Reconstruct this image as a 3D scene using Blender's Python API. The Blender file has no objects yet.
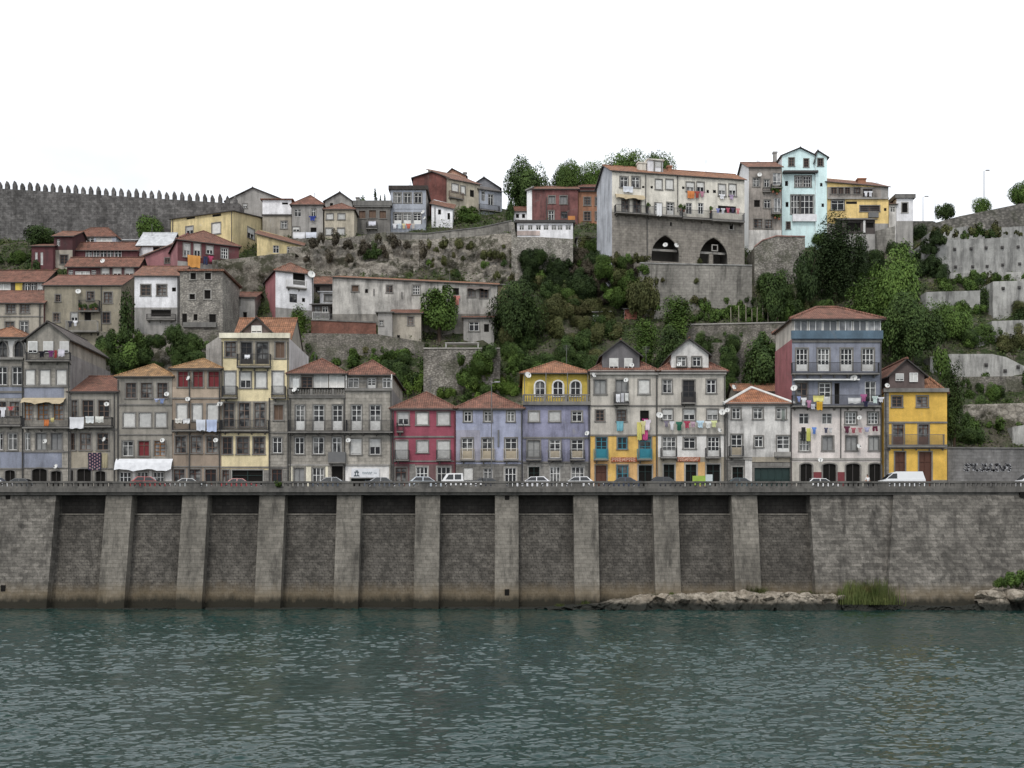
import bpy, bmesh, math, random
import numpy as np
from mathutils import Vector, Matrix

random.seed(7)
rng = np.random.default_rng(7)
SC = bpy.context.scene
COL = SC.collection
PI = math.pi
# ------------------------------------------------------------------ camera frame used to measure the place
F, HZ, CH = 1080.0, 551.0, 6.0          # focal length in pixels, horizon row, eye height over the river


def P(px, py, Y):
    """the point of the place seen at pixel px, py that lies Y metres across the river"""
    return Vector(((px - 512) * Y / F, Y, CH - (py - HZ) * Y / F))


# ------------------------------------------------------------------ terrain
PROF = [(120, 13.0), (138, 13.2), (141, 17.0), (146, 23), (152, 28.7), (160, 35.8), (170, 43.6), (180, 51.5), (190, 59.3),
        (200, 66.2), (210, 71.9), (225, 77.5), (260, 78.5), (420, 80)]
PY = np.array([p[0] for p in PROF], float)
PZ = np.array([p[1] for p in PROF], float)


def terr(X, Y):
    X = np.asarray(X, float); Y = np.asarray(Y, float)
    z = np.interp(Y, PY, PZ)
    n = .55 * np.sin(.21 * X + .3 * Y + 1) + .45 * np.sin(.13 * X - .37 * Y + 2) + .3 * np.sin(.47 * X + .11 * Y)
    w = np.clip((Y - 139) / 6, 0, 1)
    dip = 5.5 * np.exp(-((X - 80) / 13) ** 2) * np.clip((Y - 200) / 10, 0, 1)
    z = z + n * w - dip
    cap = 62.8 + .2 * (X - 76)
    return np.where(X > 66, np.minimum(z, np.maximum(cap, 58) + 30 * np.clip((72 - X) / 6, 0, 1)), z)


def gnd(px, py):
    """depth at which the sight line through a pixel meets the hillside"""
    Ys = np.arange(139, 300, .25)
    X = (px - 512) * Ys / F
    zr = CH - (py - HZ) * Ys / F
    hit = np.nonzero(terr(X, Ys) >= zr)[0]
    return float(Ys[hit[0]]) if len(hit) else 215.0


# ------------------------------------------------------------------ materials
def s2l(c):
    c = c / 255.0
    return c / 12.92 if c <= .04045 else ((c + .055) / 1.055) ** 2.4


def C(r, g, b, k=1.3, d=.36):
    v = [s2l(x) * k for x in (r, g, b)]; m = .3 * v[0] + .55 * v[1] + .15 * v[2]
    return tuple(min(.85, x + (m - x) * d) for x in v)


MATS = {}


class N:
    def __init__(s, name):
        s.m = bpy.data.materials.new(name); s.m.use_nodes = True
        s.t = s.m.node_tree; s.b = s.t.nodes['Principled BSDF']
        s.pos = s.n('ShaderNodeNewGeometry').outputs['Position']

    def n(s, kind, **kw):
        o = s.t.nodes.new(kind)
        for k, v in kw.items(): setattr(o, k, v)
        return o

    def l(s, a, b): s.t.links.new(a, b)

    def mapv(s, vec, scale):
        m = s.n('ShaderNodeMapping'); m.inputs['Scale'].default_value = scale; s.l(vec, m.inputs['Vector']); return m.outputs[0]

    def noise(s, vec, scale, detail=4, rough=.55, dist=0):
        o = s.n('ShaderNodeTexNoise'); s.l(vec, o.inputs['Vector'])
        o.inputs['Scale'].default_value = scale; o.inputs['Detail'].default_value = detail
        o.inputs['Roughness'].default_value = rough; o.inputs['Distortion'].default_value = dist
        return o.outputs['Fac']

    def ramp(s, f, a, b, va=0., vb=1.):
        r = s.n('ShaderNodeMapRange'); s.l(f, r.inputs[0])
        for i, v in enumerate((a, b, va, vb)): r.inputs[1 + i].default_value = v
        return r.outputs[0]

    def mix(s, f, a, b, mode='MIX'):
        m = s.n('ShaderNodeMixRGB', blend_type=mode)
        for sock, v in zip(m.inputs, (f, a, b)):
            if isinstance(v, (int, float)): sock.default_value = v
            elif isinstance(v, tuple): sock.default_value = (*v[:3], 1)
            else: s.l(v, sock)
        return m.outputs[0]

    def math(s, op, a, b=0.):
        m = s.n('ShaderNodeMath', operation=op)
        for sock, v in zip(m.inputs, (a, b)):
            if isinstance(v, (int, float)): sock.default_value = v
            else: s.l(v, sock)
        return m.outputs[0]

    def mul(s, col, fac, lo, hi):
        """multiply a colour by a value swinging between lo and hi"""
        v = s.ramp(fac, .3, .7, lo, hi)
        c = s.n('ShaderNodeCombineColor')
        for i in range(3): s.l(v, c.inputs[i])
        return s.mix(1., col, c.outputs[0], 'MULTIPLY')

    def uv(s):
        """brickwork coordinates: along the wall, up the wall"""
        p = s.n('ShaderNodeSeparateXYZ'); s.l(s.pos, p.inputs[0])
        c = s.n('ShaderNodeCombineXYZ')
        s.l(s.math('ADD', p.outputs[0], s.math('MULTIPLY', p.outputs[1], .93)), c.inputs[0]); s.l(p.outputs[2], c.inputs[1])
        return c.outputs[0]

    def done(s, col, rough=.9, bump=None, bstr=.3, bdist=.05, spec=.25):
        if isinstance(col, tuple): s.b.inputs['Base Color'].default_value = (*col, 1)
        else: s.l(col, s.b.inputs['Base Color'])
        s.b.inputs['Roughness'].default_value = rough
        s.b.inputs['Specular IOR Level'].default_value = spec
        if bump is not None:
            b = s.n('ShaderNodeBump'); b.inputs['Strength'].default_value = bstr; b.inputs['Distance'].default_value = bdist
            s.l(bump, b.inputs['Height']); s.l(b.outputs[0], s.b.inputs['Normal'])
        return s.m


def plaster(key, col, stain=.55, blot=.22):
    if key in MATS: return MATS[key]
    q = N(key)
    st = q.noise(q.mapv(q.pos, (1.1, 1.1, .16)), 1.0, 6, .65)
    f = q.math('MULTIPLY', q.ramp(st, .45, .68), min(1., stain * 1.2))
    dark = tuple(v * .35 + .018 for v in col)
    c = q.mix(f, col, dark)
    c = q.mul(c, q.noise(q.pos, .45, 8, .7), 1 - blot * 1.4, 1 + blot * .8)
    pt = q.ramp(q.noise(q.pos, .8, 5, .7, .6), .6, .68)
    g = sum(col) / 3
    c = q.mix(q.math('MULTIPLY', pt, stain * .75), c, (g * .8 + .05, g * .78 + .045, g * .74 + .04))
    n3 = q.noise(q.pos, 7, 3)
    c = q.mul(c, n3, .9, 1.08)
    MATS[key] = q.done(c, .92, n3, .25, .02)
    return MATS[key]


def flat(key, col, rough=.7, spec=.3, var=.12, metal=0):
    if key in MATS: return MATS[key]
    q = N(key)
    c = q.mul(col, q.noise(q.pos, 1.7, 4), 1 - var, 1 + var)
    MATS[key] = q.done(c, rough, spec=spec)
    q.b.inputs['Metallic'].default_value = metal
    return MATS[key]


def objvar(key, col, col2, rough=.8):
    """colour that differs a little from object to object"""
    if key in MATS: return MATS[key]
    q = N(key)
    oi = q.n('ShaderNodeObjectInfo')
    c = q.mix(oi.outputs['Random'], col, col2)
    c = q.mul(c, q.noise(q.pos, 2.5, 4), .85, 1.1)
    MATS[key] = q.done(c, rough)
    return MATS[key]


def masonry(key, c1, c2, mortar, bw=.7, bh=.34, stain=.6, ms=.02, tide=False, dark=(.03, .028, .025), wob=.0, pits=0.):
    if key in MATS: return MATS[key]
    q = N(key)
    uv = q.uv()
    if wob:
        nt_ = q.n('ShaderNodeTexNoise'); q.l(q.pos, nt_.inputs['Vector']); nt_.inputs['Scale'].default_value = 2.2; nt_.inputs['Detail'].default_value = 3
        va = q.n('ShaderNodeVectorMath', operation='MULTIPLY_ADD'); q.l(nt_.outputs['Color'], va.inputs[0]); va.inputs[1].default_value = (wob, wob, 0); q.l(uv, va.inputs[2]); uv = va.outputs[0]
    br = q.n('ShaderNodeTexBrick'); q.l(uv, br.inputs['Vector'])
    for k, v in (('Color1', c1), ('Color2', c2), ('Mortar', mortar)): br.inputs[k].default_value = (*v, 1)
    br.inputs['Scale'].default_value = 1.; br.inputs['Brick Width'].default_value = bw; br.inputs['Row Height'].default_value = bh
    br.inputs['Mortar Size'].default_value = ms; br.inputs['Bias'].default_value = -.1; br.inputs['Mortar Smooth'].default_value = .4
    c = br.outputs['Color']
    c = q.mul(c, q.noise(q.pos, 2.2, 5, .65), .72, 1.18)
    c = q.mul(c, q.noise(q.mapv(q.pos, (.35, .35, .12)), 1, 5, .6), .62, 1.25)
    st = q.ramp(q.noise(q.mapv(q.pos, (.9, .9, .12)), 1., 6, .7), .5, .72)
    c = q.mix(q.math('MULTIPLY', st, stain), c, dark)
    if pits:
        vo = q.n('ShaderNodeTexVoronoi'); q.l(q.uv(), vo.inputs['Vector']); vo.inputs['Scale'].default_value = 1.9; vo.voronoi_dimensions = '2D'
        c = q.mix(q.math('MULTIPLY', q.ramp(q.math('ADD', vo.outputs['Distance'], q.math('MULTIPLY', q.noise(q.pos, 5, 3), .25)), .3, .2), pits), c, (.025, .023, .02))
        sv = q.n('ShaderNodeSeparateColor'); q.l(vo.outputs['Color'], sv.inputs[0]); c = q.mul(c, sv.outputs[0], .82, 1.18)
    if tide:
        p = q.n('ShaderNodeSeparateXYZ'); q.l(q.pos, p.inputs[0])
        wv = q.math('ADD', q.math('MULTIPLY', q.noise(q.mapv(q.pos, (1, 1, .25)), 1.6, 6, .7), 1.5), q.math('MULTIPLY', q.noise(q.pos, .25, 3), .8))
        zz = q.math('SUBTRACT', p.outputs[2], wv)
        c = q.mix(q.math('MULTIPLY', q.ramp(zz, 1.5, .2), .55), c, (.16, .122, .072))
        c = q.mix(q.math('MULTIPLY', q.ramp(zz, .1, -.75), .95), c, (.018, .017, .012))
    MATS[key] = q.done(c, .93, q.mix(.5, br.outputs['Fac'], q.noise(q.pos, 4, 5)), .55, .06)
    return MATS[key]


def rubble(key, c1, c2, c3, scale=2.2, stain=.6, moss=0.):
    if key in MATS: return MATS[key]
    q = N(key)
    vo = q.n('ShaderNodeTexVoronoi'); q.l(q.mapv(q.pos, (1, 1, 1.5)), vo.inputs['Vector']); vo.inputs['Scale'].default_value = scale
    sp = q.n('ShaderNodeSeparateColor'); q.l(vo.outputs['Color'], sp.inputs[0])
    c = q.mix(sp.outputs[0], c1, c2)
    c = q.mix(q.ramp(vo.outputs['Distance'], .3, .62), c, c3)
    c = q.mul(c, q.noise(q.pos, .6, 7, .7), .55, 1.35)
    c = q.mul(c, q.noise(q.pos, 3, 5, .7), .75, 1.2)
    st = q.ramp(q.noise(q.mapv(q.pos, (.7, .7, .16)), 1., 6, .7), .48, .7)
    c = q.mix(q.math('MULTIPLY', st, stain), c, (.03, .028, .025))
    if moss:
        c = q.mix(q.math('MULTIPLY', q.ramp(q.noise(q.pos, .35, 6, .7), .5, .6), moss), c, (.035, .045, .015))
    MATS[key] = q.done(c, .95, q.mix(.5, vo.outputs['Distance'], q.noise(q.pos, 5, 5)), .8, .12)
    return MATS[key]


def tiles(key, c1, c2, moss=.4):
    if key in MATS: return MATS[key]
    q = N(key)
    br = q.n('ShaderNodeTexBrick'); q.l(q.pos, br.inputs['Vector'])
    br.inputs['Color1'].default_value = (*c1, 1); br.inputs['Color2'].default_value = (*c2, 1)
    br.inputs['Mortar'].default_value = tuple(v * .35 for v in c1) + (1,)
    br.inputs['Scale'].default_value = 1; br.inputs['Brick Width'].default_value = .26; br.inputs['Row Height'].default_value = .4
    br.inputs['Mortar Size'].default_value = .025; br.offset = 0
    c = q.mul(br.outputs['Color'], q.noise(q.pos, 1.1, 8, .75), .42, 1.5)
    c = q.mul(c, q.noise(q.pos, 9, 3), .75, 1.25)
    c = q.mix(q.math('MULTIPLY', q.ramp(q.noise(q.pos, .7, 6, .7), .52, .68), moss), c, (.05, .045, .03))
    MATS[key] = q.done(c, .9, br.outputs['Fac'], .6, .05)
    return MATS[key]


def glass(key, dark=(.01, .011, .013), curtain=(.27, .27, .26), thr=.3):
    if key in MATS: return MATS[key]
    q = N(key)
    oi = q.n('ShaderNodeObjectInfo')
    f = q.ramp(oi.outputs['Random'], thr, thr + .3, 0, .8)
    fold = q.noise(q.mapv(q.pos, (4, 4, .4)), 1.2, 3)
    cc = q.mul(curtain, fold, .55, 1.2)
    c = q.mix(q.math('MULTIPLY', f, q.ramp(q.noise(q.pos, .9, 2), .4, .6)), dark, cc)
    MATS[key] = q.done(c, .12, spec=.22)
    return MATS[key]


def rockmat(key, c1, c2, c3, veg=.7):
    if key in MATS: return MATS[key]
    q = N(key)
    c = q.mix(q.ramp(q.noise(q.mapv(q.pos, (1, 1, 1.6)), .8, 9, .72, .5), .38, .62), c2, c1)
    c = q.mul(c, q.noise(q.pos, 3.2, 6, .75), .6, 1.35)
    cr = q.n('ShaderNodeTexVoronoi', feature='DISTANCE_TO_EDGE'); q.l(q.mapv(q.pos, (1, 1, 1.4)), cr.inputs['Vector']); cr.inputs['Scale'].default_value = .75
    c = q.mix(q.math('MULTIPLY', q.ramp(cr.outputs['Distance'], .06, .0), .55), c, c3)
    c = q.mix(q.math('MULTIPLY', q.ramp(q.noise(q.pos, .33, 7, .75), .5, .57), veg), c, (.035, .036, .018))
    c = q.mix(q.math('MULTIPLY', q.ramp(q.noise(q.mapv(q.pos, (.8, .8, .15)), 1, 6, .7), .52, .68), .6), c, (.05, .045, .036))
    MATS[key] = q.done(c, .95, q.noise(q.pos, 2, 8, .75), 1., .4)
    return MATS[key]


def leafmat(key, c1, c2, c3=None):
    if key in MATS: return MATS[key]
    q = N(key)
    oi = q.n('ShaderNodeObjectInfo')
    tc = q.n('ShaderNodeTexCoord')
    c = q.mix(q.ramp(q.noise(q.pos, .75, 4, .7), .35, .65), c1, c2)
    c = q.mix(q.math('MULTIPLY', q.ramp(q.noise(q.pos, .33, 3, .6), .56, .66), .6), c, c3 or tuple(v * 1.4 for v in c2))
    v = q.ramp(oi.outputs['Random'], 0, 1, .7, 1.3)
    cc = q.n('ShaderNodeCombineColor')
    for i in range(3): q.l(v, cc.inputs[i])
    c = q.mix(1., c, cc.outputs[0], 'MULTIPLY')
    c = q.mul(c, q.noise(q.pos, 4, 2), .84, 1.16)
    MATS[key] = q.done(c, .7, spec=.12)
    q.b.inputs['Subsurface Weight'].default_value = 0
    return MATS[key]


WHITE = objvar('white_paint', (.8, .8, .78), (.58, .57, .55), .6)
BLIND = objvar('blind_slats', (.66, .65, .62), (.4, .4, .39))
GLASSL = glass('attic_glass', (.12, .125, .13), (.4, .4, .4), .2)
GLASS = glass('window_glass')
DARKIN = flat('dark_interior', (.012, .011, .01), .9, .1)  # near-black painted in for the shade inside empty openings and holes
BROWNF = objvar('brown_frame', (.19, .135, .105), (.09, .055, .042), .6)
DARKF = flat('dark_frame', (.05, .045, .042), .6)
REDF = flat('red_curtain', (.16, .025, .03), .8)
TEAL = flat('teal_paint', (.03, .2, .26), .5)
GREEND = flat('dark_green_door', (.012, .03, .027), .5)
WOODD = flat('brown_door', (.085, .035, .022), .6)
ORANGEC = flat('amber_curtain', (.26, .11, .025), .8)
GRANITE = plaster('granite_trim', (.2, .19, .175), .5)
PALEG = plaster('pale_granite', (.34, .325, .3), .4)
IRON = flat('dark_iron', (.025, .025, .027), .5)
GREYIRON = flat('grey_iron', (.13, .13, .13), .6)
BEIGED = flat('beige_shutter', (.42, .36, .27), .7)
GREYSH = objvar('grey_shutter', (.2, .2, .2), (.3, .3, .29))
BROWNSH = flat('brown_shutter', (.13, .085, .06), .8)
PIPE = flat('drain_pipe', (.06, .058, .055), .6)
DISHM = flat('dish_white', (.62, .62, .6), .5)
ORANGET = tiles('orange_tiles', (.31, .15, .085), (.225, .115, .072), .45)
REDT = tiles('red_tiles', (.22, .105, .075), (.16, .085, .064), .5)
OLDT = tiles('old_tiles', (.25, .12, .08), (.17, .1, .075), .55)
GREYT = tiles('grey_tiles', (.14, .12, .11), (.1, .09, .085), .5)
OCHRET = tiles('ochre_tiles', (.34, .2, .095), (.25, .155, .085), .45)
CONC = plaster('concrete', (.33, .325, .31), .6)
DARKCONC = plaster('dark_concrete', (.17, .165, .155), .6)


# ------------------------------------------------------------------ mesh building
class MB:
    def __init__(s): s.v = []; s.f = []; s.mi = []

    def poly(s, pts, m=0):
        i = len(s.v); s.v += [tuple(p) for p in pts]; s.f.append(tuple(range(i, i + len(pts)))); s.mi.append(m)

    def box(s, x0, x1, y0, y1, z0, z1, m=0, skip=''):
        a = [(x0, y0, z0), (x1, y0, z0), (x1, y1, z0), (x0, y1, z0), (x0, y0, z1), (x1, y0, z1), (x1, y1, z1), (x0, y1, z1)]
        i = len(s.v); s.v += a
        for k, q in (('d', (0, 3, 2, 1)), ('u', (4, 5, 6, 7)), ('f', (0, 1, 5, 4)), ('r', (1, 2, 6, 5)), ('b', (2, 3, 7, 6)), ('l', (3, 0, 4, 7))):
            if k in skip: continue
            s.f.append(tuple(i + j for j in q)); s.mi.append(m)

    def tube(s, p, q, r, n=6, m=0, r2=None, cap=True):
        p = Vector(p); q = Vector(q); d = (q - p).normalized()
        a = d.cross(Vector((0, 0, 1)) if abs(d.z) < .9 else Vector((1, 0, 0))).normalized(); b = d.cross(a)
        i = len(s.v); r2 = r if r2 is None else r2
        for k in range(n):
            t = 2 * PI * k / n; o = a * math.cos(t) + b * math.sin(t)
            s.v.append(tuple(p + o * r)); s.v.append(tuple(q + o * r2))
        for k in range(n):
            j = (k + 1) % n
            s.f.append((i + 2 * k, i + 2 * j, i + 2 * j + 1, i + 2 * k + 1)); s.mi.append(m)
        if cap:
            s.f.append(tuple(i + 2 * k for k in range(n))); s.mi.append(m)
            s.f.append(tuple(i + 2 * k + 1 for k in reversed(range(n)))); s.mi.append(m)

    def prism(s, pts, dvec, m=0):
        """polygon pts swept along dvec"""
        d = Vector(dvec); a = [Vector(p) for p in pts]; n = len(a)
        s.poly(a, m); s.poly([p + d for p in reversed(a)], m)
        for k in range(n):
            j = (k + 1) % n
            s.poly([a[k], a[k] + d, a[j] + d, a[j]], m)

    def mesh(s, name, mats):
        me = bpy.data.meshes.new(name); me.from_pydata(s.v, [], s.f)
        for m in (mats if isinstance(mats, (list, tuple)) else [mats]): me.materials.append(m)
        if any(s.mi): me.polygons.foreach_set('material_index', s.mi)
        me.update(); return me

    def build(s, name, mats, parent=None, loc=None, rz=0):
        return link(name, s.mesh(name, mats), parent, loc, rz)


def link(name, me, parent=None, loc=None, rz=0):
    o = bpy.data.objects.new(name, me); COL.objects.link(o)
    if parent is not None: o.parent = parent
    if loc is not None: o.location = loc
    if rz: o.rotation_euler = (0, 0, rz)
    return o


def tag(o, label=None, cat=None, group=None, kind=None):
    for k, v in (('label', label), ('category', cat), ('group', group), ('kind', kind)):
        if v: o[k] = v
    return o


def empty(name, loc, rz=0):
    o = bpy.data.objects.new(name, None); COL.objects.link(o); o.location = loc; o.rotation_euler = (0, 0, rz)
    o.empty_display_size = .3
    return o


def smooth(o):
    o.data.polygons.foreach_set('use_smooth', [True] * len(o.data.polygons)); return o
# ------------------------------------------------------------------ windows and doors (each kind and size is one shared set of meshes)
# kind: (name, frame, pane, verticals, horizontals (fractions), (lower panel fraction, material), (blind fraction, material), surround)
KIND = {
    'w': ('window', WHITE, GLASS, (.5,), (.68,), None, None, GRANITE),
    'W': ('window', WHITE, GLASS, (.33, .67), (.36, .68), None, None, GRANITE),
    'v': ('window', WHITE, GLASS, (.5,), (.68,), None, None, None),
    'b': ('window', WHITE, GLASS, (), (), None, (.97, BLIND), GRANITE),
    'c': ('window', WHITE, GLASS, (.5,), (), None, (.82, BLIND), None),
    'h': ('window', WHITE, GLASS, (.5,), (), None, (.52, BLIND), GRANITE),
    'd': ('window', BROWNF, GLASS, (.5,), (.35, .68), None, None, GRANITE),
    'e': ('window', DARKF, GLASS, (.5,), (.68,), None, None, None),
    'r': ('window', BROWNF, REDF, (.5,), (.72,), None, None, GRANITE),
    'f': ('french_window', WHITE, GLASS, (.5,), (.57, .8), (.36, WHITE), None, GRANITE),
    'F': ('french_window', WHITE, GLASS, (.33, .67), (.5, .75), (.3, WHITE), None, GRANITE),
    'i': ('french_window', DARKF, GLASS, (.5,), (.5, .78), (.25, DARKF), None, GRANITE),
    'y': ('french_window', WHITE, GLASS, (.5,), (.5, .8), (.4, BEIGED), None, GRANITE),
    't': ('french_window', TEAL, GLASS, (.5,), (.55, .8), (.42, TEAL), None, GRANITE),
    'u': ('window', TEAL, GLASS, (.5,), (.5,), None, None, GRANITE),
    'n': ('window', DARKF, DARKIN, (), (), None, None, None),
    'N': ('window', DARKF, DARKIN, (), (), None, None, PALEG),
    'g': ('garage_door', GREEND, GREEND, (.2, .4, .6, .8), (.5,), None, None, GRANITE),
    'G': ('shop_door', GREEND, DARKIN, (.5,), (.75,), None, None, PALEG),
    'x': ('door', WOODD, WOODD, (.5,), (.25, .75), None, None, GRANITE),
    'X': ('door', WOODD, GLASS, (.5,), (.8,), (.4, WOODD), None, GRANITE),
    'o': ('french_window', ORANGEC, GLASSL, (.5,), (.3, .55, .8), None, None, GRANITE),
    's': ('window', GREYIRON, GREYSH, (.5,), (), None, None, GRANITE),
    'S': ('window', BROWNF, BROWNSH, (.5,), (), None, None, GRANITE),
    'q': ('shop_window', WHITE, GLASS, (.33, .67), (.72,), None, None, PALEG),
    'p': ('glazing', WHITE, GLASSL, (), (.3,), None, None, None),
    'P': ('glazing', WHITE, BLIND, (), (), None, None, None),
    'a': ('arched_window', WHITE, GLASS, (.5,), (.55,), None, None, WHITE),
    'A': ('arched_window', DARKF, GLASS, (.5,), (.55,), None, None, GRANITE),
    'm': ('garage_door', DARKF, DARKIN, (.5,), (), None, None, GRANITE),      # low arched garage
}
ARCH = {'a': 'round', 'A': 'point', 'm': 'low', 'z': 'gothic'}
WCACHE = {}


def arc_pts(kind, x0, x1, zt, zs):
    """left and right halves of an arch from the springing zs to the crown zt"""
    cx = (x0 + x1) / 2; h = (x1 - x0) / 2; L = []
    for k in range(9):
        t = k / 8
        if kind in ('point', 'gothic'):
            a = t * PI / 3; px = cx + h - 2 * h * math.cos(a); pz = math.sin(a) / math.sin(PI / 3)
        else:
            a = t * PI / 2; px = cx - h * math.cos(a); pz = math.sin(a)
        L.append((px, zs + (zt - zs) * pz))
    return L, [(2 * cx - x, z) for x, z in L]


def window_meshes(kind, w, h):
    key = (kind, round(w, 1), round(h, 1))
    if key in WCACHE: return WCACHE[key]
    w, h = max(.3, key[1]), max(.3, key[2])
    nm, fm, pm, vs, hs, low, bl, sur = KIND[kind]
    t = .075 if w > .7 else .055
    x0, x1 = -w / 2, w / 2
    fr = MB()
    fr.box(x0, x0 + t, .09, .17, 0, h); fr.box(x1 - t, x1, .09, .17, 0, h)
    fr.box(x0 + t, x1 - t, .09, .17, 0, t); fr.box(x0 + t, x1 - t, .09, .17, h - t, h)
    if kind in 'pP':
        n = max(2, round(w / .95)); vs = [k / n for k in range(1, n)]
    zlo = t
    res = []
    if low:
        zlo = h * low[0]; lb = MB(); lb.box(x0 + t, x1 - t, .12, .16, t, zlo)
        lb.box(x0 + t + .1, -.06, .1, .12, t + .12, zlo - .12); lb.box(.06, x1 - t - .1, .1, .12, t + .12, zlo - .12)
        res.append(('panel', lb.mesh('panel', low[1])))
    for v in vs:
        xx = x0 + v * w; b = t * .55
        fr.box(xx - b, xx + b, .1, .165, zlo, h - t)
    for v in hs:
        zz = v * h
        if zz < zlo + .1: continue
        fr.box(x0 + t, x1 - t, .103, .162, zz - t * .4, zz + t * .4)
    pn = MB(); pn.poly([(x0, .175, 0), (x1, .175, 0), (x1, .175, h), (x0, .175, h)])
    res.append(('pane', pn.mesh('pane', pm)))
    if bl:
        zb = h - t - (h - 2 * t) * bl[0]; b = MB(); b.box(x0 + t, x1 - t, .07, .088, zb, h - t)
        k = zb
        while k < h - t - .1:
            b.box(x0 + t, x1 - t, .06, .07, k, k + .07); k += .12
        res.append(('blind', b.mesh('blind', bl[1])))
    if sur and kind not in ARCH:
        s = MB(); d = .15; g = .005
        s.box(x0 - d, x0 - g, -.05, .165, -g, h + g); s.box(x1 + g, x1 + d, -.05, .165, -g, h + g)
        s.box(x0 - d, x1 + d, -.05, .165, h + g, h + d)
        if nm == 'window': s.box(x0 - d - .05, x1 + d + .05, -.11, .165, -.13, -.005)
        res.append(('surround', s.mesh('surround', sur)))
    elif kind in ('a', 'A', 'm'):
        s = MB(); d = .16; zs = h - (w / 2 if kind == 'a' else w * .8 if kind == 'A' else w * .18); zs = max(zs, h * .25)
        s.box(x0 - d, x0, -.05, -.002, 0, zs); s.box(x1, x1 + d, -.05, -.002, 0, zs)
        Li, Ri = arc_pts(ARCH[kind], x0, x1, h, zs); Lo, Ro = arc_pts(ARCH[kind], x0 - d, x1 + d, h + d, zs)
        for A, B in ((Li, Lo), (Ri, Ro)):
            for k in range(8):
                s.prism([(A[k][0], -.05, A[k][1]), (A[k + 1][0], -.05, A[k + 1][1]), (B[k + 1][0], -.05, B[k + 1][1]), (B[k][0], -.05, B[k][1])], (0, .048, 0))
        res.append(('surround', s.mesh('surround', sur)))
    WCACHE[key] = (nm, fr.mesh(nm, fm), res)
    return WCACHE[key]


def put_window(kind, parent, loc, w, h, rz=0):
    nm, me, subs = window_meshes(kind, w, h)
    o = link(nm, me, parent, loc, rz)
    for n, m in subs: link(n, m, o)
    return o


# ------------------------------------------------------------------ roofs
def roof_slab(mb, top, t=.14):
    """top: list of polygons; adds them and a vertical fascia along their outer edges"""
    cnt = {}
    for p in top:
        for a, b in zip(p, p[1:] + p[:1]):
            k = tuple(sorted((tuple(round(v, 3) for v in a), tuple(round(v, 3) for v in b)))); cnt[k] = cnt.get(k, 0) + 1
        mb.poly(p); mb.poly([(x, y, z - t) for x, y, z in reversed(p)], 1)
    for (a, b), c in cnt.items():
        if c == 1: mb.poly([a, b, (b[0], b[1], b[2] - t), (a[0], a[1], a[2] - t)], 1)


RIDGE = [.11]


def ridge_line(mb, a, b, m=2): mb.tube(a, b, RIDGE[0], 6, m)


def hip_roof(x0, x1, y0, y1, ze, zr, over=.35):
    mb = MB(); o = over; w = x1 - x0; d = y1 - y0; k = (zr - ze) / (min(w, d) / 2); zo = ze - k * o + .12
    A = (x0 - o, y0 - o, zo); B = (x1 + o, y0 - o, zo); Cc = (x1 + o, y1 + o, zo); D = (x0 - o, y1 + o, zo); zr += .12
    if w > d:
        r1 = (x0 + d / 2, y0 + d / 2, zr); r2 = (x1 - d / 2, y0 + d / 2, zr)
        ps = [[A, B, r2, r1], [B, Cc, r2], [Cc, D, r1, r2], [D, A, r1]]; hips = ((A, r1), (B, r2), (Cc, r2), (D, r1), (r1, r2))
    else:
        r1 = ((x0 + x1) / 2, y0 + w / 2, zr); r2 = ((x0 + x1) / 2, y1 - w / 2, zr)
        ps = [[A, B, r1], [B, Cc, r2, r1], [Cc, D, r2], [D, A, r1, r2]]; hips = ((A, r1), (B, r1), (Cc, r2), (D, r2), (r1, r2))
    roof_slab(mb, ps)
    for a, b in hips:
        if (Vector(a) - Vector(b)).length > .2: ridge_line(mb, a, b)
    return mb


def gable_roof(x0, x1, y0, y1, ze, zr, over=.3, apex=None):
    """ridge runs away from the river, the gable faces it"""
    mb = MB(); cx = (x0 + x1) / 2 if apex is None else apex; o = over
    kl = (zr - ze) / (cx - x0); kr = (zr - ze) / (x1 - cx)
    L0 = (x0 - o, y0 - o, ze - kl * o + .1); L1 = (x0 - o, y1 + o, ze - kl * o + .1)
    R0 = (x1 + o, y0 - o, ze - kr * o + .1); R1 = (x1 + o, y1 + o, ze - kr * o + .1)
    T0 = (cx, y0 - o, zr + .1); T1 = (cx, y1 + o, zr + .1)
    roof_slab(mb, [[L0, T0, T1, L1], [T0, R0, R1, T1]], .16); ridge_line(mb, T0, T1)
    return mb


def side_roof(x0, x1, y0, y1, ze, zr, over=.3, zel=None, zer=None):
    """ridge parallel to the front; eaves may slope"""
    mb = MB(); o = over; ym = (y0 + y1) / 2
    zl = ze if zel is None else zel; zq = ze if zer is None else zer
    rl = zr + (zl - ze); rr = zr + (zq - ze); k = (zr - ze) / (ym - y0)
    A = (x0 - o, y0 - o, zl - k * o + .1); B = (x1 + o, y0 - o, zq - k * o + .1); Cc = (x1 + o, ym, rr + .1); D = (x0 - o, ym, rl + .1)
    E = (x1 + o, y1 + o, zq - k * o + .1); G = (x0 - o, y1 + o, zl - k * o + .1)
    roof_slab(mb, [[A, B, Cc, D], [D, Cc, E, G]]); ridge_line(mb, D, Cc)
    return mb


def shed_roof(x0, x1, y0, y1, zl, zq, rise, over=.3):
    mb = MB(); o = over; k = rise / (y1 - y0)
    roof_slab(mb, [[(x0 - o, y0 - o, zl - k * o + .1), (x1 + o, y0 - o, zq - k * o + .1), (x1 + o, y1 + o, zq + rise + .1), (x0 - o, y1 + o, zl + rise + .1)]])
    return mb


ROOFSET = {}


def rmats(m):
    """tile, fascia and ridge materials of a roof"""
    return [m, DARKF if m is not WHITE else WHITE, ROOFSET.get(m.name, m)]


# ------------------------------------------------------------------ houses
class House:
    pass


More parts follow.
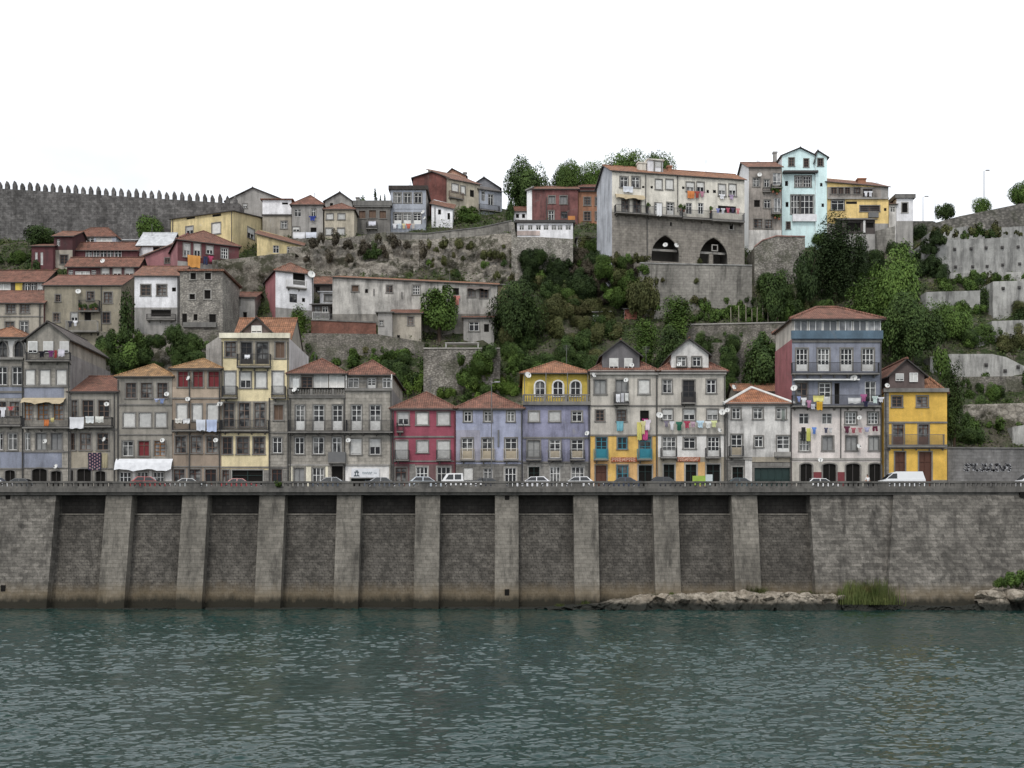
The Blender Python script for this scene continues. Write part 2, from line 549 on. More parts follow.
def railing_mesh(w, d, h, mat, step=.14, solid=False):
    mb = MB()
    if solid:
        mb.box(-w / 2, w / 2, -d, -d + .08, 0, h)
        mb.box(-w / 2, -w / 2 + .08, -d + .08, 0, 0, h); mb.box(w / 2 - .08, w / 2, -d + .08, 0, 0, h)
    else:
        for z in (.06, h):
            mb.box(-w / 2, w / 2, -d, -d + .05, z - .03, z + .025)
            mb.box(-w / 2, -w / 2 + .05, -d + .05, 0, z - .03, z + .025); mb.box(w / 2 - .05, w / 2, -d + .05, 0, z - .03, z + .025)
        n = max(3, int(w / step))
        for k in range(n + 1):
            x = -w / 2 + .025 + (w - .05) * k / n
            mb.box(x - .012, x + .012, -d + .008, -d + .042, .08, h - .03)
        for k in range(1, int(d / step)):
            for x in (-w / 2 + .025, w / 2 - .025): mb.box(x - .018, x + .018, -k * step - .018, -k * step + .018, .08, h - .03)
    return mb.mesh('railing', mat)


def balustrade_mesh(w, d, h, mat):
    mb = MB(); mb.box(-w / 2, w / 2, -d, -d + .16, h - .14, h); mb.box(-w / 2, w / 2, -d, -d + .16, 0, .14)
    n = max(3, int(w / .32))
    for k in range(n + 1):
        x = -w / 2 + .08 + (w - .16) * k / n
        if k % 8 == 0: mb.box(x - .16, x + .16, -d + .002, -d + .158, .14, h - .14)
        else:
            mb.tube((x, -d + .08, .14), (x, -d + .08, h * .45), .05, 6, 0, .085, False); mb.tube((x, -d + .08, h * .45), (x, -d + .08, h - .14), .085, 6, 0, .04, False)
    return mb.mesh('balustrade', mat)


DISH = None


def dish_mesh(r):
    mb = MB(); n = 14; prev = None
    for k in range(5):
        rr = r * k / 4 + .001; y = -.05 + .3 * r * (k / 4) ** 2 * -1
        ring = [(rr * math.cos(2 * PI * j / n), y, rr * math.sin(2 * PI * j / n)) for j in range(n)]
        if prev:
            for j in range(n): mb.poly([prev[j], prev[(j + 1) % n], ring[(j + 1) % n], ring[j]])
        prev = ring
    arm = MB(); arm.tube((0, -.05, 0), (0, .35, -.1), .03); arm.tube((0, -.06, -r), (0, -r * 1.1, -.1), .02); arm.box(-.05, .05, -r * 1.1 - .08, -r * 1.1 + .04, -.16, -.04)
    return mb.mesh('satellite_dish', DISHM), arm.mesh('mount', GREYIRON)


DCACHE = {}


def put_dish(h, lx, lz, r):
    k = max(.3, round(r * .85, 1))
    if k not in DCACHE: DCACHE[k] = dish_mesh(k)
    a, b = DCACHE[k]
    o = link('satellite_dish', a, h.root, (lx, -.42, lz)); smooth(o); o.rotation_euler = (-.35, 0, random.uniform(-.7, .7))
    link('mount', b, o)


def facade(mb, rects, x0, x1, z0, z1, fn, zone, depth=.24, mrev=0):
    xs = sorted({round(v, 3) for r in rects for v in r[:2]} | {x0, x1} | {round(v, 3) for r in zone for v in r[:2]})
    zs = sorted({round(v, 3) for r in rects for v in r[2:4]} | {z0, z1} | {round(v, 3) for r in zone for v in r[2:4]})
    xs = [x for x in xs if x0 <= x <= x1]; zs = [z for z in zs if z0 <= z <= z1]
    hole = lambda x, z: any(r[0] < x < r[1] and r[2] < z < r[3] for r in rects)

    def mat(x, z):
        m = 0
        for r in zone:
            if r[0] < x < r[1] and r[2] < z < r[3]: m = r[4]
        return m
    for xa, xb in zip(xs, xs[1:]):
        if xb - xa < 1e-4: continue
        for za, zb in zip(zs, zs[1:]):
            if zb - za < 1e-4: continue
            cx, cz = (xa + xb) / 2, (za + zb) / 2
            if hole(cx, cz): continue
            mb.poly([fn(xa, za, 0), fn(xb, za, 0), fn(xb, zb, 0), fn(xa, zb, 0)], mat(cx, cz))
    for a, b, c, d in rects:
        for q in (((a, c), (b, c)), ((b, c), (b, d)), ((b, d), (a, d)), ((a, d), (a, c))):
            (u0, v0), (u1, v1) = q
            mb.poly([fn(u0, v0, 0), fn(u1, v1, 0), fn(u1, v1, depth), fn(u0, v0, depth)], mrev)


HOUSES = {}


def house(key, label, px0, px1, eave, base, wall, roof=None, ops=(), zones=(), Y=None, depth=10., rot=0., sink=3.5, group=None, over=.35,
          name='house', cat='house', trim=GRANITE, sides=None, sideops=(), back=None):
    h = House(); h.key = key
    r = math.radians(rot); c, s = math.cos(r), math.sin(r)
    mx = (px0 + px1) / 2
    Y = gnd(mx, base) if Y is None else Y
    O = P(mx, base, Y); h.O = O; h.Y = Y; h.rot = r

    def loc(px, py, off=0.):
        d = Vector(((px - 512) / F, 1., (HZ - py) / F)); n = Vector((-s, c, 0)); e = Vector((0, 0, CH))
        t = (n.dot(O - e) + off) / n.dot(d); p = e + d * t - O
        return p.x * c + p.y * s, p.z

    def locside(px, py, xs):
        d = Vector(((px - 512) / F, 1., (HZ - py) / F)); n = Vector((c, s, 0)); e = Vector((0, 0, CH))
        t = (n.dot(O - e) + xs) / n.dot(d); p = e + d * t - O
        return -p.x * s + p.y * c, p.z
    h.loc = loc
    x0, x1 = loc(px0, base)[0], loc(px1, base)[0]
    el, er = eave if isinstance(eave, tuple) else (None, None)
    if el is None: zl = zr_ = loc(px0 if rot < 0 else (px0 if rot > 0 else mx), eave)[1]
    else: zl = loc(px0, el)[1]; zr_ = loc(px1, er)[1]
    if rot < 0 and el is None: zl = zr_ = loc(px1, eave)[1]
    h.x0, h.x1, h.zl, h.zr, h.depth = x0, x1, zl, zr_, depth
    root = empty(name, O, r); h.root = root; HOUSES[key] = h
    tag(root, label, cat, group)
    mats = [wall]

    def mi(m):
        if m not in mats: mats.append(m)
        return mats.index(m)
    zmin = min(zl, zr_); zb = -sink
    zz = []
    for (a, b, t_, u, m) in zones:
        za, zc = loc(mx, u)[1], loc(mx, t_)[1]
        zz.append((max(x0, loc(a, base)[0]), min(x1, loc(b, base)[0]), max(zb, za if u < base - 2 else zb), min(zmin, zc), mi(m)))
    rects = []; wins = []
    rk = mi(trim)
    mb = MB()
    lim = lambda v, a, b: max(a, min(b, v))
    for op in ops:
        k = op[0]
        if k in KIND or k == 'z':
            _, a, b, t_, u = op[:5]
            cx_, cy_ = (a + b) / 2, (t_ + u) / 2
            xa, xb = loc(a, cy_)[0], loc(b, cy_)[0]; za, zc = loc(cx_, u)[1], loc(cx_, t_)[1]
            xa, xb = lim(xa, x0 + .06, x1 - .06), lim(xb, x0 + .06, x1 - .06); zc = min(zc, zmin - .08)
            xa, xb, za, zc = (round(v, 3) for v in (xa, xb, za, zc))
            if any(not (xb <= q[0] + .0 or xa >= q[1] or zc <= q[2] or za >= q[3]) for q in rects):
                print('OVERLAP', key, op); continue
            if xb - xa < .25 or zc - za < .25: print('SMALL', key, op); continue
            rects.append((xa, xb, za, zc)); wins.append((k, xa, xb, za, zc))
            if k in ARCH:
                w_ = xb - xa; hh = zc - za
                zs = zc - (w_ / 2 if k == 'a' else w_ * .8 if k in 'A' else w_ * .72 if k == 'z' else w_ * .18); zs = max(zs, za + hh * .25)
                L, R = arc_pts(ARCH[k], xa, xb, zc, zs)
                zm = 0
                for q in zz:
                    if q[0] < (xa + xb) / 2 < q[1] and q[2] < zc - .1 < q[3]: zm = q[4]
                mb.prism([(x, 0, z) for x, z in L] + [(xa, 0, zc)], (0, .08, 0), zm); mb.prism([(x, 0, z) for x, z in R] + [(xb, 0, zc)], (0, .08, 0), zm)
    facade(mb, rects, round(x0, 3), round(x1, 3), round(zb, 3), round(zmin, 3), lambda u, v, d: (u, d, v), zz, .24, rk)
    if abs(zl - zr_) > .01:
        hi = (x0, 0, zl) if zl > zr_ else (x1, 0, zr_)
        mb.poly([(x0, 0, zmin), (x1, 0, zmin), hi])
    ms = sides or {}
    ml, mr = mi(ms.get('L', wall)), mi(ms.get('R', wall)); mbk = mi(back or wall)
    rcts = {'L': [], 'R': []}
    for op in sideops:
        k, sd, a, b, t_, u = op
        xs_ = x0 if sd == 'L' else x1
        y_a, z1_ = locside(a, (t_ + u) / 2, xs_); y_b, _ = locside(b, (t_ + u) / 2, xs_)
        z0_ = locside((a + b) / 2, u, xs_)[1]; z1_ = locside((a + b) / 2, t_, xs_)[1]
        ya, yb = sorted((lim(y_a, .3, depth - .3), lim(y_b, .3, depth - .3)))
        if yb - ya < .3: continue
        rcts[sd].append((round(ya, 3), round(yb, 3), round(z0_, 3), round(z1_, 3)))
        w_ = yb - ya
        put_window(k, root, ((x1 if sd == 'R' else x0), (ya + yb) / 2, z0_), w_, z1_ - z0_, PI / 2 if sd == 'R' else -PI / 2)
    # side walls stand a hair inside the front so the corners close
    facade(mb, rcts['L'], 0., depth, round(zb, 3), round(zl, 3), lambda u, v, d: (x0 + d, u, v), [(-1, 99, -99, 99, ml)], .24, ml)
    facade(mb, rcts['R'], 0., depth, round(zb, 3), round(zr_, 3), lambda u, v, d: (x1 - d, u, v), [(-1, 99, -99, 99, mr)], .24, mr)
    mb.poly([(x0, depth, zb), (x1, depth, zb), (x1, depth, zr_), (x0, depth, zl)], mbk)
    mb.poly([(x0, 0, zl), (x1, 0, zr_), (x1, depth, zr_), (x0, depth, zl)], 0)
    # gable walls
    if roof and roof[0] == 'gable':
        ax = loc(roof[3], roof[1])[0] if len(roof) > 3 else (x0 + x1) / 2
        apz = loc(mx, roof[1])[1]
        for y in (0, depth): mb.poly([(x0, y, zl), (x1, y, zr_), (ax, y, apz)])
    if roof and roof[0] == 'side':
        apz = loc(mx, roof[1], depth / 2)[1]; apz = max(apz, zmin + .6)
        for x, ze_, m_ in ((x0, zl, ml), (x1, zr_, mr)): mb.poly([(x, 0, ze_), (x, depth, ze_), (x, depth / 2, apz + ze_ - zmin)], m_)
    if roof and roof[0] == 'shed':
        rise = loc(mx, roof[1], depth)[1] - (zl + zr_) / 2
        rise = max(rise, .4)
        for x, ze_, m_ in ((x0, zl, ml), (x1, zr_, mr)): mb.poly([(x, 0, ze_), (x, depth, ze_), (x, depth, ze_ + rise)], m_)
        mb.poly([(x0, depth, zl), (x1, depth, zr_), (x1, depth, zr_ + rise), (x0, depth, zl + rise)], mbk)
    h.wall = mb.build('wall', mats, root)
    for k, xa, xb, za, zc in wins:
        if k == 'z': continue
        put_window(k, root, ((xa + xb) / 2, 0, za), xb - xa, zc - za)
    if roof:
        kind, py, rm = roof[:3]; RIDGE[0] = .2 if rm.name in ROOFSET else .11
        if kind == 'hip':
            off = min(x1 - x0, depth) / 2; zr = loc(mx, py, off)[1]; zr = max(zr, zmin + .7)
            rb = hip_roof(x0, x1, 0, depth, zmin, zr, over)
        elif kind == 'gable': rb = gable_roof(x0, x1, 0, depth, zmin, apz, over, ax)
        elif kind == 'side': rb = side_roof(x0, x1, 0, depth, min(zl, zr_), apz, over, zl, zr_)
        elif kind == 'shed': rb = shed_roof(x0, x1, 0, depth, zl, zr_, rise, over)
        elif kind == 'flat':
            zt = loc(mx, py)[1]; rb = MB(); o = over
            for a, b, cc, d in ((x0 - o, x1 + o, -o, .2), (x0 - o, x1 + o, depth - .2, depth + o), (x0 - o, x0 + .2, .2, depth - .2), (x1 - .2, x1 + o, .2, depth - .2)):
                rb.box(a, b, cc, d, zmin + .002, zt)
            rb.poly([(x0, 0, zmin + .05), (x1, 0, zmin + .05), (x1, depth, zmin + .05), (x0, depth, zmin + .05)])
        rb.build('roof' if kind != 'flat' else 'parapet', rmats(rm), root)
    for op in ops:
        k = op[0]
        if k == 'bal':
            _, a, b, t_, u, m = op[:6]; d = op[6] if len(op) > 6 else .75; style = op[7] if len(op) > 7 else 'iron'
            xa, xb = loc(a, u, -d)[0], loc(b, u, -d)[0]; za = loc(mx, u, -d)[1]; zc = loc(mx, t_, -d)[1]
            sl = MB(); sl.box(-(xb - xa) / 2, (xb - xa) / 2, -d, -.002, -.16, 0)
            for q in np.arange(-(xb - xa) / 2 + .3, (xb - xa) / 2, 1.6): sl.prism([(q, -.002, -.16), (q, -d * .8, -.16), (q, -.002, -.5)], (.16, 0, 0))
            so = sl.build('balcony', trim, root, ((xa + xb) / 2, 0, za))
            w_, hh = xb - xa, max(.5, zc - za)
            if style == 'stone': link('balustrade', balustrade_mesh(w_, d, hh, m), so)
            else: link('railing', railing_mesh(w_, d, hh, m, .13, style == 'solid'), so)
        elif k == 'band':
            _, a, b, t_, u, m = op[:6]; d = op[6] if len(op) > 6 else .1; nm = op[7] if len(op) > 7 else 'cornice'
            q = MB(); q.box(loc(a, u)[0], loc(b, u)[0], -d, -.003, loc(mx, u)[1], loc(mx, t_)[1]); q.build(nm, m, root)
        elif k == 'dish': put_dish(h, loc(op[1], op[2])[0], loc(op[1], op[2])[1], op[3] * h.Y / F)
        elif k == 'pipe':
            q = MB(); a = loc(op[1], op[2]); b = loc(op[1], op[3]); q.tube((a[0], -.12, a[1]), (a[0], -.12, max(b[1], .02)), .07, 8); q.build('drain_pipe', op[4] if len(op) > 4 else PIPE, root)
        elif k == 'awn':
            _, a, b, t_, u, m = op; xa, xb = loc(a, u, -.6)[0], loc(b, u, -.6)[0]; zt = loc(mx, t_)[1]; zu = loc(mx, u, -.8)[1]
            q = MB(); n = 12; pts = []
            for j in range(n + 1):
                x = xa + (xb - xa) * j / n; sg = .12 * math.sin(j * 1.1) + .05 * math.sin(j * 2.7)
                pts.append(((x, -.05, zt), (x, -.5, zt - (zt - zu) * .35), (x, -.8 + .05 * math.sin(j * 2), zu + sg)))
            for p0, p1 in zip(pts, pts[1:]):
                for i in range(2): q.prism([p0[i], p1[i], p1[i + 1], p0[i + 1]], (0, .02, .02))
            q.build('awning', m, root)
        elif k == 'chim':
            _, a, b, t_, u, off, m = op; q = MB(); xa = loc(a, u, off)[0]; xb = loc(b, u, off)[0]; zu = loc(mx, u, off)[1]; zt = loc(mx, t_, off)[1]; w_ = xb - xa
            q.box(xa, xb, off, off + max(.6, w_ * .7), zu - 2, zt - .25); q.box(xa - .1, xb + .1, off - .1, off + max(.6, w_ * .7) + .1, zt - .25, zt)
            q.build('chimney', m, root)
        elif k == 'gab':
            # a gabled dormer or front gable: (x0, x1, y at its foot, y at its eaves, apex x, apex y, depth, wall, roof, windows)
            _, a, b, yf, ye, axp, ayp, d, wm, rm, gops = op[:11]; off = op[11] if len(op) > 11 else 0.
            xa, xb = loc(a, yf, off)[0], loc(b, yf, off)[0]; zf = loc(mx, yf, off)[1]; ze = loc(mx, ye, off)[1]; xx, zx = loc(axp, ayp, off)
            q = MB(); e = .05; q.prism([(xa + e, off + .05, zf - .2), (xb - e, off + .05, zf - .2), (xb - e, off + .05, ze), (xx, off + .05, zx), (xa + e, off + .05, ze)], (0, d, 0))
            g = q.build('dormer', wm, root)
            gable_roof(xa, xb, off, off + d, ze, zx, .35, xx).build('dormer_roof', rmats(rm), g)
            for (wk, wa, wb, wt, wu) in gops:
                p0 = loc(wa, wu, off); p1 = loc(wb, wt, off)
                put_window(wk, g, ((p0[0] + p1[0]) / 2, off - .185, p0[1]), p1[0] - p0[0], p1[1] - p0[1])
        elif k == 'sky':
            _, a, b, t_, u, off = op; q = MB(); p0 = loc(a, u, off); p1 = loc(b, t_, off + .8)
            q.prism([(p0[0], off, p0[1]), (p1[0], off, p0[1]), (p1[0], off + .8, p1[1]), (p0[0], off + .8, p1[1])], (0, -.05, .12)); q.build('skylight', WHITE, root)
        elif k == 'ant':
            _, x, yt, yb, off = op; p0 = loc(x, yb, off); p1 = loc(x, yt, off); q = MB(); q.tube((p0[0], off, p0[1] - .6), (p0[0], off, p1[1]), .03)
            for j in range(4): q.tube((p0[0] - .45 + .06 * j, off - .2 + j * .15, p1[1] - .15 - .14 * j), (p0[0] + .45 - .06 * j, off - .2 + j * .15, p1[1] - .15 - .14 * j), .015)
            q.build('aerial', GREYIRON, root)
        elif k == 'sign':
            _, a, b, t_, u, m, txt = op; p0 = loc(a, u); p1 = loc(b, t_); q = MB(); q.box(p0[0], p1[0], -.14, -.06, p0[1], p1[1]); so = q.build('sign_board', m, root)
            txt(h, so, p0, p1)
    return h


def row(k, y0, y1, *xs): return [(k, xs[i], xs[i + 1], y0, y1) for i in range(0, len(xs), 2)]
# ------------------------------------------------------------------ the row of houses along the quay street
FY = 130.0
GREYW = masonry('grey_ashlar', (.38, .352, .308), (.3, .28, .245), (.23, .215, .19), .85, .4, .65, .02, dark=(.07, .065, .058))
GREYW2 = plaster('warm_grey_render', C(136, 129, 116), .6)
TANW = plaster('tan_tile', C(140, 120, 98), .4)
YELW = plaster('pale_yellow', C(206, 188, 136, 1.3, .28), .35)
REDW = plaster('crimson_tile', C(146, 48, 72), .3)
LAVW = plaster('lavender_tile', C(140, 145, 172), .45)
LAVW2 = plaster('worn_lavender_tile', C(122, 122, 150), .75, .3)
BLUEP = plaster('blue_grey_tile', C(118, 124, 142), .5)
BLUET = plaster('dusky_blue_tile', C(118, 122, 138), .45)
STONEW = masonry('street_granite', (.25, .24, .22), (.19, .18, .165), (.13, .12, .11), .9, .45, .5)
BEIGEW = plaster('beige_render', C(150, 138, 115), .5)
CREAMW = plaster('cream_render', C(205, 196, 165), .4)
PALEW = plaster('pale_grey_render', C(172, 164, 150), .55)
PALEW2 = plaster('stained_white_render', C(184, 180, 174), .8, .3)
WHITEW = plaster('white_render', C(200, 196, 190), .4)
PINKW = plaster('off_white_render', C(196, 184, 176), .35)
GOLDW = plaster('golden_yellow', C(194, 154, 58, 1.3, .18), .3)
SUNW = plaster('sun_yellow', C(198, 156, 36, 1.3, .16), .2)
MUSTW = plaster('mustard_yellow', C(188, 162, 50, 1.3, .14), .3)
OCHRW = plaster('ochre_render', C(194, 150, 84, 1.3, .2), .4)
REDSIDE = plaster('faded_red_render', C(150, 78, 82), .35)
BLUEBAND = plaster('blue_board', C(80, 112, 134, 1.0), .3)
WOODW = plaster('brown_boards', C(92, 76, 72), .4)
SLATEW = plaster('slate_boards', C(100, 96, 98), .4)
SIDEG = plaster('grey_side_render', C(122, 118, 116), .6)
TARPW = flat('white_tarpaulin', (.62, .63, .65), .6)
TANAWN = flat('tan_awning', (.4, .33, .22), .8)


def attic(h, ytop, yapex, wall, roof, wins, inset=.5, x0=None, x1=None, over=.4, depth=None):
    a0 = h.x0 + .02 if x0 is None else h.loc(x0, ytop)[0]; a1 = h.x1 - .02 if x1 is None else h.loc(x1, ytop)[0]
    mx = (h.x0 + h.x1) / 2
    pm = 512 + (h.O.x + mx) * F / h.Y
    d = (depth or h.depth) - .3
    zt = h.loc(pm, ytop, inset)[1]; q = MB(); q.box(a0, a1, inset, d, h.zl - .2, zt)
    a = q.build('attic', wall, h.root)
    for k, xa, xb, ya, yb in wins:
        p0 = h.loc(xa, yb, inset); p1 = h.loc(xb, ya, inset)
        put_window(k, a, ((p0[0] + p1[0]) / 2, inset - .185, max(p0[1], h.zl + .03)), p1[0] - p0[0], p1[1] - max(p0[1], h.zl + .03))
    off = min(a1 - a0, d - inset) / 2 + inset
    hip_roof(a0, a1, inset - .25, d, zt, h.loc(pm, yapex, off)[1], over).build('roof', rmats(roof), h.root)
    return a


def strokes(parent, name, m, y, segs, r):
    q = MB()
    for (xa, za), (xb, zb) in segs:
        d = Vector((xb - xa, 0, zb - za)); n = Vector((-d.z, 0, d.x)).normalized() * r; d = d.normalized() * r * .5
        a = Vector((xa, y, za)) - d; b = Vector((xb, y, zb)) + d
        q.prism([a - n, b - n, b + n, a + n], (0, -.03, 0))
    return q.build(name, m, parent)


INK = flat('dark_ink', (.05, .07, .08), .6)
INKG = flat('grey_ink', (.2, .25, .27), .6)
PINKINK = flat('pale_pink_letters', (.6, .36, .27), .6)
REDBOARD = flat('red_brown_board', (.28, .07, .025), .6)


def shop_marks(h, so, a, b):
    """dark emblem at the left, a faint line of lettering after it"""
    w = b[0] - a[0]; z = (a[1] + b[1]) / 2; x = a[0] + w * .19
    strokes(so, 'emblem', INK, -.142, [((x - .16, z - .3), (x - .16, z + .02)), ((x + .14, z - .3), (x + .14, z + .02)), ((x - .25, z + .1), (x + .25, z + .1)), ((x - .1, z + .25), (x + .12, z + .25)), ((x - .3, z - .34), (x + .3, z - .34))], .055)
    segs = []; xx = a[0] + w * .4
    for k in range(9):
        segs += [((xx, z - .1), (xx, z + .1)), ((xx, z + .1 * (-1) ** k), (xx + .09, z + .1 * (-1) ** k))]; xx += .13
    xx += .25
    for k in range(3): segs += [((xx, z - .07), (xx, z + .05))]; xx += .12
    strokes(so, 'lettering', INKG, -.142, segs, .022)


def red_marks(n):
    def fn(h, so, a, b):
        """pale capital letters too worn to read, on a red-brown board"""
        segs = []; w = (b[0] - a[0] - .2) / n; zb, zt = a[1] + .09, b[1] - .09; zm = (zb + zt) / 2
        for k in range(n):
            x = a[0] + .12 + w * k; e = x + w * .62
            segs += [((x, zb), (x, zt))]
            segs += [[((x, zt), (e, zt)), ((x, zm), (e, zm)), ((e, zm), (e, zt))], [((e, zb), (e, zt)), ((x, zt), (e, zt)), ((x, zm), (e, zm))], [((x, zb), (e, zb)), ((x, zt), (e, zt)), ((x, zm), (e, zm))], [((e, zb), (e, zt)), ((x, zt), (e, zb))]][k % 4]
        strokes(so, 'lettering', PINKINK, -.142, segs, .045)
    return fn


house('arched', 'grey tiled four storey house with pointed attic windows at the left edge of the quay', -24, 24, 358, 492, GREYW,
      None, [] +
      row('w', 367, 385, -18, -8, -3, 7, 12, 22) + row('d', 402, 416, -18, -8, -3, 6, 10, 19) + row('w', 433, 450, -18, -9, -4, 3, 8, 17) +
      row('m', 470, 491, -18, -4, 5, 15) +
      [('bal', -22, 20, 416, 425, IRON), ('band', -25, 24.4, 357.8, 360, GRANITE, .35), ('band', -24, 24, 391, 393, GRANITE), ('band', -24, 24, 468, 469.5, GRANITE), ('pipe', 22.8, 362, 488)],
      [(-24, 24, 387, 398, BLUEP), (-24, 24, 452, 468, BLUEP)], Y=FY, depth=12)
attic(HOUSES['arched'], 337, 328.5, WHITEW, ORANGET, row('A', 341, 357, -18, -9, -2, 8, 15, 24), .5)
house('gabled_grey', 'grey house with a bare gable and a tan awning over amber balcony doors', 24.3, 70, 354, 492, GREYW, None,
      row('b', 370, 385, 25.5, 35, 40, 50, 56.5, 66.5) + row('o', 402, 420, 23.5, 32, 38, 48, 54, 63) +
      row('w', 433, 450, 20, 30) + [('s', 36, 46, 433, 450), ('s', 51, 62, 433, 450)] + [('m', 32, 47, 468.5, 491)] + [('m', 51, 61, 471, 491)] +
      [('gab', 26, 70, 356, 339, 48, 322, 11.5, GREYW2, GREYT, row('c', 341, 353, 28.5, 37.5, 43.5, 53.5, 60, 69)),
       ('bal', 25, 69, 352, 360, IRON), ('bal', 22, 69, 418, 427, IRON), ('awn', 21, 64, 398, 403, TANAWN), ('band', 24, 70, 386, 387.5, GRANITE), ('band', 24, 70, 451, 452.5, GRANITE), ('band', 24, 70, 467.6, 468.4, GRANITE),
       ('dish', 47, 442, 3.2), ('dish', 58, 467, 2.4), ('pipe', 69, 360, 488)],
      [(24, 64, 387, 398, BLUEP), (24, 62, 452, 468, BLUEP)], Y=FY - .25, depth=13, sides={'R': SIDEG})
house('low_red_roof', 'low grey house with orange tiled roof, patterned rug and drying sheets', 70.2, 117, 391, 492, GREYW2,
      ('side', 377, REDT), row('d', 400, 417, 71.5, 77.5, 82.5, 93.5, 98.5, 109) + row('d', 433, 450, 65.5, 75, 80, 91, 97.5, 108) +
      [('m', 73.4 - 9, 73.4, 470, 491), ('m', 77, 91, 468.5, 491), ('m', 95.5, 105.5, 471, 491), ('bal', 70.5, 111, 417, 426, IRON), ('band', 70, 117, 391.4, 393.5, GRANITE, .25), ('band', 70, 117, 428.5, 430, GRANITE),
       ('band', 70, 117, 468, 469, GRANITE), ('sky', 95, 104, 384, 387, 2.2), ('dish', 108, 405, 3.2), ('dish', 106, 440, 3), ('pipe', 114.5, 394, 488)],
      [(70, 106, 451, 468, BEIGEW)], Y=FY, depth=11)
house('white_tarp', 'grey rendered house with a long white tarpaulin hung above its street door', 117.3, 172, 376, 492, GREYW2,
      ('hip', 365, OCHRET), row('d', 383, 398, 126, 136, 141, 152, 157.5, 167.5) + row('b', 413, 427, 123.5, 135, 139.5, 151, 155.5, 166.5) +
      [('w', 122.5, 133, 441, 456), ('r', 138.5, 149, 441, 456), ('o', 154.5, 165, 441, 456)] + row('q', 472, 491, 119.5, 131, 137, 148, 153, 164) +
      [('band', 117, 172, 376.2, 378, GRANITE, .3), ('band', 117, 172, 404, 405.5, GRANITE), ('band', 117, 172, 434, 435.2, GRANITE), ('awn', 114.5, 171.5, 459, 470, TARPW), ('dish', 168, 395, 3.2), ('dish', 164, 441, 3.2), ('pipe', 115.8 + 2.5, 380, 488)],
      [(117, 172, 470, 492, PALEW2)], Y=FY, depth=11)
house('tan_red_curtain', 'tan tiled house with dark red curtains in the top floor windows', 172.4, 221, 368, 492, TANW,
      ('hip', 359.5, OCHRET), row('r', 371.5, 387, 178, 188, 193, 203, 208.5, 219) + row('b', 404, 421, 177, 187, 192.5, 202, 207.5, 218) + row('d', 436, 453, 175.5, 186, 191, 201.5, 206.5, 217.5) +
      row('X', 469, 491, 174, 184.5, 189, 200.5, 205.5, 216) +
      [('bal', 171.5, 220, 420, 430, IRON), ('band', 172, 221, 368.2, 370.4, GRANITE, .3), ('band', 172, 221, 397.5, 399, GRANITE), ('band', 172, 221, 466, 467.4, GRANITE), ('band', 172, 221, 431, 432, GRANITE),
       ('dish', 190, 379, 3.2), ('dish', 189, 400, 3), ('dish', 220, 405, 3), ('dish', 217, 441, 3), ('pipe', 192 - 2.4, 372, 488), ('pipe', 219.6, 372, 488)],
      [(172, 221, 387, 398, plaster('salmon_render', C(160, 138, 112), .35))], Y=FY, depth=11)
house('tall_yellow', 'tall pale yellow and grey house with cornice, balconies and an orange roof dormer', 221.4, 289, 338, 492, YELW, None,
      [('d', 225.5, 236, 342, 357), ('i', 241, 252, 342, 364), ('i', 256.5, 268, 342, 364), ('S', 275.5, 284.5, 342, 358)] +
      row('b', 371.5, 394, 224.5, 235.5, 272.5, 283.5) + [('h', 240, 251, 372, 388), ('b', 255.5, 266.5, 372, 388)] + row('d', 403, 427, 223.5, 234, 239, 249.5, 254.5, 265) +
      [('S', 274, 283, 405, 420)] + row('d', 437, 454, 222.6, 232, 237, 248.5, 253.5, 264.5) + [('w', 272.5, 282, 437, 453), ('X', 272, 282, 469, 491)] +
      [('X', 222.5, 229, 470, 491), ('G', 232, 263, 470, 491)] +
      [('bal', 236.5, 270, 354, 366, IRON), ('bal', 221.5, 236.5, 386, 397, IRON), ('bal', 271, 285, 386, 397, IRON), ('bal', 220.5, 268, 420, 430, IRON), ('band', 219.8, 290.4, 333.5, 338.6, CREAMW, .4),
       ('band', 221, 289, 432, 433.2, GRANITE), ('band', 221, 289, 466.5, 468, GRANITE), ('pipe', 269.5, 398, 488), ('pipe', 288, 342, 488), ('pipe', 222.3, 342, 400), ('dish', 222.5, 405, 2.6),
       ('gab', 243, 271, 336, 331, 257, 318, 7, WOODW, REDT, [('c', 251.5, 262, 325.5, 333)], 2.6)],
      [(268.5, 289, 400, 492, GREYW), (221, 268.5, 401, 431, BEIGEW), (237, 289, 338, 360, BEIGEW), (221, 289, 470, 492, STONEW)], Y=FY, depth=12.5, sides={'R': plaster('pale_side_render', C(176, 172, 170), .4)})
h = HOUSES['tall_yellow']
side_roof(h.x0 + .6, h.x1 - .4, 2.4, 11, h.zl - .1, h.loc(257, 319, 6.7)[1], .12).build('roof', rmats(ORANGET), h.root)
q = MB(); zr_ = h.loc(257, 319, 6.7)[1]
for x in (h.x0 + .6, h.x1 - .6): q.prism([(x, 2.5, h.zl - .2), (x, 10.9, h.zl - .2), (x, 6.7, zr_)], (.2, 0, 0))
q.build('gable_wall', GREYW2, h.root)
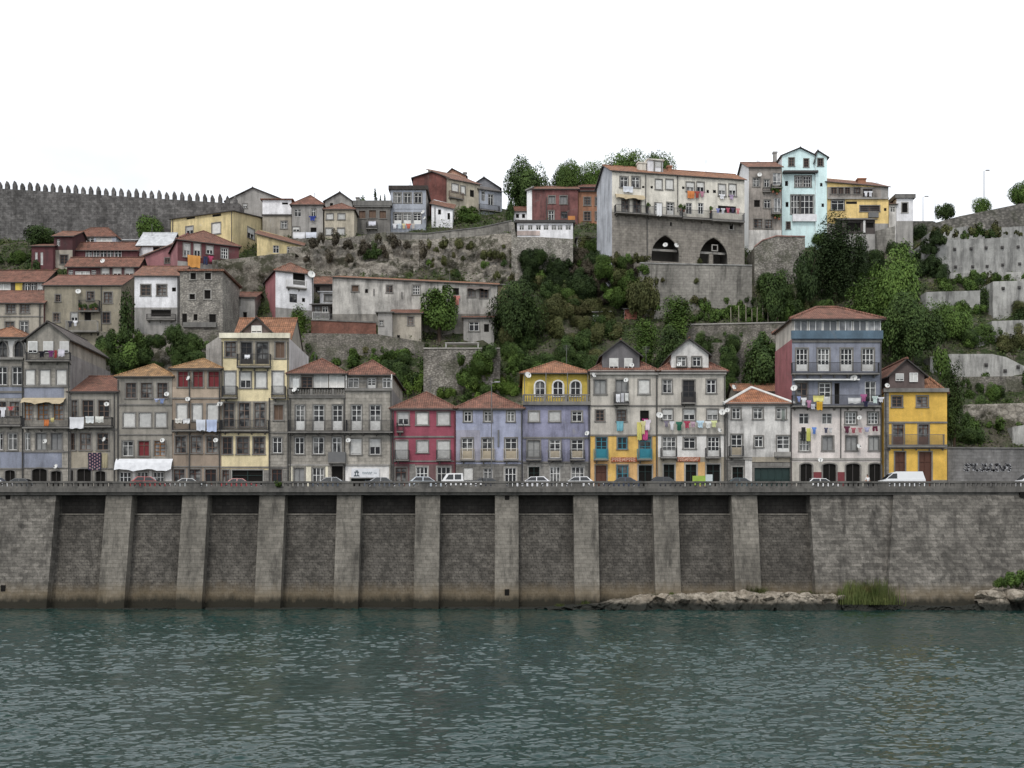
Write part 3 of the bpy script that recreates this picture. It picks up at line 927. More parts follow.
house('glazed_attic', 'grey granite house with a white glazed attic over a balustrade and white balcony doors', 289.3, 345, 388.5, 492, GREYW, None,
      row('f', 405, 430, 295.5, 305, 313.5, 324, 332.5, 342.5) + row('w', 437, 454, 295, 304, 313, 324, 332, 341.5) + row('s', 468, 491, 294, 304.5) + row('W', 468, 491, 312.5, 324) + [('n', 331.5, 343, 466, 491),
       ('bal', 287.5, 346, 420, 431.5, IRON), ('bal', 328, 345.4, 452, 462, GREYIRON, .6, 'solid'), ('band', 288, 345.4, 388.2, 389.2, GRANITE, .3), ('band', 289, 345, 396, 398, GRANITE, .22), ('band', 289, 345, 433.4, 435, GRANITE), ('band', 289, 345, 464, 465.8, PALEG),
       ('dish', 296, 390, 4), ('pipe', 290.3, 398, 488), ('pipe', 344.3, 398, 488)],
      [(289, 328, 466, 492, CREAMW)], Y=FY, depth=12)
h = HOUSES['glazed_attic']
attic(h, 373, 360, GREYW2, REDT, row('P', 374.5, 389, 290, 300.5, 314, 328, 329.5, 344.5) + row('d', 377, 388, 302, 312.5), .4)
link('balustrade', balustrade_mesh(h.x1 - h.x0, .3, .95, GRANITE), h.root, ((h.x0 + h.x1) / 2, 0, h.loc(317, 396)[1] + .01))
house('open_attic', 'grey granite house with a set-back attic balcony and a white shop front with sign', 345.3, 392, 389, 492, GREYW, None,
      row('f', 405, 430, 351.5, 361.5, 370, 380.5) + row('b', 439, 454.5, 350.5, 361.5) + [('h', 369.5, 380.5, 439, 454.5)] +
      [('G', 351, 380, 478.2, 491), ('bal', 346, 392.6, 420, 431.5, IRON), ('band', 345.3, 392.4, 388.8, 391, GRANITE, .25), ('band', 345.4, 392, 433.4, 435, GRANITE), ('band', 345.4, 389, 464, 465.8, PALEG, .12),
       ('dish', 349, 441, 3), ('pipe', 391, 392, 488),
       ('sign', 351.5, 379.5, 468.5, 477.6, TARPW, shop_marks)],
      [(345.3, 389, 466, 492, WHITEW)], Y=FY, depth=13, sides={'R': SIDEG})
h = HOUSES['open_attic']
attic(h, 374, 361.5, GREYW, REDT, row('v', 378.5, 388, 348, 359) + row('f', 378.5, 389, 367.5, 376) + row('v', 378.5, 388, 382.5, 391), .8)
link('railing', railing_mesh(h.x1 - h.x0, .1, 1.0, GREYIRON), h.root, ((h.x0 + h.x1) / 2, .15, h.zl + .02))
for px in (346, 391.5):
    q = MB(); a = h.loc(px, 389); q.box(a[0] - .06, a[0] + .06, .1, .22, h.zl, h.loc(px, 374)[1]); q.build('post', WHITE, h.root)
house('crimson', 'crimson tiled two storey house with a red hipped roof', 392.4, 455.5, 408, 492, REDW, ('hip', 393, REDT),
      [('h', 398, 408.5, 412.5, 425)] + row('b', 412.5, 425, 416.5, 428, 437.5, 449.5) + [('b', 395.5, 407.5, 441, 459), ('b', 417, 428, 441, 452.5), ('b', 437.5, 449.5, 441, 459)] +
      [('X', 395.5, 406.5, 467.5, 491)] + row('q', 467, 491, 416, 428, 437, 450.5) +
      [('bal', 394.5, 409, 450, 459.5, IRON), ('bal', 436, 451, 450, 459.5, IRON), ('bal', 396.5, 403, 423, 431, IRON), ('band', 392.4, 455.5, 408.3, 410.5, GRANITE, .3), ('band', 392.6, 455.4, 436, 437.6, GRANITE), ('band', 392.6, 455.4, 460.5, 462, GRANITE),
       ('pipe', 454.6, 411, 488, flat('red_pipe', (.12, .03, .035))), ('pipe', 393.4, 411, 488)],
      [(392.4, 455.5, 464, 492, plaster('dull_red_render', C(110, 74, 74), .5)), (409.5, 415, 464, 492, STONEW), (392.4, 394, 464, 492, STONEW)], Y=FY, depth=11)
house('lavender', 'lavender tiled two storey house with beige lower balcony doors', 455.9, 522.5, 408, 492, LAVW, ('hip', 393, REDT),
      row('w', 411.5, 421.5, 464, 471.5, 484, 491.8, 507, 514.5) + row('y', 438.5, 459, 462, 472.5, 482, 493, 505, 517) + [('b', 463.5, 473, 468, 491), ('w', 483.5, 492.5, 468, 480), ('q', 504.5, 516.5, 467.5, 491)] +
      [('bal', 460.3, 474.5, 449, 459.5, BEIGED, .5), ('bal', 480.3, 495, 449, 459.5, BEIGED, .5), ('bal', 503.5, 518.5, 449, 459.5, BEIGED, .5), ('band', 455.9, 522.5, 408.3, 410.4, GRANITE, .3), ('band', 456, 522.4, 460.6, 462, GRANITE), ('pipe', 521.6, 411, 488),
       ('band', 497.6, 499.3, 430, 447, GREYIRON, .14, 'shop_bracket')],
      [(455.9, 522.5, 464, 492, STONEW), (455.9, 480, 430, 462, plaster('grey_lavender_tile', C(138, 136, 152), .5))], Y=FY, depth=11)
house('yellow_attic', 'worn lavender house whose mustard yellow attic has three white arched windows', 522.9, 590, 403, 492, LAVW2, None,
      row('b', 411.5, 421.5, 529, 539, 549.5, 560) + [('w', 572, 582, 411.5, 421.5)] + [('s', 527.5, 540, 440, 457), ('y', 549.5, 560.5, 440, 458), ('y', 571.5, 583, 440, 458)] + [('G', 528.5, 539.5, 466.5, 491)] + row('q', 466.5, 491, 550, 560, 571.5, 584) +
      [('bal', 526, 541.5, 450, 459, GREYIRON), ('bal', 548, 562, 450, 459, GREYIRON), ('bal', 570, 585, 450, 459, IRON), ('band', 522.4, 590.2, 402.8, 405.4, GRANITE, .45), ('band', 523, 590, 437, 438.6, GRANITE), ('band', 523, 590, 461.5, 463, GRANITE),
       ('pipe', 589, 380, 488), ('dish', 527.5, 376, 3.6), ('dish', 587.3, 434, 3), ('ant', 566.5, 345, 366, 4)],
      [(523, 590, 462, 492, STONEW)], Y=FY, depth=11)
h = HOUSES['yellow_attic']
attic(h, 373, 362.5, MUSTW, ORANGET, row('a', 381, 397, 535, 545, 553, 563, 570.5, 580.5), .8)
link('balustrade', balustrade_mesh(h.x1 - h.x0, .25, 1.0, GRANITE), h.root, ((h.x0 + h.x1) / 2, -.1, h.zl + .01))
for px in (524.5, 546, 567.5, 588):
    q = MB(); a = h.loc(px, 389); q.box(a[0] - .05, a[0] + .05, .12, .22, h.zl, h.loc(px, 373)[1] + .1); q.build('post', GREYIRON, h.root)
house('teal_doors', 'grey gabled house with golden yellow lower floors and teal balcony doors', 590.4, 657.5, 370.5, 492, PALEW, ('hip', 353, REDT),
      [('s', 594.5, 606, 380, 394), ('s', 616, 627.5, 380, 403), ('b', 638.5, 649.5, 380, 394), ('d', 596, 604, 410, 421), ('d', 617, 626, 410, 421), ('n', 640, 649, 410.5, 421)] + [('t', 596, 607, 437, 458), ('u', 617.5, 627, 437, 449), ('t', 639.5, 651, 437, 458)] +
      [('x', 595.5, 606.5, 465.5, 491), ('u', 617, 628, 465.5, 482), ('G', 638.5, 652, 465, 491)] +
      [('gab', 602, 640, 370, 355, 620.5, 340.5, 7, SLATEW, OLDT, row('c', 358, 369, 609, 618.5, 624, 632.5), .4), ('bal', 614, 629, 392, 403.5, IRON), ('bal', 594, 608.5, 449, 459, TEAL), ('bal', 637.5, 652.5, 449, 459, TEAL),
       ('band', 589.8, 658, 370.5, 375, PALEG, .3), ('band', 590.6, 657.3, 405, 406.4, GRANITE), ('band', 590.6, 657.3, 434.5, 436, GRANITE), ('pipe', 656.4, 376, 488), ('dish', 626, 381, 3.4), ('dish', 631, 366, 3.4), ('dish', 593, 376, 2.6),
       ('sign', 611, 637, 457.4, 462, REDBOARD, red_marks(7))],
      [(590.4, 657.5, 436, 460, GOLDW), (590.4, 657.5, 460, 492, OCHRW), (608, 616, 464, 492, GOLDW)], Y=FY, depth=11.5)
house('white_gabled', 'pale house with a white boarded gable and orange shop front under a washing line', 657.9, 725.5, 370.5, 492, PALEW, ('hip', 353, REDT),
      row('w', 380, 393, 662.5, 672, 706.5, 716) + [('i', 683, 694.5, 380, 402)] + row('h', 409.5, 420, 662.5, 672.5, 683.5, 695, 707, 718) + [('F', 662.5, 676, 437, 456), ('w', 683.5, 695.5, 438, 448.5), ('F', 707.5, 719.5, 437, 456)] +
      [('G', 663.5, 674.5, 464.5, 491), ('G', 685.5, 696.5, 464.5, 491), ('G', 706.5, 720, 464, 491)] +
      [('gab', 671, 709, 370, 354, 689, 339, 7, WHITEW, OLDT, row('w', 357.5, 366.5, 677.5, 685.5, 692.5, 700.5), .4), ('bal', 682, 696, 392, 402.5, IRON), ('bal', 661, 677, 448, 457, IRON), ('bal', 706, 721, 448, 457, IRON),
       ('band', 657.4, 726, 370.5, 374.5, PALEG, .3), ('band', 658, 725.4, 405, 406.4, GRANITE), ('band', 658, 725.4, 434, 435.6, GRANITE), ('pipe', 724.5, 376, 488), ('dish', 658.8, 416, 3.6), ('dish', 721.5, 413, 4.2), ('dish', 718, 431, 2.8), ('dish', 679, 365, 2),
       ('sign', 677, 700, 457.2, 461.6, REDBOARD, red_marks(9))],
      [(657.9, 725.5, 435, 457, WHITEW), (657.9, 725.5, 457, 492, BEIGEW), (676, 684, 462, 492, OCHRW), (698, 705, 462, 492, OCHRW)], Y=FY, depth=11.5)
TRIMR = tiles('orange_tiles_white_ridge', (.36, .16, .085), (.28, .13, .08), .3); ROOFSET['orange_tiles_white_ridge'] = flat('white_mortar', (.6, .6, .58))
house('mouldy_white', 'low stained white house with white ridges on its orange roof and a wide green garage', 725.9, 791.6, 403, 492, PALEW2, ('hip', 388.5, TRIMR),
      row('w', 408, 419, 732, 740.5, 753.5, 762.5, 776.5, 786) + [('y', 731.5, 742, 435, 455.5), ('w', 754.5, 763, 436, 447), ('f', 777, 789.5, 436, 455)] + [('G', 732.5, 743, 466.5, 491), ('g', 754.5, 790, 467.5, 491)] +
      [('bal', 729.5, 744, 446, 456, IRON), ('bal', 775, 791, 453.5, 456, PALEG, .4, 'solid'), ('band', 725.5, 792, 402.6, 405.5, PALEG, .25), ('band', 752, 791.5, 457, 462, BEIGEW, .06), ('band', 726, 752, 458, 460, PALEG), ('pipe', 727, 405, 488), ('pipe', 790.6, 405, 488), ('dish', 732.5, 388, 3), ('dish', 724.8 + 2, 411, 3.2)],
      [(725.9, 791.6, 457, 492, STONEW), (745, 752, 460, 492, WHITEW)], Y=FY, depth=11)
house('tall_blue', 'tall blue tiled house with a red side wall, blue board band and glazed top floor', 792, 881.5, 339, 492, BLUET, None,
      row('F', 348.5, 371, 796, 808, 817.5, 829.5, 840.5, 852.5, 862, 874) + [('d', 796.5, 807, 383, 402), ('f', 819, 831, 383, 404), ('n', 834.5, 839.5, 383, 404), ('v', 865, 876, 381.5, 402)] + row('v', 413.5, 424, 799, 809, 822, 832) + row('W', 412, 424, 845.5, 856, 868, 878) +
      [('W', 799.5, 809.5, 433, 451)] + row('s', 436.5, 450.5, 822.5, 833, 846, 857, 869, 879) + row('m', 463.5, 491, 800.5, 812, 823, 836, 846, 860, 869, 881) +
      [('bal', 792.5, 880, 362.5, 373, IRON), ('bal', 793, 881, 395, 405.5, IRON, .9), ('band', 791, 882.2, 331, 339.2, BLUEBAND, .35, 'balcony_board'), ('band', 792, 881.5, 340.5, 342.5, GRANITE, .12), ('band', 793, 858, 379.8, 381, WHITE, .7, 'canopy'),
       ('band', 792, 881.5, 406.5, 408.5, GRANITE, .14), ('band', 792, 881.5, 458, 460.5, PALEG, .1), ('pipe', 882.6 - 2, 342, 488), ('pipe', 840.5, 408, 458), ('dish', 853, 379, 3.6), ('dish', 793.5, 389, 3.8), ('dish', 819.5, 460.5, 3.2), ('dish', 857, 447, 3), ('dish', 858.5, 418.5, 3)],
      [(792, 881.5, 408, 462, PINKW), (792, 881.5, 462, 492, PALEW), (812, 823, 472, 492, flat('oxblood_paint', (.16, .035, .04))), (836, 846, 472, 492, MATS['oxblood_paint'] if 'oxblood_paint' in MATS else PALEW), (860, 869, 472, 480, PALEW)],
      Y=FY, depth=8.4, sides={'L': REDSIDE})
h = HOUSES['tall_blue']
attic(h, 319, 308.5, PALEW, REDT, row('p', 320.5, 338, 794, 807.5, 809, 822, 823, 837, 838.5, 852, 853, 866.5, 867.5, 880.5), .2, over=.4)
house('sun_yellow', 'sun yellow three storey house with a brown boarded gable and orange roof', 884, 947, 392, 492, SUNW, None,
      row('d', 396.5, 407, 892, 902, 917, 927.5) + row('X', 424.5, 444.5, 893, 903.5, 918.5, 928.5) + row('x', 452, 491, 895, 905, 919, 931.5) +
      [('bal', 888, 945, 434.5, 446, GREYIRON, .6), ('band', 883, 948, 388.6, 392.4, GRANITE, .4), ('band', 884.2, 947, 421.6, 423.4, GRANITE), ('band', 884.2, 947, 444.6, 449, GRANITE, .12), ('pipe', 885.5, 393, 488), ('dish', 885.6, 386.5, 2.6),
       ('gab', 889, 925, 390, 375, 906, 359.5, 8, WOODW, REDT, [('c', 895.5, 903.5, 373.5, 381), ('P', 909.5, 917.5, 373, 382)], .5)],
      [(884, 889, 392, 492, STONEW), (884, 947, 480, 492, STONEW)], Y=FY, depth=10.5)
h = HOUSES['sun_yellow']
hip_roof(h.x0 + .3, h.x1, .4, 10.2, h.zl + .1, h.loc(915, 360, 4)[1], .3).build('roof', rmats(ORANGET), h.root)
# ------------------------------------------------------------------ houses climbing the hillside
OLIVEW = plaster('olive_render', C(134, 124, 100), .5)
DREDW = plaster('dark_red_cladding', C(98, 46, 50), .6)
DREDW2 = plaster('maroon_cladding', C(80, 42, 45), .6)
HYELW = plaster('hill_yellow', C(190, 170, 112, 1.3, .24), .55)
HYELW2 = plaster('hill_yellow_side', C(180, 162, 112, 1.3, .26), .6)
HWHITE = plaster('hill_white', C(204, 203, 206), .35)
HGREY = plaster('hill_grey', C(140, 136, 130), .6)
HGREY2 = plaster('hill_warm_grey', C(150, 140, 122), .6)
HBEIGE = plaster('hill_beige', C(168, 156, 130), .5)
RUBW = rubble('ruin_rubble', (.36, .335, .295), (.28, .262, .232), (.19, .178, .16), 3.4, .5)
RUSTW = plaster('rusted_sheet', C(106, 54, 44), .9, .45)
RUSTB = plaster('orange_brown_tile', C(142, 88, 48), .45)
RREDW = plaster('peeling_red', C(116, 64, 60), 1.0, .4)
BGREYW = plaster('blue_grey_render', C(140, 146, 158), .35)
TURQ = plaster('turquoise_render', C(180, 219, 219), .25, .12)
TURQ2 = plaster('turquoise_light', C(205, 232, 230), .15, .1)
CREAMH = plaster('hill_cream', C(194, 187, 170), .5)
LONGW = plaster('long_wall_render', C(164, 159, 150), 1., .35)
CONVST = masonry('convent_stone', (.29, .265, .23), (.225, .205, .18), (.16, .148, .132), .8, .4, .45)
PALESIDE = plaster('pale_blue_grey_side', C(160, 164, 172), .6)
VWHITE = plaster('very_white_side', C(226, 226, 230), .2, .1)
BROWNF2 = plaster('brown_grey_render', C(140, 130, 120), .75, .3)
DKWOOD = plaster('dark_weathered_boards', C(74, 66, 62), .5)
PINKH = plaster('pink_render', C(150, 88, 92), .4)
TINR = flat('pale_tin_roof', (.42, .43, .44), .6, .3, .25)

house('low_red_left', 'grey house with a red roof and brown windows at the left edge', -26, 43.5, 302.5, 338, HGREY2, ('side', 291.5, REDT),
      row('d', 304.5, 313, -12, -4, 6.5, 15, 20.5, 29) + [('d', 5.5, 14, 322, 332.5), ('w', 20, 28, 321, 334)] + [('band', -26, 44, 316, 317, GRANITE), ('pipe', 40, 304, 338)], depth=9, sides={'R': DREDW})
house('yellow_panel', 'long low house with one yellow panel, white framed glazing and a red roof', -28, 44, 281.5, 298, DKWOOD, ('side', 271, REDT),
      [('P', -4, 10.5, 282.5, 290)] + row('v', 283, 291.5, 24.5, 30, 31, 36) + [('c', 37, 42.5, 283, 291)] + [('band', 16, 43.5, 291.5, 294, HWHITE, .5, 'ledge'), ('band', 15.5, 22.5, 282.5, 291, MUSTW, .05, 'panel')], depth=8)
house('little_dormer', 'tiny dark attic hut with two white windows rising from red roofs', 28, 53, 271.5, 282, DKWOOD, ('side', 267.5, OLDT),
      row('P', 272.5, 278.5, 30, 36, 44, 51), Y=gnd(40, 296) + 5, depth=5, sink=6)
house('olive', 'olive rendered house with plant filled balconies and a red tiled roof', 44.5, 121, 285, 348, OLIVEW, ('side', 276, REDT),
      [('d', 55.5, 60.5, 295, 301.5), ('d', 104, 112, 292, 303), ('d', 53.5, 59.5, 313.5, 322), ('d', 102.5, 110, 312.5, 323), ('d', 87, 94, 291.5, 300.5), ('h', 71, 77.5, 312.5, 322), ('n', 84.5, 91, 312, 321), ('n', 97, 100.5, 331.5, 336)] +
      [('bal', 78, 98.5, 300, 310.5, IRON), ('bal', 65, 96.5, 320.5, 331, PALEG, .9), ('dish', 79.5, 292.5, 3), ('pipe', 101.5, 286, 345)], depth=11)
house('red_top', 'small grey walled house under an orange roof, topmost of the dark red tiers', 73, 116, 236.5, 252, BGREYW, ('hip', 228.5, REDT),
      row('v', 237, 243, 76, 84, 86, 94) + [('P', 96, 112, 237.5, 244)], Y=187, depth=4.5, over=.15, sink=6)
house('red_mid', 'dark red clad house with a strip of five white windows', 73, 137.5, 249.5, 266, DREDW, ('side', 243, REDT),
      row('v', 250, 258.5, 85.5, 92, 92.8, 99.5, 100.2, 106.5, 107.2, 113.5, 114.2, 121.5), Y=182.6, depth=4, sink=6)
house('red_low', 'maroon clad house with three tall white windows under orange eaves', 67, 138, 266, 286, DREDW2, ('side', 258, REDT),
      row('h', 267.5, 279, 101.5, 109, 113, 121, 125, 133.5) + [('v', 68.5, 73, 270, 277.5), ('P', 75, 90, 271, 278), ('v', 91.5, 96, 270, 277.5)] + [('dish', 104, 262, 3.2)], Y=177.4, depth=4.6)
house('maroon_shed', 'maroon corrugated shed house with white window strips beside the castle wall', 31.5, 53, 246, 272, DREDW, ('shed', 243, OLDT),
      row('P', 252, 265, 35, 37.5, 40.5, 43), depth=8)
house('maroon_tower', 'narrow maroon house on a brown base left of the orange roofed tiers', 54, 72.5, 236, 270, DREDW2, ('side', 232, OLDT),
      [('v', 57, 60, 239, 246), ('d', 60, 68, 255, 264)], [(54, 72.5, 250, 270, HGREY2)], depth=8)
house('white_hut', 'white walled hut beside the dark red tiers', 117, 135, 240.5, 252, HWHITE, ('shed', 238.5, TINR), [('n', 126, 129, 243, 247)], depth=5)
house('white_shed', 'white corrugated shed with a pale pitched roof below the castle wall', 138, 169.5, 245, 258, HWHITE, ('side', 233.5, TINR), [('n', 153, 160, 247, 250.5)], Y=183.5, depth=7)
house('big_yellow', 'big plain yellow house standing at an angle, with a small grey window and two vents', 171, 233, 211, 268, HYELW, ('shed', 240, OLDT),
      [('b', 212, 220.5, 223, 234), ('n', 186.5, 195, 216.5, 219), ('n', 212.5, 221, 214, 216.5), ('h', 186, 193, 226.5, 234)] + [('pipe', 173, 216, 262), ('pipe', 232, 211.5, 262)],
      Y=gnd(202, 268) + 6, rot=-21, depth=22, sides={'R': HYELW2}, sideops=[('h', 'R', 247.5, 254.5, 228.5, 238.5), ('n', 'R', 278, 281, 236, 239)])
house('small_yellow', 'small yellow house with sloping brown roof edge and a balcony', 257, 302.5, (233.5, 246), 269, HYELW, ('shed', 236, OLDT),
      [('v', 273, 279, 244.5, 253), ('v', 287, 293, 246.5, 255), ('bal', 270, 286, 254.5, 262, GREYIRON)], rot=8, depth=6, sides={'L': HYELW2})
house('laundry_red', 'maroon house on a grey foot with an orange sheet hanging from its window', 177.5, 239, 239, 270, DREDW, ('hip', 232, REDT),
      row('h', 243.5, 257, 183.5, 190, 194, 200.5) + [('h', 206.5, 213, 246, 254), ('W', 221, 228, 248, 258.5)], [(177, 239, 264, 272, HGREY)], Y=gnd(208, 270) - 5, rot=25, depth=14, sides={'L': PINKH})
house('pink_annex', 'faded pink annex with a slanting roof line against the yellow house', 139.5, 176, (258, 242), 272, PINKH, ('shed', 240, OLDT), [('d', 165, 170, 256, 263)], depth=7)
house('white_two_window', 'white house with two brown windows over a dark recessed terrace', 134.5, 178.5, 275.5, 350, HWHITE, ('side', 267, OLDT),
      row('d', 285, 295.5, 141, 150.5, 157, 166.5) + [('n', 172, 176, 287.5, 291.5), ('n', 151, 171, 309.5, 316.5)] + [('bal', 146, 175, 314, 319, DARKF, .5), ('pipe', 178, 277, 340)],
      [(134, 179, 307.5, 352, HGREY)], depth=9)
house('stone_ruin', 'roofless looking grey stone house with empty window holes', 180, 222.5, 271.5, 352, RUBW, ('flat', 269.5, OLDT),
      row('N', 273, 279.5, 190.5, 196, 205, 211) + [('N', 189.5, 195, 294, 299.5), ('N', 204.5, 210.5, 290, 299), ('n', 182, 187, 313.5, 326), ('n', 193.5, 197.5, 314, 320.5), ('n', 209, 216, 314, 323)] +
      [('band', 184, 217, 323, 328, DARKCONC, .6, 'ledge')], depth=10)
house('ruin_neighbour', 'small grey house with a red roof edge squeezed beside the stone ruin', 230, 255, 297, 325, HGREY, ('side', 293, REDT), [('d', 234, 239.5, 298.8, 305), ('N', 243, 247, 312, 318.5)], depth=7)
house('white_red_side', 'white house with a red and cream side wall and a dark upper loggia', 275.5, 313.5, 270, 322, HWHITE, ('hip', 264, OLDT),
      [('n', 293, 305, 272.5, 285), ('e', 289.5, 297, 294, 302.5), ('n', 302, 305, 298, 302)] + [('bal', 287, 307, 280, 287, WHITE, .6), ('dish', 310.5, 275.5, 4.2), ('pipe', 312.5, 272, 312)],
      [(275, 314, 309, 322, HGREY)], rot=24, depth=11, sides={'L': REDSIDE}, sideops=[('d', 'L', 262, 265, 280, 287)])
house('loggia', 'dark timber house with open galleries and white balcony panels', 312, 364, 304.5, 321, DKWOOD, ('shed', 303, DARKCONC),
      [('e', 314, 320, 306, 318), ('v', 322, 328, 306.5, 313), ('n', 330, 336, 306.5, 318), ('s', 338, 345, 306.5, 318), ('f', 346.5, 353, 306.5, 319.5)] + [('bal', 312, 329, 312, 319.5, WHITE, .4), ('bal', 329.5, 362, 314, 320, GREYIRON, .4)], depth=6)
house('white_box', 'white cabin with grey shutters perched above the dark timber galleries', 320, 339, 292.5, 304.5, HWHITE, ('flat', 291.5, TINR), [('s', 324.5, 333, 294.5, 301)], Y=gnd(330, 321) + 3.2, depth=6, sink=8)
house('brown_roof_hut', 'dark hut with a brown tiled roof behind the white cabin', 312.5, 331, 283.5, 300, DKWOOD, ('side', 277.5, OLDT), [('n', 315, 320, 286, 293)], Y=gnd(330, 321) + 7, depth=6, sink=8)
house('stair_gallery', 'slanting covered stair gallery with red and white bars', 364.5, 381, (306, 298), 322, DREDW2, ('shed', 297, DARKCONC), [('v', 367, 371, 308, 316), ('P', 373, 378, 304, 314)] + [('bal', 365, 381, 309, 317, PALEG, .3)], depth=4)
house('long_white', 'long shabby white building with scattered windows under an orange roof edge', 332.5, 497, (277, 285), 333, LONGW, ('shed', 279.5, ORANGET),
      [('S', 352, 358.5, 281, 291.5), ('d', 386.5, 392.5, 284, 292.5), ('W', 412.5, 420, 285, 294.5), ('n', 442, 447, 287, 294), ('n', 453, 459, 288, 295), ('d', 468, 475, 288, 297), ('d', 480, 488, 288.5, 298)] +
      [('n', 365, 368, 289, 293), ('pipe', 402, 292, 299), ('pipe', 374, 289, 296), ('awn', 467, 490, 286.5, 289, flat('dull_board', (.12, .1, .09)))], [(332, 497, 314, 334, plaster('long_wall_foot', C(122, 116, 106), .9, .4))], depth=9)
house('lean_to_left', 'grey lean-to with an orange tiled roof below the long white building', 391.5, 421, 313, 346, HGREY2, ('shed', 308, REDT), [('d', 408, 413.5, 317, 325), ('n', 397, 400, 335, 340)], depth=5)
house('lean_to_mid', 'plain grey block with one tiny window between the stair gallery and the lean-to', 378, 392, 313, 348, HGREY, ('flat', 312, DARKCONC), [('w', 379.5, 383, 321, 325.5)], depth=5)
house('lean_to_right', 'grey lean-to with an orange roof tucked behind the dark trees', 463.5, 494, 317.5, 343, HGREY, ('shed', 312.5, REDT), [('w', 469, 479, 322, 331), ('n', 484, 489, 324, 332)], depth=5)
house('gold_block', 'small ochre block at the end of the long white building', 498, 508, 285.5, 306, plaster('ochre_block', C(170, 150, 100), .5), ('flat', 284.5, DARKCONC), [('n', 501, 504, 290, 294)], depth=4)

# upper row against the sky
house('big_gable', 'wide grey gabled house at the end of the castle wall', 226, 286, 201, 218, HGREY, ('gable', 188, OLDT, 253), row('h', 203.5, 208, 234, 238, 243, 247), depth=10)
house('white_cabin', 'white cabin jutting out over a grey base beside the wide gable', 262.5, 291.5, 200, 238, HGREY2, ('flat', 199, OLDT),
      [('n', 282, 288, 202.5, 204.5), ('w', 281, 287, 221, 228.5)] + [('band', 262, 292, 214.5, 216, DARKF, .2, 'ledge')], [(262.5, 291.5, 200, 215, HWHITE)], depth=5)
house('blue_cloth_house', 'grey house with red hipped roof above a row of white sheets', 292, 323, 204, 240, HGREY, ('hip', 196, REDT), [('v', 294.5, 301, 209, 216.5), ('w', 311.5, 315.5, 208.5, 217), ('h', 292.8, 299.5, 227, 231.5), ('n', 310.5, 316.5, 227.5, 232.5)], depth=8)
house('rear_grey', 'grey gabled house standing behind the beige four window house', 325, 352, 201, 212, HGREY, ('gable', 192.5, OLDT, 340), [('n', 330, 333, 203, 206)], Y=gnd(339, 238) + 9, depth=8, sink=8)
house('four_window', 'beige house with four white shuttered windows and a small red roof', 324.5, 354, 209, 240, HBEIGE, ('hip', 204, REDT), row('b', 214, 219.5, 326.5, 333, 338, 345) + row('b', 228.5, 235, 325.8, 332.5, 337.5, 344.5), depth=8)
house('crenel_ruin', 'dark stone house with a heavy cornice and boarded windows', 355, 390, 206, 236, plaster('sooty_stone', C(104, 100, 94), .7), ('flat', 201, DARKCONC),
      [('S', 359, 365.5, 211, 218.5), ('S', 369, 376, 210, 218), ('S', 379.5, 386, 211, 218.5)] + [('band', 354.5, 390.5, 205.8, 207.5, DARKCONC, .3), ('bal', 366, 377, 222, 228, IRON, .6), ('chim', 356, 359, 197, 202, .5, HGREY)], depth=8)
house('blue_grey', 'narrow blue grey house with white windows in two rows against the sky', 390.5, 426, 190, 232, BGREYW, ('flat', 186, GREYT),
      row('w', 193, 203, 394, 401, 404, 411, 414.5, 421.5) + row('f', 213, 224, 394, 401.5, 403.5, 411, 413.5, 421) + [('dish', 423.5, 213, 2.6), ('dish', 425, 219, 2), ('band', 391, 426, 204, 209, BGREYW, .06, 'panel')], depth=9, sides={'R': HGREY})
house('white_slot', 'little white house with dark slot windows left of a round bush', 431.5, 452.5, (203.5, 209), 228, HWHITE, ('shed', 202, OLDT), [('n', 438, 441, 208.5, 214.5), ('n', 447.5, 450, 213, 219.5)] + [('pipe', 435, 207, 226)], depth=6)
house('rust', 'tall house clad in rust red metal sheets', 413, 448, 178, 215, RUSTW, ('gable', 172, OLDT, 432), [], Y=gnd(430, 226) + 8, depth=9, sink=6)
house('beige_rooms', 'long beige house receding behind the rust red one, with a timber balcony', 448.5, 480, 178.5, 216, HBEIGE, ('shed', 176, OLDT), [('b', 452, 458, 184, 192), ('n', 470, 474, 190, 197), ('b', 461, 465, 186, 194)] + [('bal', 450, 464, 193, 199, BROWNF, .6)], Y=gnd(460, 222) + 5, rot=30, depth=9, sink=6)
house('orange_top', 'orange rendered attic block with a chimney, highest on the left skyline', 444, 466, 176, 190, plaster('orange_render', C(176, 118, 84), .35), ('gable', 169, OLDT, 452), [('n', 456, 459, 177, 180), ('chim', 463.5, 466.5, 172, 179, 1, HGREY)], Y=gnd(455, 216) + 12, depth=7, sink=12)
house('slate_terrace', 'slate grey terraced house with white windows and iron balconies', 480, 502, 189, 216, BGREYW, ('shed', 187, GREYT), [('v', 481.5, 485, 191, 201), ('v', 488, 493.5, 194, 205)] + [('bal', 480, 500, 205, 210, IRON)], Y=gnd(488, 220) + 5, rot=22, depth=8, sink=6)
house('slate_dormers', 'grey slate house with steep dormers on the skyline', 468, 500, 188, 200, plaster('slate_cladding', C(112, 112, 118), .4), ('gable', 177.5, GREYT, 484), row('v', 182.5, 187, 476, 479) [:0], Y=gnd(488, 216) + 12, depth=7, sink=12)
house('white_orange_cap', 'tiny white house with an orange tiled cap by the big dark tree', 510.5, 527, 211, 222, HWHITE, ('side', 207.5, REDT), [('n', 516, 519, 214, 218), ('n', 522, 525, 214, 218)], depth=5)
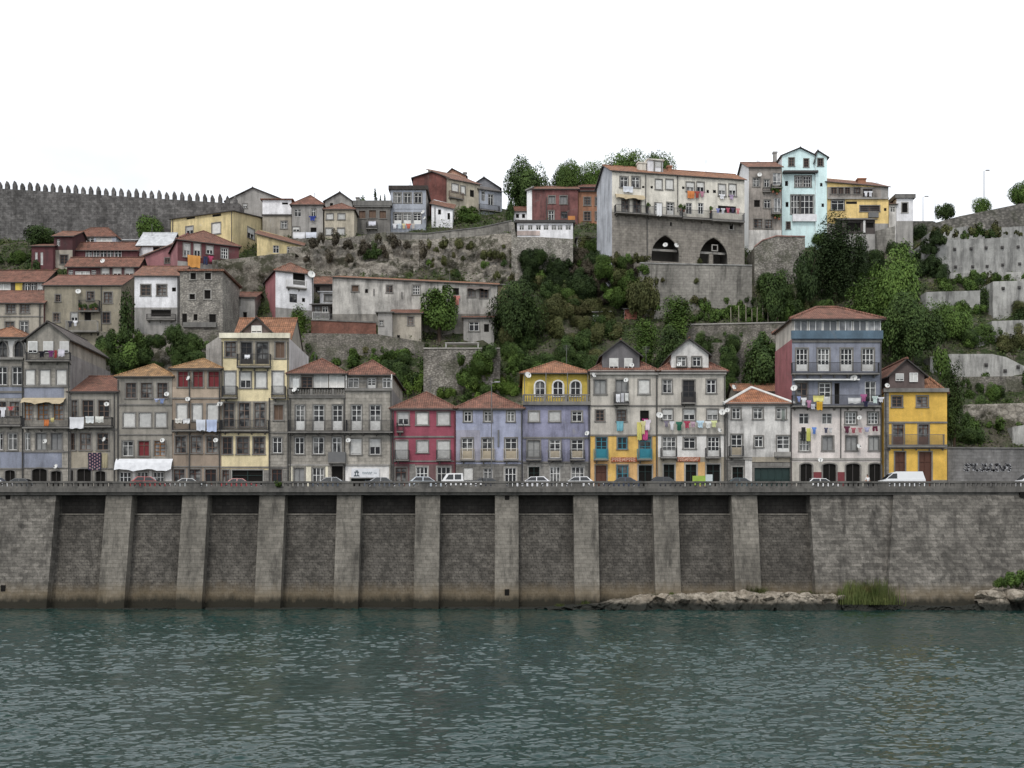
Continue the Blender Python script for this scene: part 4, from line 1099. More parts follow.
house('peeling_red', 'peeling dark red house front with mismatched windows above the white glazed bay', 532, 578, 189, 238, RREDW, ('side', 187, OLDT),
      [('s', 548.5, 555, 196, 203.5), ('s', 560, 567, 196, 204), ('w', 548.5, 554, 211, 221), ('e', 561, 567.5, 211.5, 218.5)] + [('band', 568, 575, 216, 221, flat('orange_panel', (.45, .19, .06)), .06, 'panel'), ('pipe', 546.5, 197, 224)], Y=gnd(545, 236) + 3, depth=9, sides={'L': VWHITE})
house('pier_white', 'blank white end wall beside the peeling red house', 527, 532, (191, 187), 238, VWHITE, ('shed', 186, DARKCONC), [], Y=gnd(545, 236) + 3.2, depth=8)
house('brown_tile', 'orange brown tiled house with four grey windows', 578.3, 608, 192, 238, RUSTB, ('flat', 191, DARKF),
      row('d', 197.5, 205.5, 584, 590.5, 595.5, 602.5) + row('d', 212, 220.5, 584, 590.5, 595.5, 602.5) + [], Y=gnd(545, 236) + 3.5, depth=8)
house('red_roof_block', 'small dark red roof room on top of the orange brown house', 580, 604.5, 187, 195, RREDW, ('side', 185.5, REDT), [], Y=gnd(545, 236) + 6, depth=4)
h = house('white_bay', 'white glazed bay with a row of small windows on top of a stone bastion', 517, 573, 223, 238, HWHITE, ('flat', 220.5, DARKF), Y=gnd(545, 282) + .6, ops=
          row('v', 225, 230, 519.5, 524, 528, 532.5, 536, 541, 543.5, 548.5, 551.5, 556.5, 557.5, 562.5, 565.5, 571) + [('band', 517, 540, 231, 235.5, plaster('rosy_render', C(178, 156, 146), .6), .08, 'panel')], depth=5)
house('white_closet', 'white closet room hanging under the orange brown house', 595, 609, 227, 238, HWHITE, ('flat', 226.5, DARKF), [('w', 599, 604.5, 228.5, 233.5)], Y=gnd(545, 236) + 1, depth=4)
house('washhouse', 'dark open washhouse with a white post between bastion and convent', 577, 610, 238.5, 252, HGREY, ('flat', 237.5, DARKF), [('n', 580, 593, 240, 247), ('e', 597, 607, 240, 247)] + [('band', 584, 585.4, 239, 250, WHITE, .3, 'post')], Y=gnd(590, 252), depth=5)

h = house('convent', 'long cream upper storey with balconies over a stone wall with two pointed arches', 612, 744.5, 170.5, 266, CREAMH, ('side', 171, ORANGET),
          row('w', 177, 187.5, 620, 628, 632, 639.5) + row('b', 179.5, 189.5, 655.5, 662, 666, 673) + row('h', 182.5, 191.5, 686.5, 694, 697, 704) + row('h', 184.5, 196, 718.5, 725.5, 729, 736) +
          row('d', 200, 212.5, 622, 628.5, 633.5, 640.5) + row('f', 203, 214.5, 655, 661.5, 667, 673.5) + row('v', 203, 214, 686, 692, 698, 703.5) + [('n', 718, 736, 206, 213)] +
          [('z', 651.5, 679, 235.5, 261.5), ('z', 699.5, 727.5, 237.5, 265)] +
          [('bal', 616, 648, 208, 215.5, IRON, 1.1), ('bal', 648.5, 682, 208, 216, GREYIRON, 1.1), ('bal', 683, 712, 209, 217, IRON, 1.1), ('bal', 712.5, 745, 209, 217.5, GREYIRON, 1.1), ('awn', 616, 645, 198, 201.5, TANAWN),
           ('pipe', 645.5, 175, 212), ('pipe', 677.5, 176, 212), ('pipe', 647, 218, 262), ('chim', 638.5, 646, 164.5, 171, 2, CREAMH), ('chim', 668, 672, 166, 171, 3, RUSTB), ('ant', 706, 160, 172, 4), ('ant', 612, 160, 168, 4)] +
          [('n', 642, 644.5, 186, 188), ('n', 650.5, 653, 186, 188.5), ('n', 682, 684.5, 186.5, 189), ('n', 706.5, 709, 190, 193), ('n', 713, 716, 190, 193), ('N', 729.5, 733, 224, 229.5), ('n', 670, 672, 222, 226)],
          [(612, 745, 216, 270, CONVST)], Y=gnd(672, 311) + 3.6, rot=11, depth=9, sink=12, sides={'L': PALESIDE})
cv = h
# the dormer on the convent roof and the rooms behind its arches
a0 = h.loc(648, 172, 1.5); a1 = h.loc(663, 161, 1.5)
q = MB(); q.box(a0[0], a1[0], 1.5, 5, a0[1] - 1, a1[1]); dm = q.build('dormer', HWHITE, h.root)
q = MB(); q.box(a0[0] - .2, a1[0] + .2, 1.3, 5.2, a1[1], a1[1] + .2); q.build('dormer_roof', CREAMH, dm)
put_window('h', dm, ((a0[0] + a1[0]) / 2 + .4, 1.36, a0[1] + .1), 1.1, a1[1] - a0[1] - .3)
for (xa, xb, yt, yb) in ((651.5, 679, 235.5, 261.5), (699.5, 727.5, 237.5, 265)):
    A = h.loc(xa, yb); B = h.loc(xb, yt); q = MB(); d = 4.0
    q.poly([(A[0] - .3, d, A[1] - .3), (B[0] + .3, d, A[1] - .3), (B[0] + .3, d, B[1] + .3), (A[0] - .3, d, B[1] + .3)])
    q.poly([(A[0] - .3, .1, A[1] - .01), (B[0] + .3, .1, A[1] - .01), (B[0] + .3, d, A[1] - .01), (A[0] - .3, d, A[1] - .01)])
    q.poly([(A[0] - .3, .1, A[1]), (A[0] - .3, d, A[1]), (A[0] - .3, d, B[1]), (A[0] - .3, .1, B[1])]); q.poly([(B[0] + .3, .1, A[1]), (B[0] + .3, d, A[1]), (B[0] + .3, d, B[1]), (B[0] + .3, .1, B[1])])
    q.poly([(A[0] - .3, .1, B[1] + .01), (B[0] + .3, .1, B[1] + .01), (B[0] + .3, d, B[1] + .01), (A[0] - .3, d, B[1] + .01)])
    ai = q.build('arch_room', flat('dark_vault', (.1, .092, .082), .9), h.root)  # one dark tone on every face of the room
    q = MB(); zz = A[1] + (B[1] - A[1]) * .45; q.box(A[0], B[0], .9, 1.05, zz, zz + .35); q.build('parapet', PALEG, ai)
    L, R = arc_pts('gothic', A[0], B[0], B[1], B[1] - (B[0] - A[0]) * .72); Lo, Ro = arc_pts('gothic', A[0] - .4, B[0] + .4, B[1] + .5, B[1] - (B[0] - A[0]) * .72)
    q = MB()
    for U, V in ((L, Lo), (R, Ro)):
        for k in range(8): q.prism([(U[k][0], -.08, U[k][1]), (U[k + 1][0], -.08, U[k + 1][1]), (V[k + 1][0], -.08, V[k + 1][1]), (V[k][0], -.08, V[k][1])], (0, .077, 0))
    q.build('arch_surround', CONVST, h.root)
A = h.loc(664.5, 246); put_dish(h, A[0], A[1], .5); A = h.loc(675, 246.5); put_dish(h, A[0], A[1], .45)
A = h.loc(716, 247); q = MB(); w_ = .55
for (u0, u1, v0, v1) in ((-w_, w_, w_ - .16, w_), (-w_, w_, -w_, -w_ + .16), (-w_, -w_ + .16, -w_ + .16, w_ - .16), (w_ - .16, w_, -w_ + .16, w_ - .16)): q.box(A[0] + u0, A[0] + u1, .5, .62, A[1] + v0, A[1] + v1)
q.build('white_frame', PALEG, h.root)
A = h.loc(713, 258); q = MB(); q.box(A[0] - .35, A[0] + .35, .8, 1.4, h.loc(713, 265)[1], h.loc(713, 252)[1]); q.build('pier', CONVST, h.root)

house('brown_tall', 'tall brown grey house with a blank white side wall and glazed corner balconies', 748.8, 781.5, 167, 258, BROWNF2, ('side', 163, OLDT),
      [('w', 753, 759.5, 178, 186.5), ('w', 764, 769.5, 179.5, 187), ('n', 754, 760, 200, 207), ('w', 764, 770.5, 200, 208), ('d', 754, 762, 219, 228), ('d', 765, 772, 220, 228.5)] +
      [('p', 773, 781, 173, 185), ('p', 774, 781, 198, 212), ('bal', 772, 781.8, 183, 187, IRON, 1.), ('bal', 772, 781.8, 208, 213, GREYIRON, 1.), ('dish', 759, 176, 2.4), ('bal', 763, 771, 188, 191, IRON, .5)], [(748, 781.5, 230, 260, PALEW2)], depth=11, sides={'L': VWHITE})
house('turquoise', 'tall turquoise house with a gabled top, wide white glazing and a dark canopy', 782, 815.3, 155.5, 250, TURQ, ('gable', 148, GREYT, 800),
      [('d', 789, 794, 158, 166), ('d', 804, 808.5, 159, 167), ('W', 795, 802.5, 176, 187), ('W', 803.5, 811, 176, 187), ('n', 785, 788, 181, 186), ('W', 791, 800, 195, 214), ('W', 800.5, 813.5, 195, 214), ('n', 785.5, 788.5, 202, 207), ('d', 786.5, 790, 222, 229)] +
      [('band', 782.5, 817, 172, 174, DARKF, .9, 'canopy'), ('band', 792, 816, 215, 222, HWHITE, .5, 'balcony'), ('chim', 773.5, 777, 151.5, 158, 3, HGREY)], depth=10, sides={'L': TURQ2})
house('turquoise_tower', 'narrow turquoise stair tower joined to the gabled turquoise house', 815.6, 827, 157, 250, TURQ, ('gable', 151, GREYT, 817.5), [('d', 818, 823, 158.7, 166), ('n', 820, 822.5, 183, 186.5), ('n', 821.5, 824, 203.5, 207)], Y=gnd(798, 250) - .4, depth=9, sides={'L': TURQ2, 'R': TURQ2})
house('yellow_long', 'long yellow house with a grey brown top storey and dark garden rooms below', 827.3, 888.5, (181.5, 187), 250, plaster('skyline_yellow', C(206, 176, 104, 1.3, .15), .4), ('shed', 179.5, OLDT),
      row('d', 186, 194, 831, 837, 838.5, 843.5, 845, 850, 853.5, 860.5) + [('d', 863, 872.5, 189, 197), ('w', 831.5, 844, 200, 210), ('d', 860, 879.5, 205.5, 211.5), ('n', 846, 857, 201.5, 204), ('n', 884, 886.5, 208, 211)] +
      [('band', 827.3, 888.5, 198, 199.5, HGREY, .3), ('band', 868, 878, 213, 218, GREYIRON, .4, 'vent_box'), ('chim', 858, 866, 178, 183, 3, RUSTB), ('ant', 877, 182, 188, 2)], [(827, 881, 181, 198.5, BROWNF2), (881, 889, 181, 198.5, HGREY), (827, 889, 223.5, 251, HGREY)], depth=9)
house('garden_rooms', 'dark sheltered terrace with a white post under the long yellow house', 842, 875, 219.5, 250, DKWOOD, ('shed', 218, DARKCONC), [('n', 846, 861, 222, 231), ('n', 866, 874, 222, 228)] + [('band', 863, 865, 220.5, 233, WHITE, .2, 'post')], Y=gnd(858, 250) - 3.6, depth=3.5, sink=6, zones=[(842, 875, 234, 250, HGREY)])
house('white_cottage', 'small white house with a dark flat cornice, last on the right skyline', 896.5, 913, 198.5, 226, HWHITE, ('flat', 194.5, DARKCONC), [('N', 902, 907.5, 203, 212.5)], [(896, 913, 221, 250, HGREY)], Y=190, depth=7, sink=7)
house('white_lean', 'low white lean-to between the yellow house and the cottage', 889, 896, 204, 224, PALEW2, ('shed', 201.5, OLDT), [('v', 890.5, 895, 207, 212)], Y=190, depth=6)
house('rear_orange', 'low orange roofed outbuilding behind the mouldy white house', 736, 778, 391, 402, HGREY2, ('side', 385, ORANGET), [], Y=142.5, depth=5, sink=9)
house('tin_hut', 'little shack of boards with a pale tin roof among the bushes', 594, 612, 312, 322, DKWOOD, ('shed', 309.5, TINR), [('n', 606, 610, 314, 319)], depth=4, sink=2)
house('orange_hut', 'little hut with an orange end wall among the bushes', 624.5, 637, 309, 319, plaster('orange_hut_wall', C(160, 84, 58), .4), ('shed', 307.5, TINR), [], depth=4, sink=2, sides={'L': HWHITE})
# ------------------------------------------------------------------ ground, river, quay, walls
def grid_mesh(name, X, Y, Z, mat):
    ny, nx = X.shape
    me = bpy.data.meshes.new(name)
    co = np.stack([X, Y, Z], -1).reshape(-1, 3).astype(np.float32)
    i = np.arange((ny - 1) * (nx - 1)); r = i // (nx - 1); c = i % (nx - 1); a = r * nx + c
    fv = np.stack([a, a + 1, a + nx + 1, a + nx], -1).astype(np.int32)
    quads(me, co, fv)
    me.materials.append(mat)
    return me


def quads(me, co, fv):
    me.vertices.add(len(co)); me.vertices.foreach_set('co', co.astype(np.float32).ravel())
    me.loops.add(fv.size); me.loops.foreach_set('vertex_index', fv.astype(np.int32).ravel())
    me.polygons.add(len(fv)); me.polygons.foreach_set('loop_start', np.arange(0, fv.size, 4, dtype=np.int32))
    me.update(calc_edges=True); me.validate()


q = N('hillside_earth')
c = q.mix(q.ramp(q.noise(q.pos, .22, 7, .7), .42, .58), (.075, .068, .05), (.03, .045, .015))
c = q.mix(q.ramp(q.noise(q.pos, .5, 6, .75), .54, .62), c, (.12, .105, .085))
c = q.mul(c, q.noise(q.pos, 2.4, 6, .7), .55, 1.4)
EARTH = q.done(c, .95, q.noise(q.pos, 3, 6, .7), .9, .25)
gx, gy = np.meshgrid(np.linspace(-260, 260, 347), np.concatenate([np.linspace(131.5, 230, 110), np.linspace(235, 420, 24)]))
gz = terr(gx, gy); gz += np.clip((gy - 140) / 6, 0, 1) * (.25 * np.sin(1.9 * gx + 1.1 * gy) + .25 * np.sin(1.3 * gx - 2.3 * gy))
gz[gy < 138.2] = 12.9
o = link('hillside', grid_mesh('hillside', gx, gy, gz, EARTH)); smooth(o); tag(o, kind='structure')

# river
q = N('river_water')
v = q.mapv(q.pos, (.6, 1.0, 1))
b1 = q.noise(v, 2.8, 5, .65); b2 = q.noise(v, 8, 3, .6)
q.b.inputs['Base Color'].default_value = (.008, .031, .027, 1); q.b.inputs['Roughness'].default_value = .04; q.b.inputs['IOR'].default_value = 1.333
bp = q.n('ShaderNodeBump'); bp.inputs['Strength'].default_value = .5; bp.inputs['Distance'].default_value = .02
q.l(q.math('ADD', b1, q.math('MULTIPLY', b2, .3)), bp.inputs['Height']); q.l(bp.outputs[0], q.b.inputs['Normal'])
WATER = q.m
ny, nx = 1250, 1050
Yr = 25 * (122 / 25) ** (np.arange(ny) / (ny - 1))
S = np.linspace(-.62, .62, nx)
wx = (Yr[:, None] + 18) * S[None, :]; wy = np.repeat(Yr[:, None], nx, 1); wz = np.zeros_like(wx)
cell = np.maximum(np.gradient(Yr)[:, None], (wx[:, 1:2] - wx[:, :1]))
for k in range(150):
    lam = .17 * (2.2 / .17) ** rng.random() ** 1.3; th = rng.normal(PI / 2 + .35, .6); kk = 2 * PI / lam
    sl = .018 * (1.0 if lam < .9 else .8)
    ph = kk * (wx * math.cos(th) + wy * math.sin(th)) + rng.random() * 2 * PI
    fade = np.clip((lam / cell - 1.7) / 1.3, 0, 1)
    w = np.sin(ph); wz += sl / kk * 1.35 * fade * (w + .35 * (w * w - .5))
gust = 1 + .35 * np.sin(.11 * wx + .05 * wy) * np.sin(.07 * wy - .04 * wx + 1) + .3 * np.sin(.43 * wx + .21 * wy + 2 * np.sin(.13 * wx)) * np.sin(.37 * wy - .17 * wx)
wz *= gust
o = link('river', grid_mesh('river', wx, wy, wz - .4, WATER)); smooth(o); tag(o, kind='structure')
q = MB(); q.poly([(-500, -200, -1.8), (500, -200, -1.8), (500, 125, -1.8), (-500, 125, -1.8)])
tag(q.build('river_bed', flat('river_mud', (.03, .04, .03), .9)), kind='structure')
q = MB(); q.poly([(-500, -200, -.85), (500, -200, -.85), (500, 122, -.85), (-500, 122, -.85)])
tag(q.build('river_deep', WATER), kind='structure')

# street on the quay
ASPH = flat('asphalt', (.05, .05, .052), .9, .2, .25); PAVE = masonry('paving', (.2, .19, .18), (.17, .16, .15), (.1, .1, .09), .6, .6, .2)
def sheet(name, x0, x1, y0, y1, z, m):
    q = MB(); q.poly([(x0, y0, z), (x1, y0, z), (x1, y1, z), (x0, y1, z)]); return tag(q.build(name, m), kind='structure')
sheet('road', -140, 140, 122.6, 128.2, 13.10, ASPH)
q = MB(); q.box(-140, 140, 128.2, 140, 12.6, 13.22); tag(q.build('pavement', PAVE), kind='structure')
q = MB(); q.box(-140, 140, 121.9, 122.6, 12.6, 13.2); tag(q.build('kerb', PAVE), kind='structure')
q = MB()
for k in range(-34, 35): q.poly([(k * 4, 125.35, 13.104), (k * 4 + 2, 125.35, 13.104), (k * 4 + 2, 125.47, 13.104), (k * 4, 125.47, 13.104)])
tag(q.build('road_marking', flat('road_paint', (.6, .6, .58), .7)), kind='structure')

# the great quay wall
BUT = masonry('quay_ashlar', (.2, .184, .158), (.155, .143, .123), (.105, .097, .084), .95, .42, .8, .018, True, wob=.05)
BAY = rubble('quay_rubble', (.125, .115, .098), (.085, .078, .068), (.05, .046, .04), 3.0, .6)
q = N('quay_bay_rubble')
MATS.pop('quay_rubble')
BAY = masonry('quay_rubble_courses', (.118, .108, .094), (.082, .075, .066), (.056, .052, .046), .55, .32, .65, .03, True, wob=.14, pits=.7)
SHADEBAY = masonry('quay_recess_shade', (.055, .05, .045), (.04, .037, .034), (.025, .023, .02), .8, .4, .5)  # darker stone: shade under the road slab painted into the recess colour
CAPM = plaster('quay_cornice', (.135, .128, .117), .8)
MASS = masonry('quay_block_mass', (.19, .176, .155), (.112, .104, .092), (.08, .074, .065), 1.05, .36, .8, .02, True, dark=(.03, .028, .026), wob=.08, pits=.35)
qw = empty('quay_wall', (0, 120.5, 0)); tag(qw, 'long grey stone quay wall with sloping buttresses rising from the river', 'quay wall')


def qp(x, y, z): return (x, y - 120.5, z)


def X(px, Y): return (px - 512) * Y / F
TOPZ, SLZ = 12.95, 12.3
edges = [(-60, 56), (106, 132), (182.5, 208), (259.5, 285), (337, 361), (415.5, 440), (495, 518.5), (573.5, 598), (653, 678), (731.5, 757), (810, 893)]
for i, (a, b) in enumerate(edges):
    x0, x1 = X(a, 121.6), X(b, 121.6)
    if i == 0: x0 = -140
    q = MB(); yb, yt = 118.7, 121.6
    zb = -1.9
    f = [qp(x0, yb, zb), qp(x1, yb, zb), qp(x1, yt, SLZ), qp(x0, yt, SLZ)]; bk = [qp(x0, 127, zb), qp(x1, 127, zb), qp(x1, 127, SLZ), qp(x0, 127, SLZ)]
    q.poly(f); q.poly([f[1], bk[1], bk[2], f[2]]); q.poly([f[0], f[3], bk[3], bk[0]]); q.poly([f[3], f[2], bk[2], bk[3]])
    bo = q.build('buttress', MASS if i in (0, 10) else BUT, qw)
    holes = {0: ((8, 498), (3, 588)), 6: ((507, 498.5), (507, 592))}.get(i, ())
    for (hx, hy) in holes:
        z = CH - (hy - HZ) * 120.5 / F; y = yb + (yt - yb) * (z + 1.5) / (SLZ + 1.5)
        r = MB(); r.box(X(hx, y) - .25, X(hx, y) + .25, y - 120.5 - .02, y - 120.5 + .3, z - .35, z + .35); r.build('drain_hole', DARKIN, bo)
# right hand projecting mass
q = MB(); x0 = X(893.5, 121.2); xb = X(886, 117.6)
f = [qp(xb, 117.4, -1.9), qp(140, 117.4, -1.9), qp(140, 121.2, SLZ), qp(x0, 121.2, SLZ)]; bk = [qp(xb, 127, -1.9), qp(140, 127, -1.9), qp(140, 127, SLZ), qp(x0, 127, SLZ)]
q.poly(f); q.poly([f[0], f[3], bk[3], bk[0]]); q.poly([f[3], f[2], bk[2], bk[3]]); bo = q.build('buttress', MASS, qw)
r = MB(); z = CH + (551 - 494.5) * 121 / F; r.box(X(1020, 121), X(1020, 121) + .8, .45, .8, z - .3, z + .3); r.build('drain_hole', DARKIN, bo)
for (a, b), (c_, d) in zip(edges, edges[1:]):
    x0, x1 = X(b, 121.6) - .3, X(c_, 121.6) + .3
    zl = 6 + (551 - 515) * 122.5 / F
    q = MB(); q.poly([qp(x0, 119.9, -1.9), qp(x1, 119.9, -1.9), qp(x1, 122.5, zl), qp(x0, 122.5, zl)])
    q.build('bay_wall', BAY, qw)
    q = MB(); q.box(x0, x1, 122.5 - 120.5 - .1, 2.9, zl, zl + .16); q.build('ledge', BUT, qw)
    q = MB(); q.poly([qp(x0, 123.3, zl), qp(x1, 123.3, zl), qp(x1, 123.3, SLZ), qp(x0, 123.3, SLZ)]); q.build('bay_recess', SHADEBAY, qw)
q = MB(); q.box(-140, 140, .75, 8, SLZ + .002, 12.6 - .01); q.box(-140, 140, .45, 1.4, 12.6 - .008, 13.02); q.build('cornice', CAPM, qw)
q = MB(); q.box(-.18, .18, -.1, .1, 0, .37); BALM = q.mesh('baluster', CAPM)
# parapet: pierced panels between solid posts
for i in range(-6, 13):
    x0 = X(56, 121.6) + 8.6 * (i - .25) - .0; x1 = x0 + 8.6
    pr = empty('parapet', (x0, 121.35, 13.02)); n = i + 7
    tag(pr, 'low pierced stone parapet section along the edge of the quay street', 'parapet', 'parapet sections above the quay wall')
    q = MB(); q.box(0, 8.6, -.02, .3, 0, .25); q.build('base', CAPM, pr)
    q = MB(); q.box(0, 8.6, -.06, .34, .62, .82); q.build('rail', CAPM, pr)
    q = MB(); q.box(0, 1.25, .0, .28, .25, .62); q.build('post', CAPM, pr)
    x = 1.25
    while x < 8.45: link('baluster', BALM, pr, (x + .41, .14, .25)); x += .56


# ------------------------------------------------------------------ retaining walls on the hill
def wall(name, label, cat, pts_top, py_base, mat, Y=None, thick=6., sink=4., cap=None, lean=0., group=None, sub=8, rough=0.):
    """pts_top: the wall's top line as pixels, left to right"""
    mx = (pts_top[0][0] + pts_top[-1][0]) / 2
    Y = gnd(mx, py_base) if Y is None else Y
    o = P(mx, py_base, Y); root_loc = o
    q = MB(); T = []
    for (a, b) in pts_top:
        p = P(a, b, Y + lean); T.append((p.x - o.x, lean, p.z - o.z))
    zb = -sink
    for p, r in zip(T, T[1:]):
        q.poly([(p[0], 0, zb), (r[0], 0, zb), r, p]); q.poly([p, r, (r[0], thick, r[2]), (p[0], thick, p[2])])
        q.poly([(r[0], thick, zb), (p[0], thick, zb), (p[0], thick, p[2]), (r[0], thick, r[2])])
    a, b = T[0], T[-1]
    q.poly([(a[0], thick, zb), (a[0], 0, zb), a, (a[0], thick, a[2])]); q.poly([(b[0], 0, zb), (b[0], thick, zb), (b[0], thick, b[2]), b])
    ob = q.build(name, mat, None, root_loc); tag(ob, label, cat, group)
    if cap:
        for p, r in zip(T, T[1:]):
            c_ = MB(); d = Vector(r) - Vector(p); c_.prism([(p[0], -.12, p[2] + .003), (r[0], -.12, r[2] + .003), (r[0], .5, r[2] + .003), (p[0], .5, p[2] + .003)], (0, 0, .18)); c_.build('coping', cap, ob)
    ob['_Y'] = Y
    return ob


GRAN_W = rubble('terrace_rubble', (.26, .238, .205), (.2, .184, .16), (.14, .128, .112), 3.6, .5, .45)
GRAN_W2 = rubble('mottled_rubble', (.34, .318, .28), (.26, .243, .215), (.16, .148, .13), 3.2, .45, .4)
CASTLE = masonry('castle_stone', (.15, .143, .138), (.098, .094, .091), (.07, .068, .066), .9, .42, .6, wob=.2, pits=.5)
SHOT = plaster('sprayed_concrete', C(138, 137, 132), 1., .3)
SHOT2 = plaster('pale_concrete', C(152, 150, 144), .9, .3)
PLW = masonry('retaining_masonry', (.27, .255, .228), (.215, .203, .182), (.17, .16, .145), 1.0, .42, .8, wob=.1)
BRICKR = masonry('red_brick', (.24, .085, .055), (.19, .07, .05), (.16, .11, .09), .25, .09, .4)
wall('terrace_wall', 'long plastered retaining wall with a rising top below the upper row of houses', 'retaining wall', [(385, 233), (426, 234), (480, 228), (512, 221)], 243, PLW, Y=gnd(450, 243) - .5, cap=DARKCONC, thick=5)
wall('terrace_wall', 'plain stone wall under the beige and grey skyline houses', 'retaining wall', [(286, 238), (330, 240), (386, 232)], 262, GRAN_W, Y=gnd(330, 250), thick=7)
wall('terrace_wall', 'rubble wall carrying the brick parapet below the timber galleries', 'retaining wall', [(300, 333), (376, 334), (424, 342)], 358, GRAN_W, thick=6)
wall('brick_parapet', 'red brick parapet in front of the timber galleries', 'parapet', [(311, 320.5), (376, 323)], 334, BRICKR, Y=gnd(360, 358) + 1.2, thick=.4, cap=DARKCONC, sink=1)
wall('terrace_wall', 'mottled stone wall with bushy foot right below the car terrace', 'retaining wall', [(423.5, 349), (500, 349)], 392, GRAN_W2, thick=7, cap=PALEG)
wall('terrace_wall', 'rubble foot wall under the stone ruin', 'retaining wall', [(178, 330), (222, 330), (240, 345)], 366, GRAN_W, thick=6)
wall('terrace_wall', 'grey gable end wall of a lost house left of the tall yellow house', 'wall', [(206, 345), (221, 335), (236, 352)], 380, HGREY, Y=143.5, thick=2)
wall('bastion_wall', 'pale sheer stone bastion carrying the white glazed bay', 'bastion', [(511.5, 222), (514, 222), (516, 237), (540, 237), (573, 239)], 282, rubble('pale_bastion', (.42, .395, .35), (.33, .31, .275), (.22, .205, .18), 3.4, .45, .35), thick=15, sink=6)
wall('terrace_wall', 'tall pale terrace wall stained with weeds below the two pointed arches', 'retaining wall', [(640, 263.5), (660, 264.2), (752, 266)], 311, PLW, thick=17, cap=CONC)
wall('bastion_wall', 'ruined stone bastion with reddish coping in front of the brown house', 'bastion', [(754.5, 247), (762, 241), (776, 236.5), (805, 237)], 285, GRAN_W2, thick=9, cap=plaster('reddish_coping', C(150, 104, 90), .5), sink=8)
wall('terrace_wall', 'sloped grey wall piece under the yellow house beside the dark ivy', 'retaining wall', [(872, 232), (895, 226)], 253, PLW, thick=6, sink=8)
wall('terrace_wall', 'brown stone terrace wall behind the white gabled house', 'retaining wall', [(680, 344), (790, 340)], 392, GRAN_W, thick=12, sink=7)
wall('terrace_wall', 'long low garden wall with a pale coping above the brown terrace wall', 'retaining wall', [(672, 325.5), (790, 323)], 343, GRAN_W, thick=7, cap=PALEG)
wall('boundary_wall', 'long stone boundary wall climbing to the right skyline', 'wall', [(893, 221), (933, 221), (936, 222.5), (960, 216), (990, 210), (1024, 203), (1160, 186)], 240, rubble('skyline_stone', (.21, .195, .175), (.16, .15, .135), (.1, .095, .085), 1.6, .4, .25), Y=196, thick=2, sink=8)
wall('terrace_wall', 'low sloping concrete wall just under the skyline boundary wall', 'retaining wall', [(930, 232), (968, 226), (972, 230), (1024, 226), (1160, 220)], 244, SHOT, thick=8, sink=8)
aw = wall('anchored_wall', 'tall grey concrete wall with two rows of anchor plates', 'retaining wall', [(926, 241), (960, 239.5), (1024, 237), (1160, 232)], 285, SHOT, thick=11, sink=6)
wall('anchored_wall', 'pale concrete footing with a faint purple scrawl below the tall anchored wall', 'retaining wall', [(938, 273), (1024, 272), (1160, 268)], 290, SHOT2, thick=3, sink=4)
a2 = wall('anchored_wall', 'pale concrete wall with two anchor plates at the right edge, grass on top', 'retaining wall', [(993, 281.5), (1024, 280.5), (1160, 278)], 308, SHOT2, thick=9)
wall('anchored_wall', 'ribbed concrete wall half hidden by shrubs below the tall anchored wall', 'retaining wall', [(926, 292), (980, 290.5)], 312, SHOT, thick=8)
wall('anchored_wall', 'small square concrete wall between dark shrubs at the right edge', 'retaining wall', [(975, 336), (991.8, 336), (992, 321), (1024, 320), (1100, 318)], 350, SHOT2, thick=9)
a3 = wall('anchored_wall', 'low white concrete wall with a rounded falling top above the rocky bank', 'retaining wall', [(930, 357), (950, 354), (992, 354), (1006, 357), (1024, 366), (1090, 380)], 378, SHOT2, thick=8)
wall('terrace_wall', 'dark dry stone wall under the low white concrete wall', 'retaining wall', [(955, 377), (1024, 376), (1120, 374)], 387, GRAN_W, thick=5)
wall('terrace_wall', 'pale wall block at the right edge above the graffiti wall', 'wall', [(1012.5, 427), (1024, 425), (1100, 420)], 448, SHOT2, thick=6)
gw = wall('graffiti_wall', 'grey street wall with black and white graffiti right of the sun yellow house', 'wall', [(947.5, 448.5), (1024, 449), (1160, 449)], 492, masonry('grey_street_wall', (.2, .195, .19), (.17, .165, .16), (.14, .135, .13), 1.2, .4, .4), Y=131, thick=1.2, cap=DARKCONC)


def anchors(w, spots, y):
    Yw = y
    for px, py in spots:
        p = P(px, py, Yw) - w.location; q = MB()
        q.box(p.x - .24, p.x + .24, -.12, -.002, p.z - .24, p.z + .24); q.box(p.x - .13, p.x + .13, -.34, -.142, p.z - .13, p.z + .13)
        q.build('anchor_plate', flat('anchor_steel', (.07, .066, .064), .8), w)


anchors(aw, [(938, 249.5), (954.5, 249.3), (971, 248.8), (986, 248), (1002, 247.5), (1018, 247), (1034, 246.5)] + [(955.5, 267), (972.5, 266.8), (987, 266.4), (1002.5, 265), (1019.5, 264), (1036, 263)], aw['_Y'])
anchors(a2, [(1003, 288.5), (1019, 287.5), (1035, 287)], a2['_Y'])
anchors(a3, [(947, 365), (986, 365), (1005, 371), (1018, 367)], a3['_Y'])
segs = []
BLKINK = flat('black_spray', (.09, .09, .095), .7); WHINK = flat('white_spray', (.33, .33, .34), .7); PURP = flat('purple_spray', (.24, .2, .36), .7)
o = gw.location
gr_ = random.Random(5)
for k in range(9):
    a = P(963 + k * 5.2, 470, 131) - o; b = P(963 + k * 5.2 + 5, 463.5, 131) - o; cx_, cz_ = (a.x + b.x) / 2, (a.z + b.z) / 2; rx, rz_ = (b.x - a.x) * .5, (b.z - a.z) * .5; t0 = gr_.random() * 6; n_ = gr_.randrange(7, 11)
    pt = [(cx_ + rx * math.cos(t0 + t * .62) * (1 - .05 * t), cz_ + rz_ * math.sin(t0 + t * .62 * gr_.choice((1, 1, .7)))) for t in range(n_)]
    segs += list(zip(pt, pt[1:]))
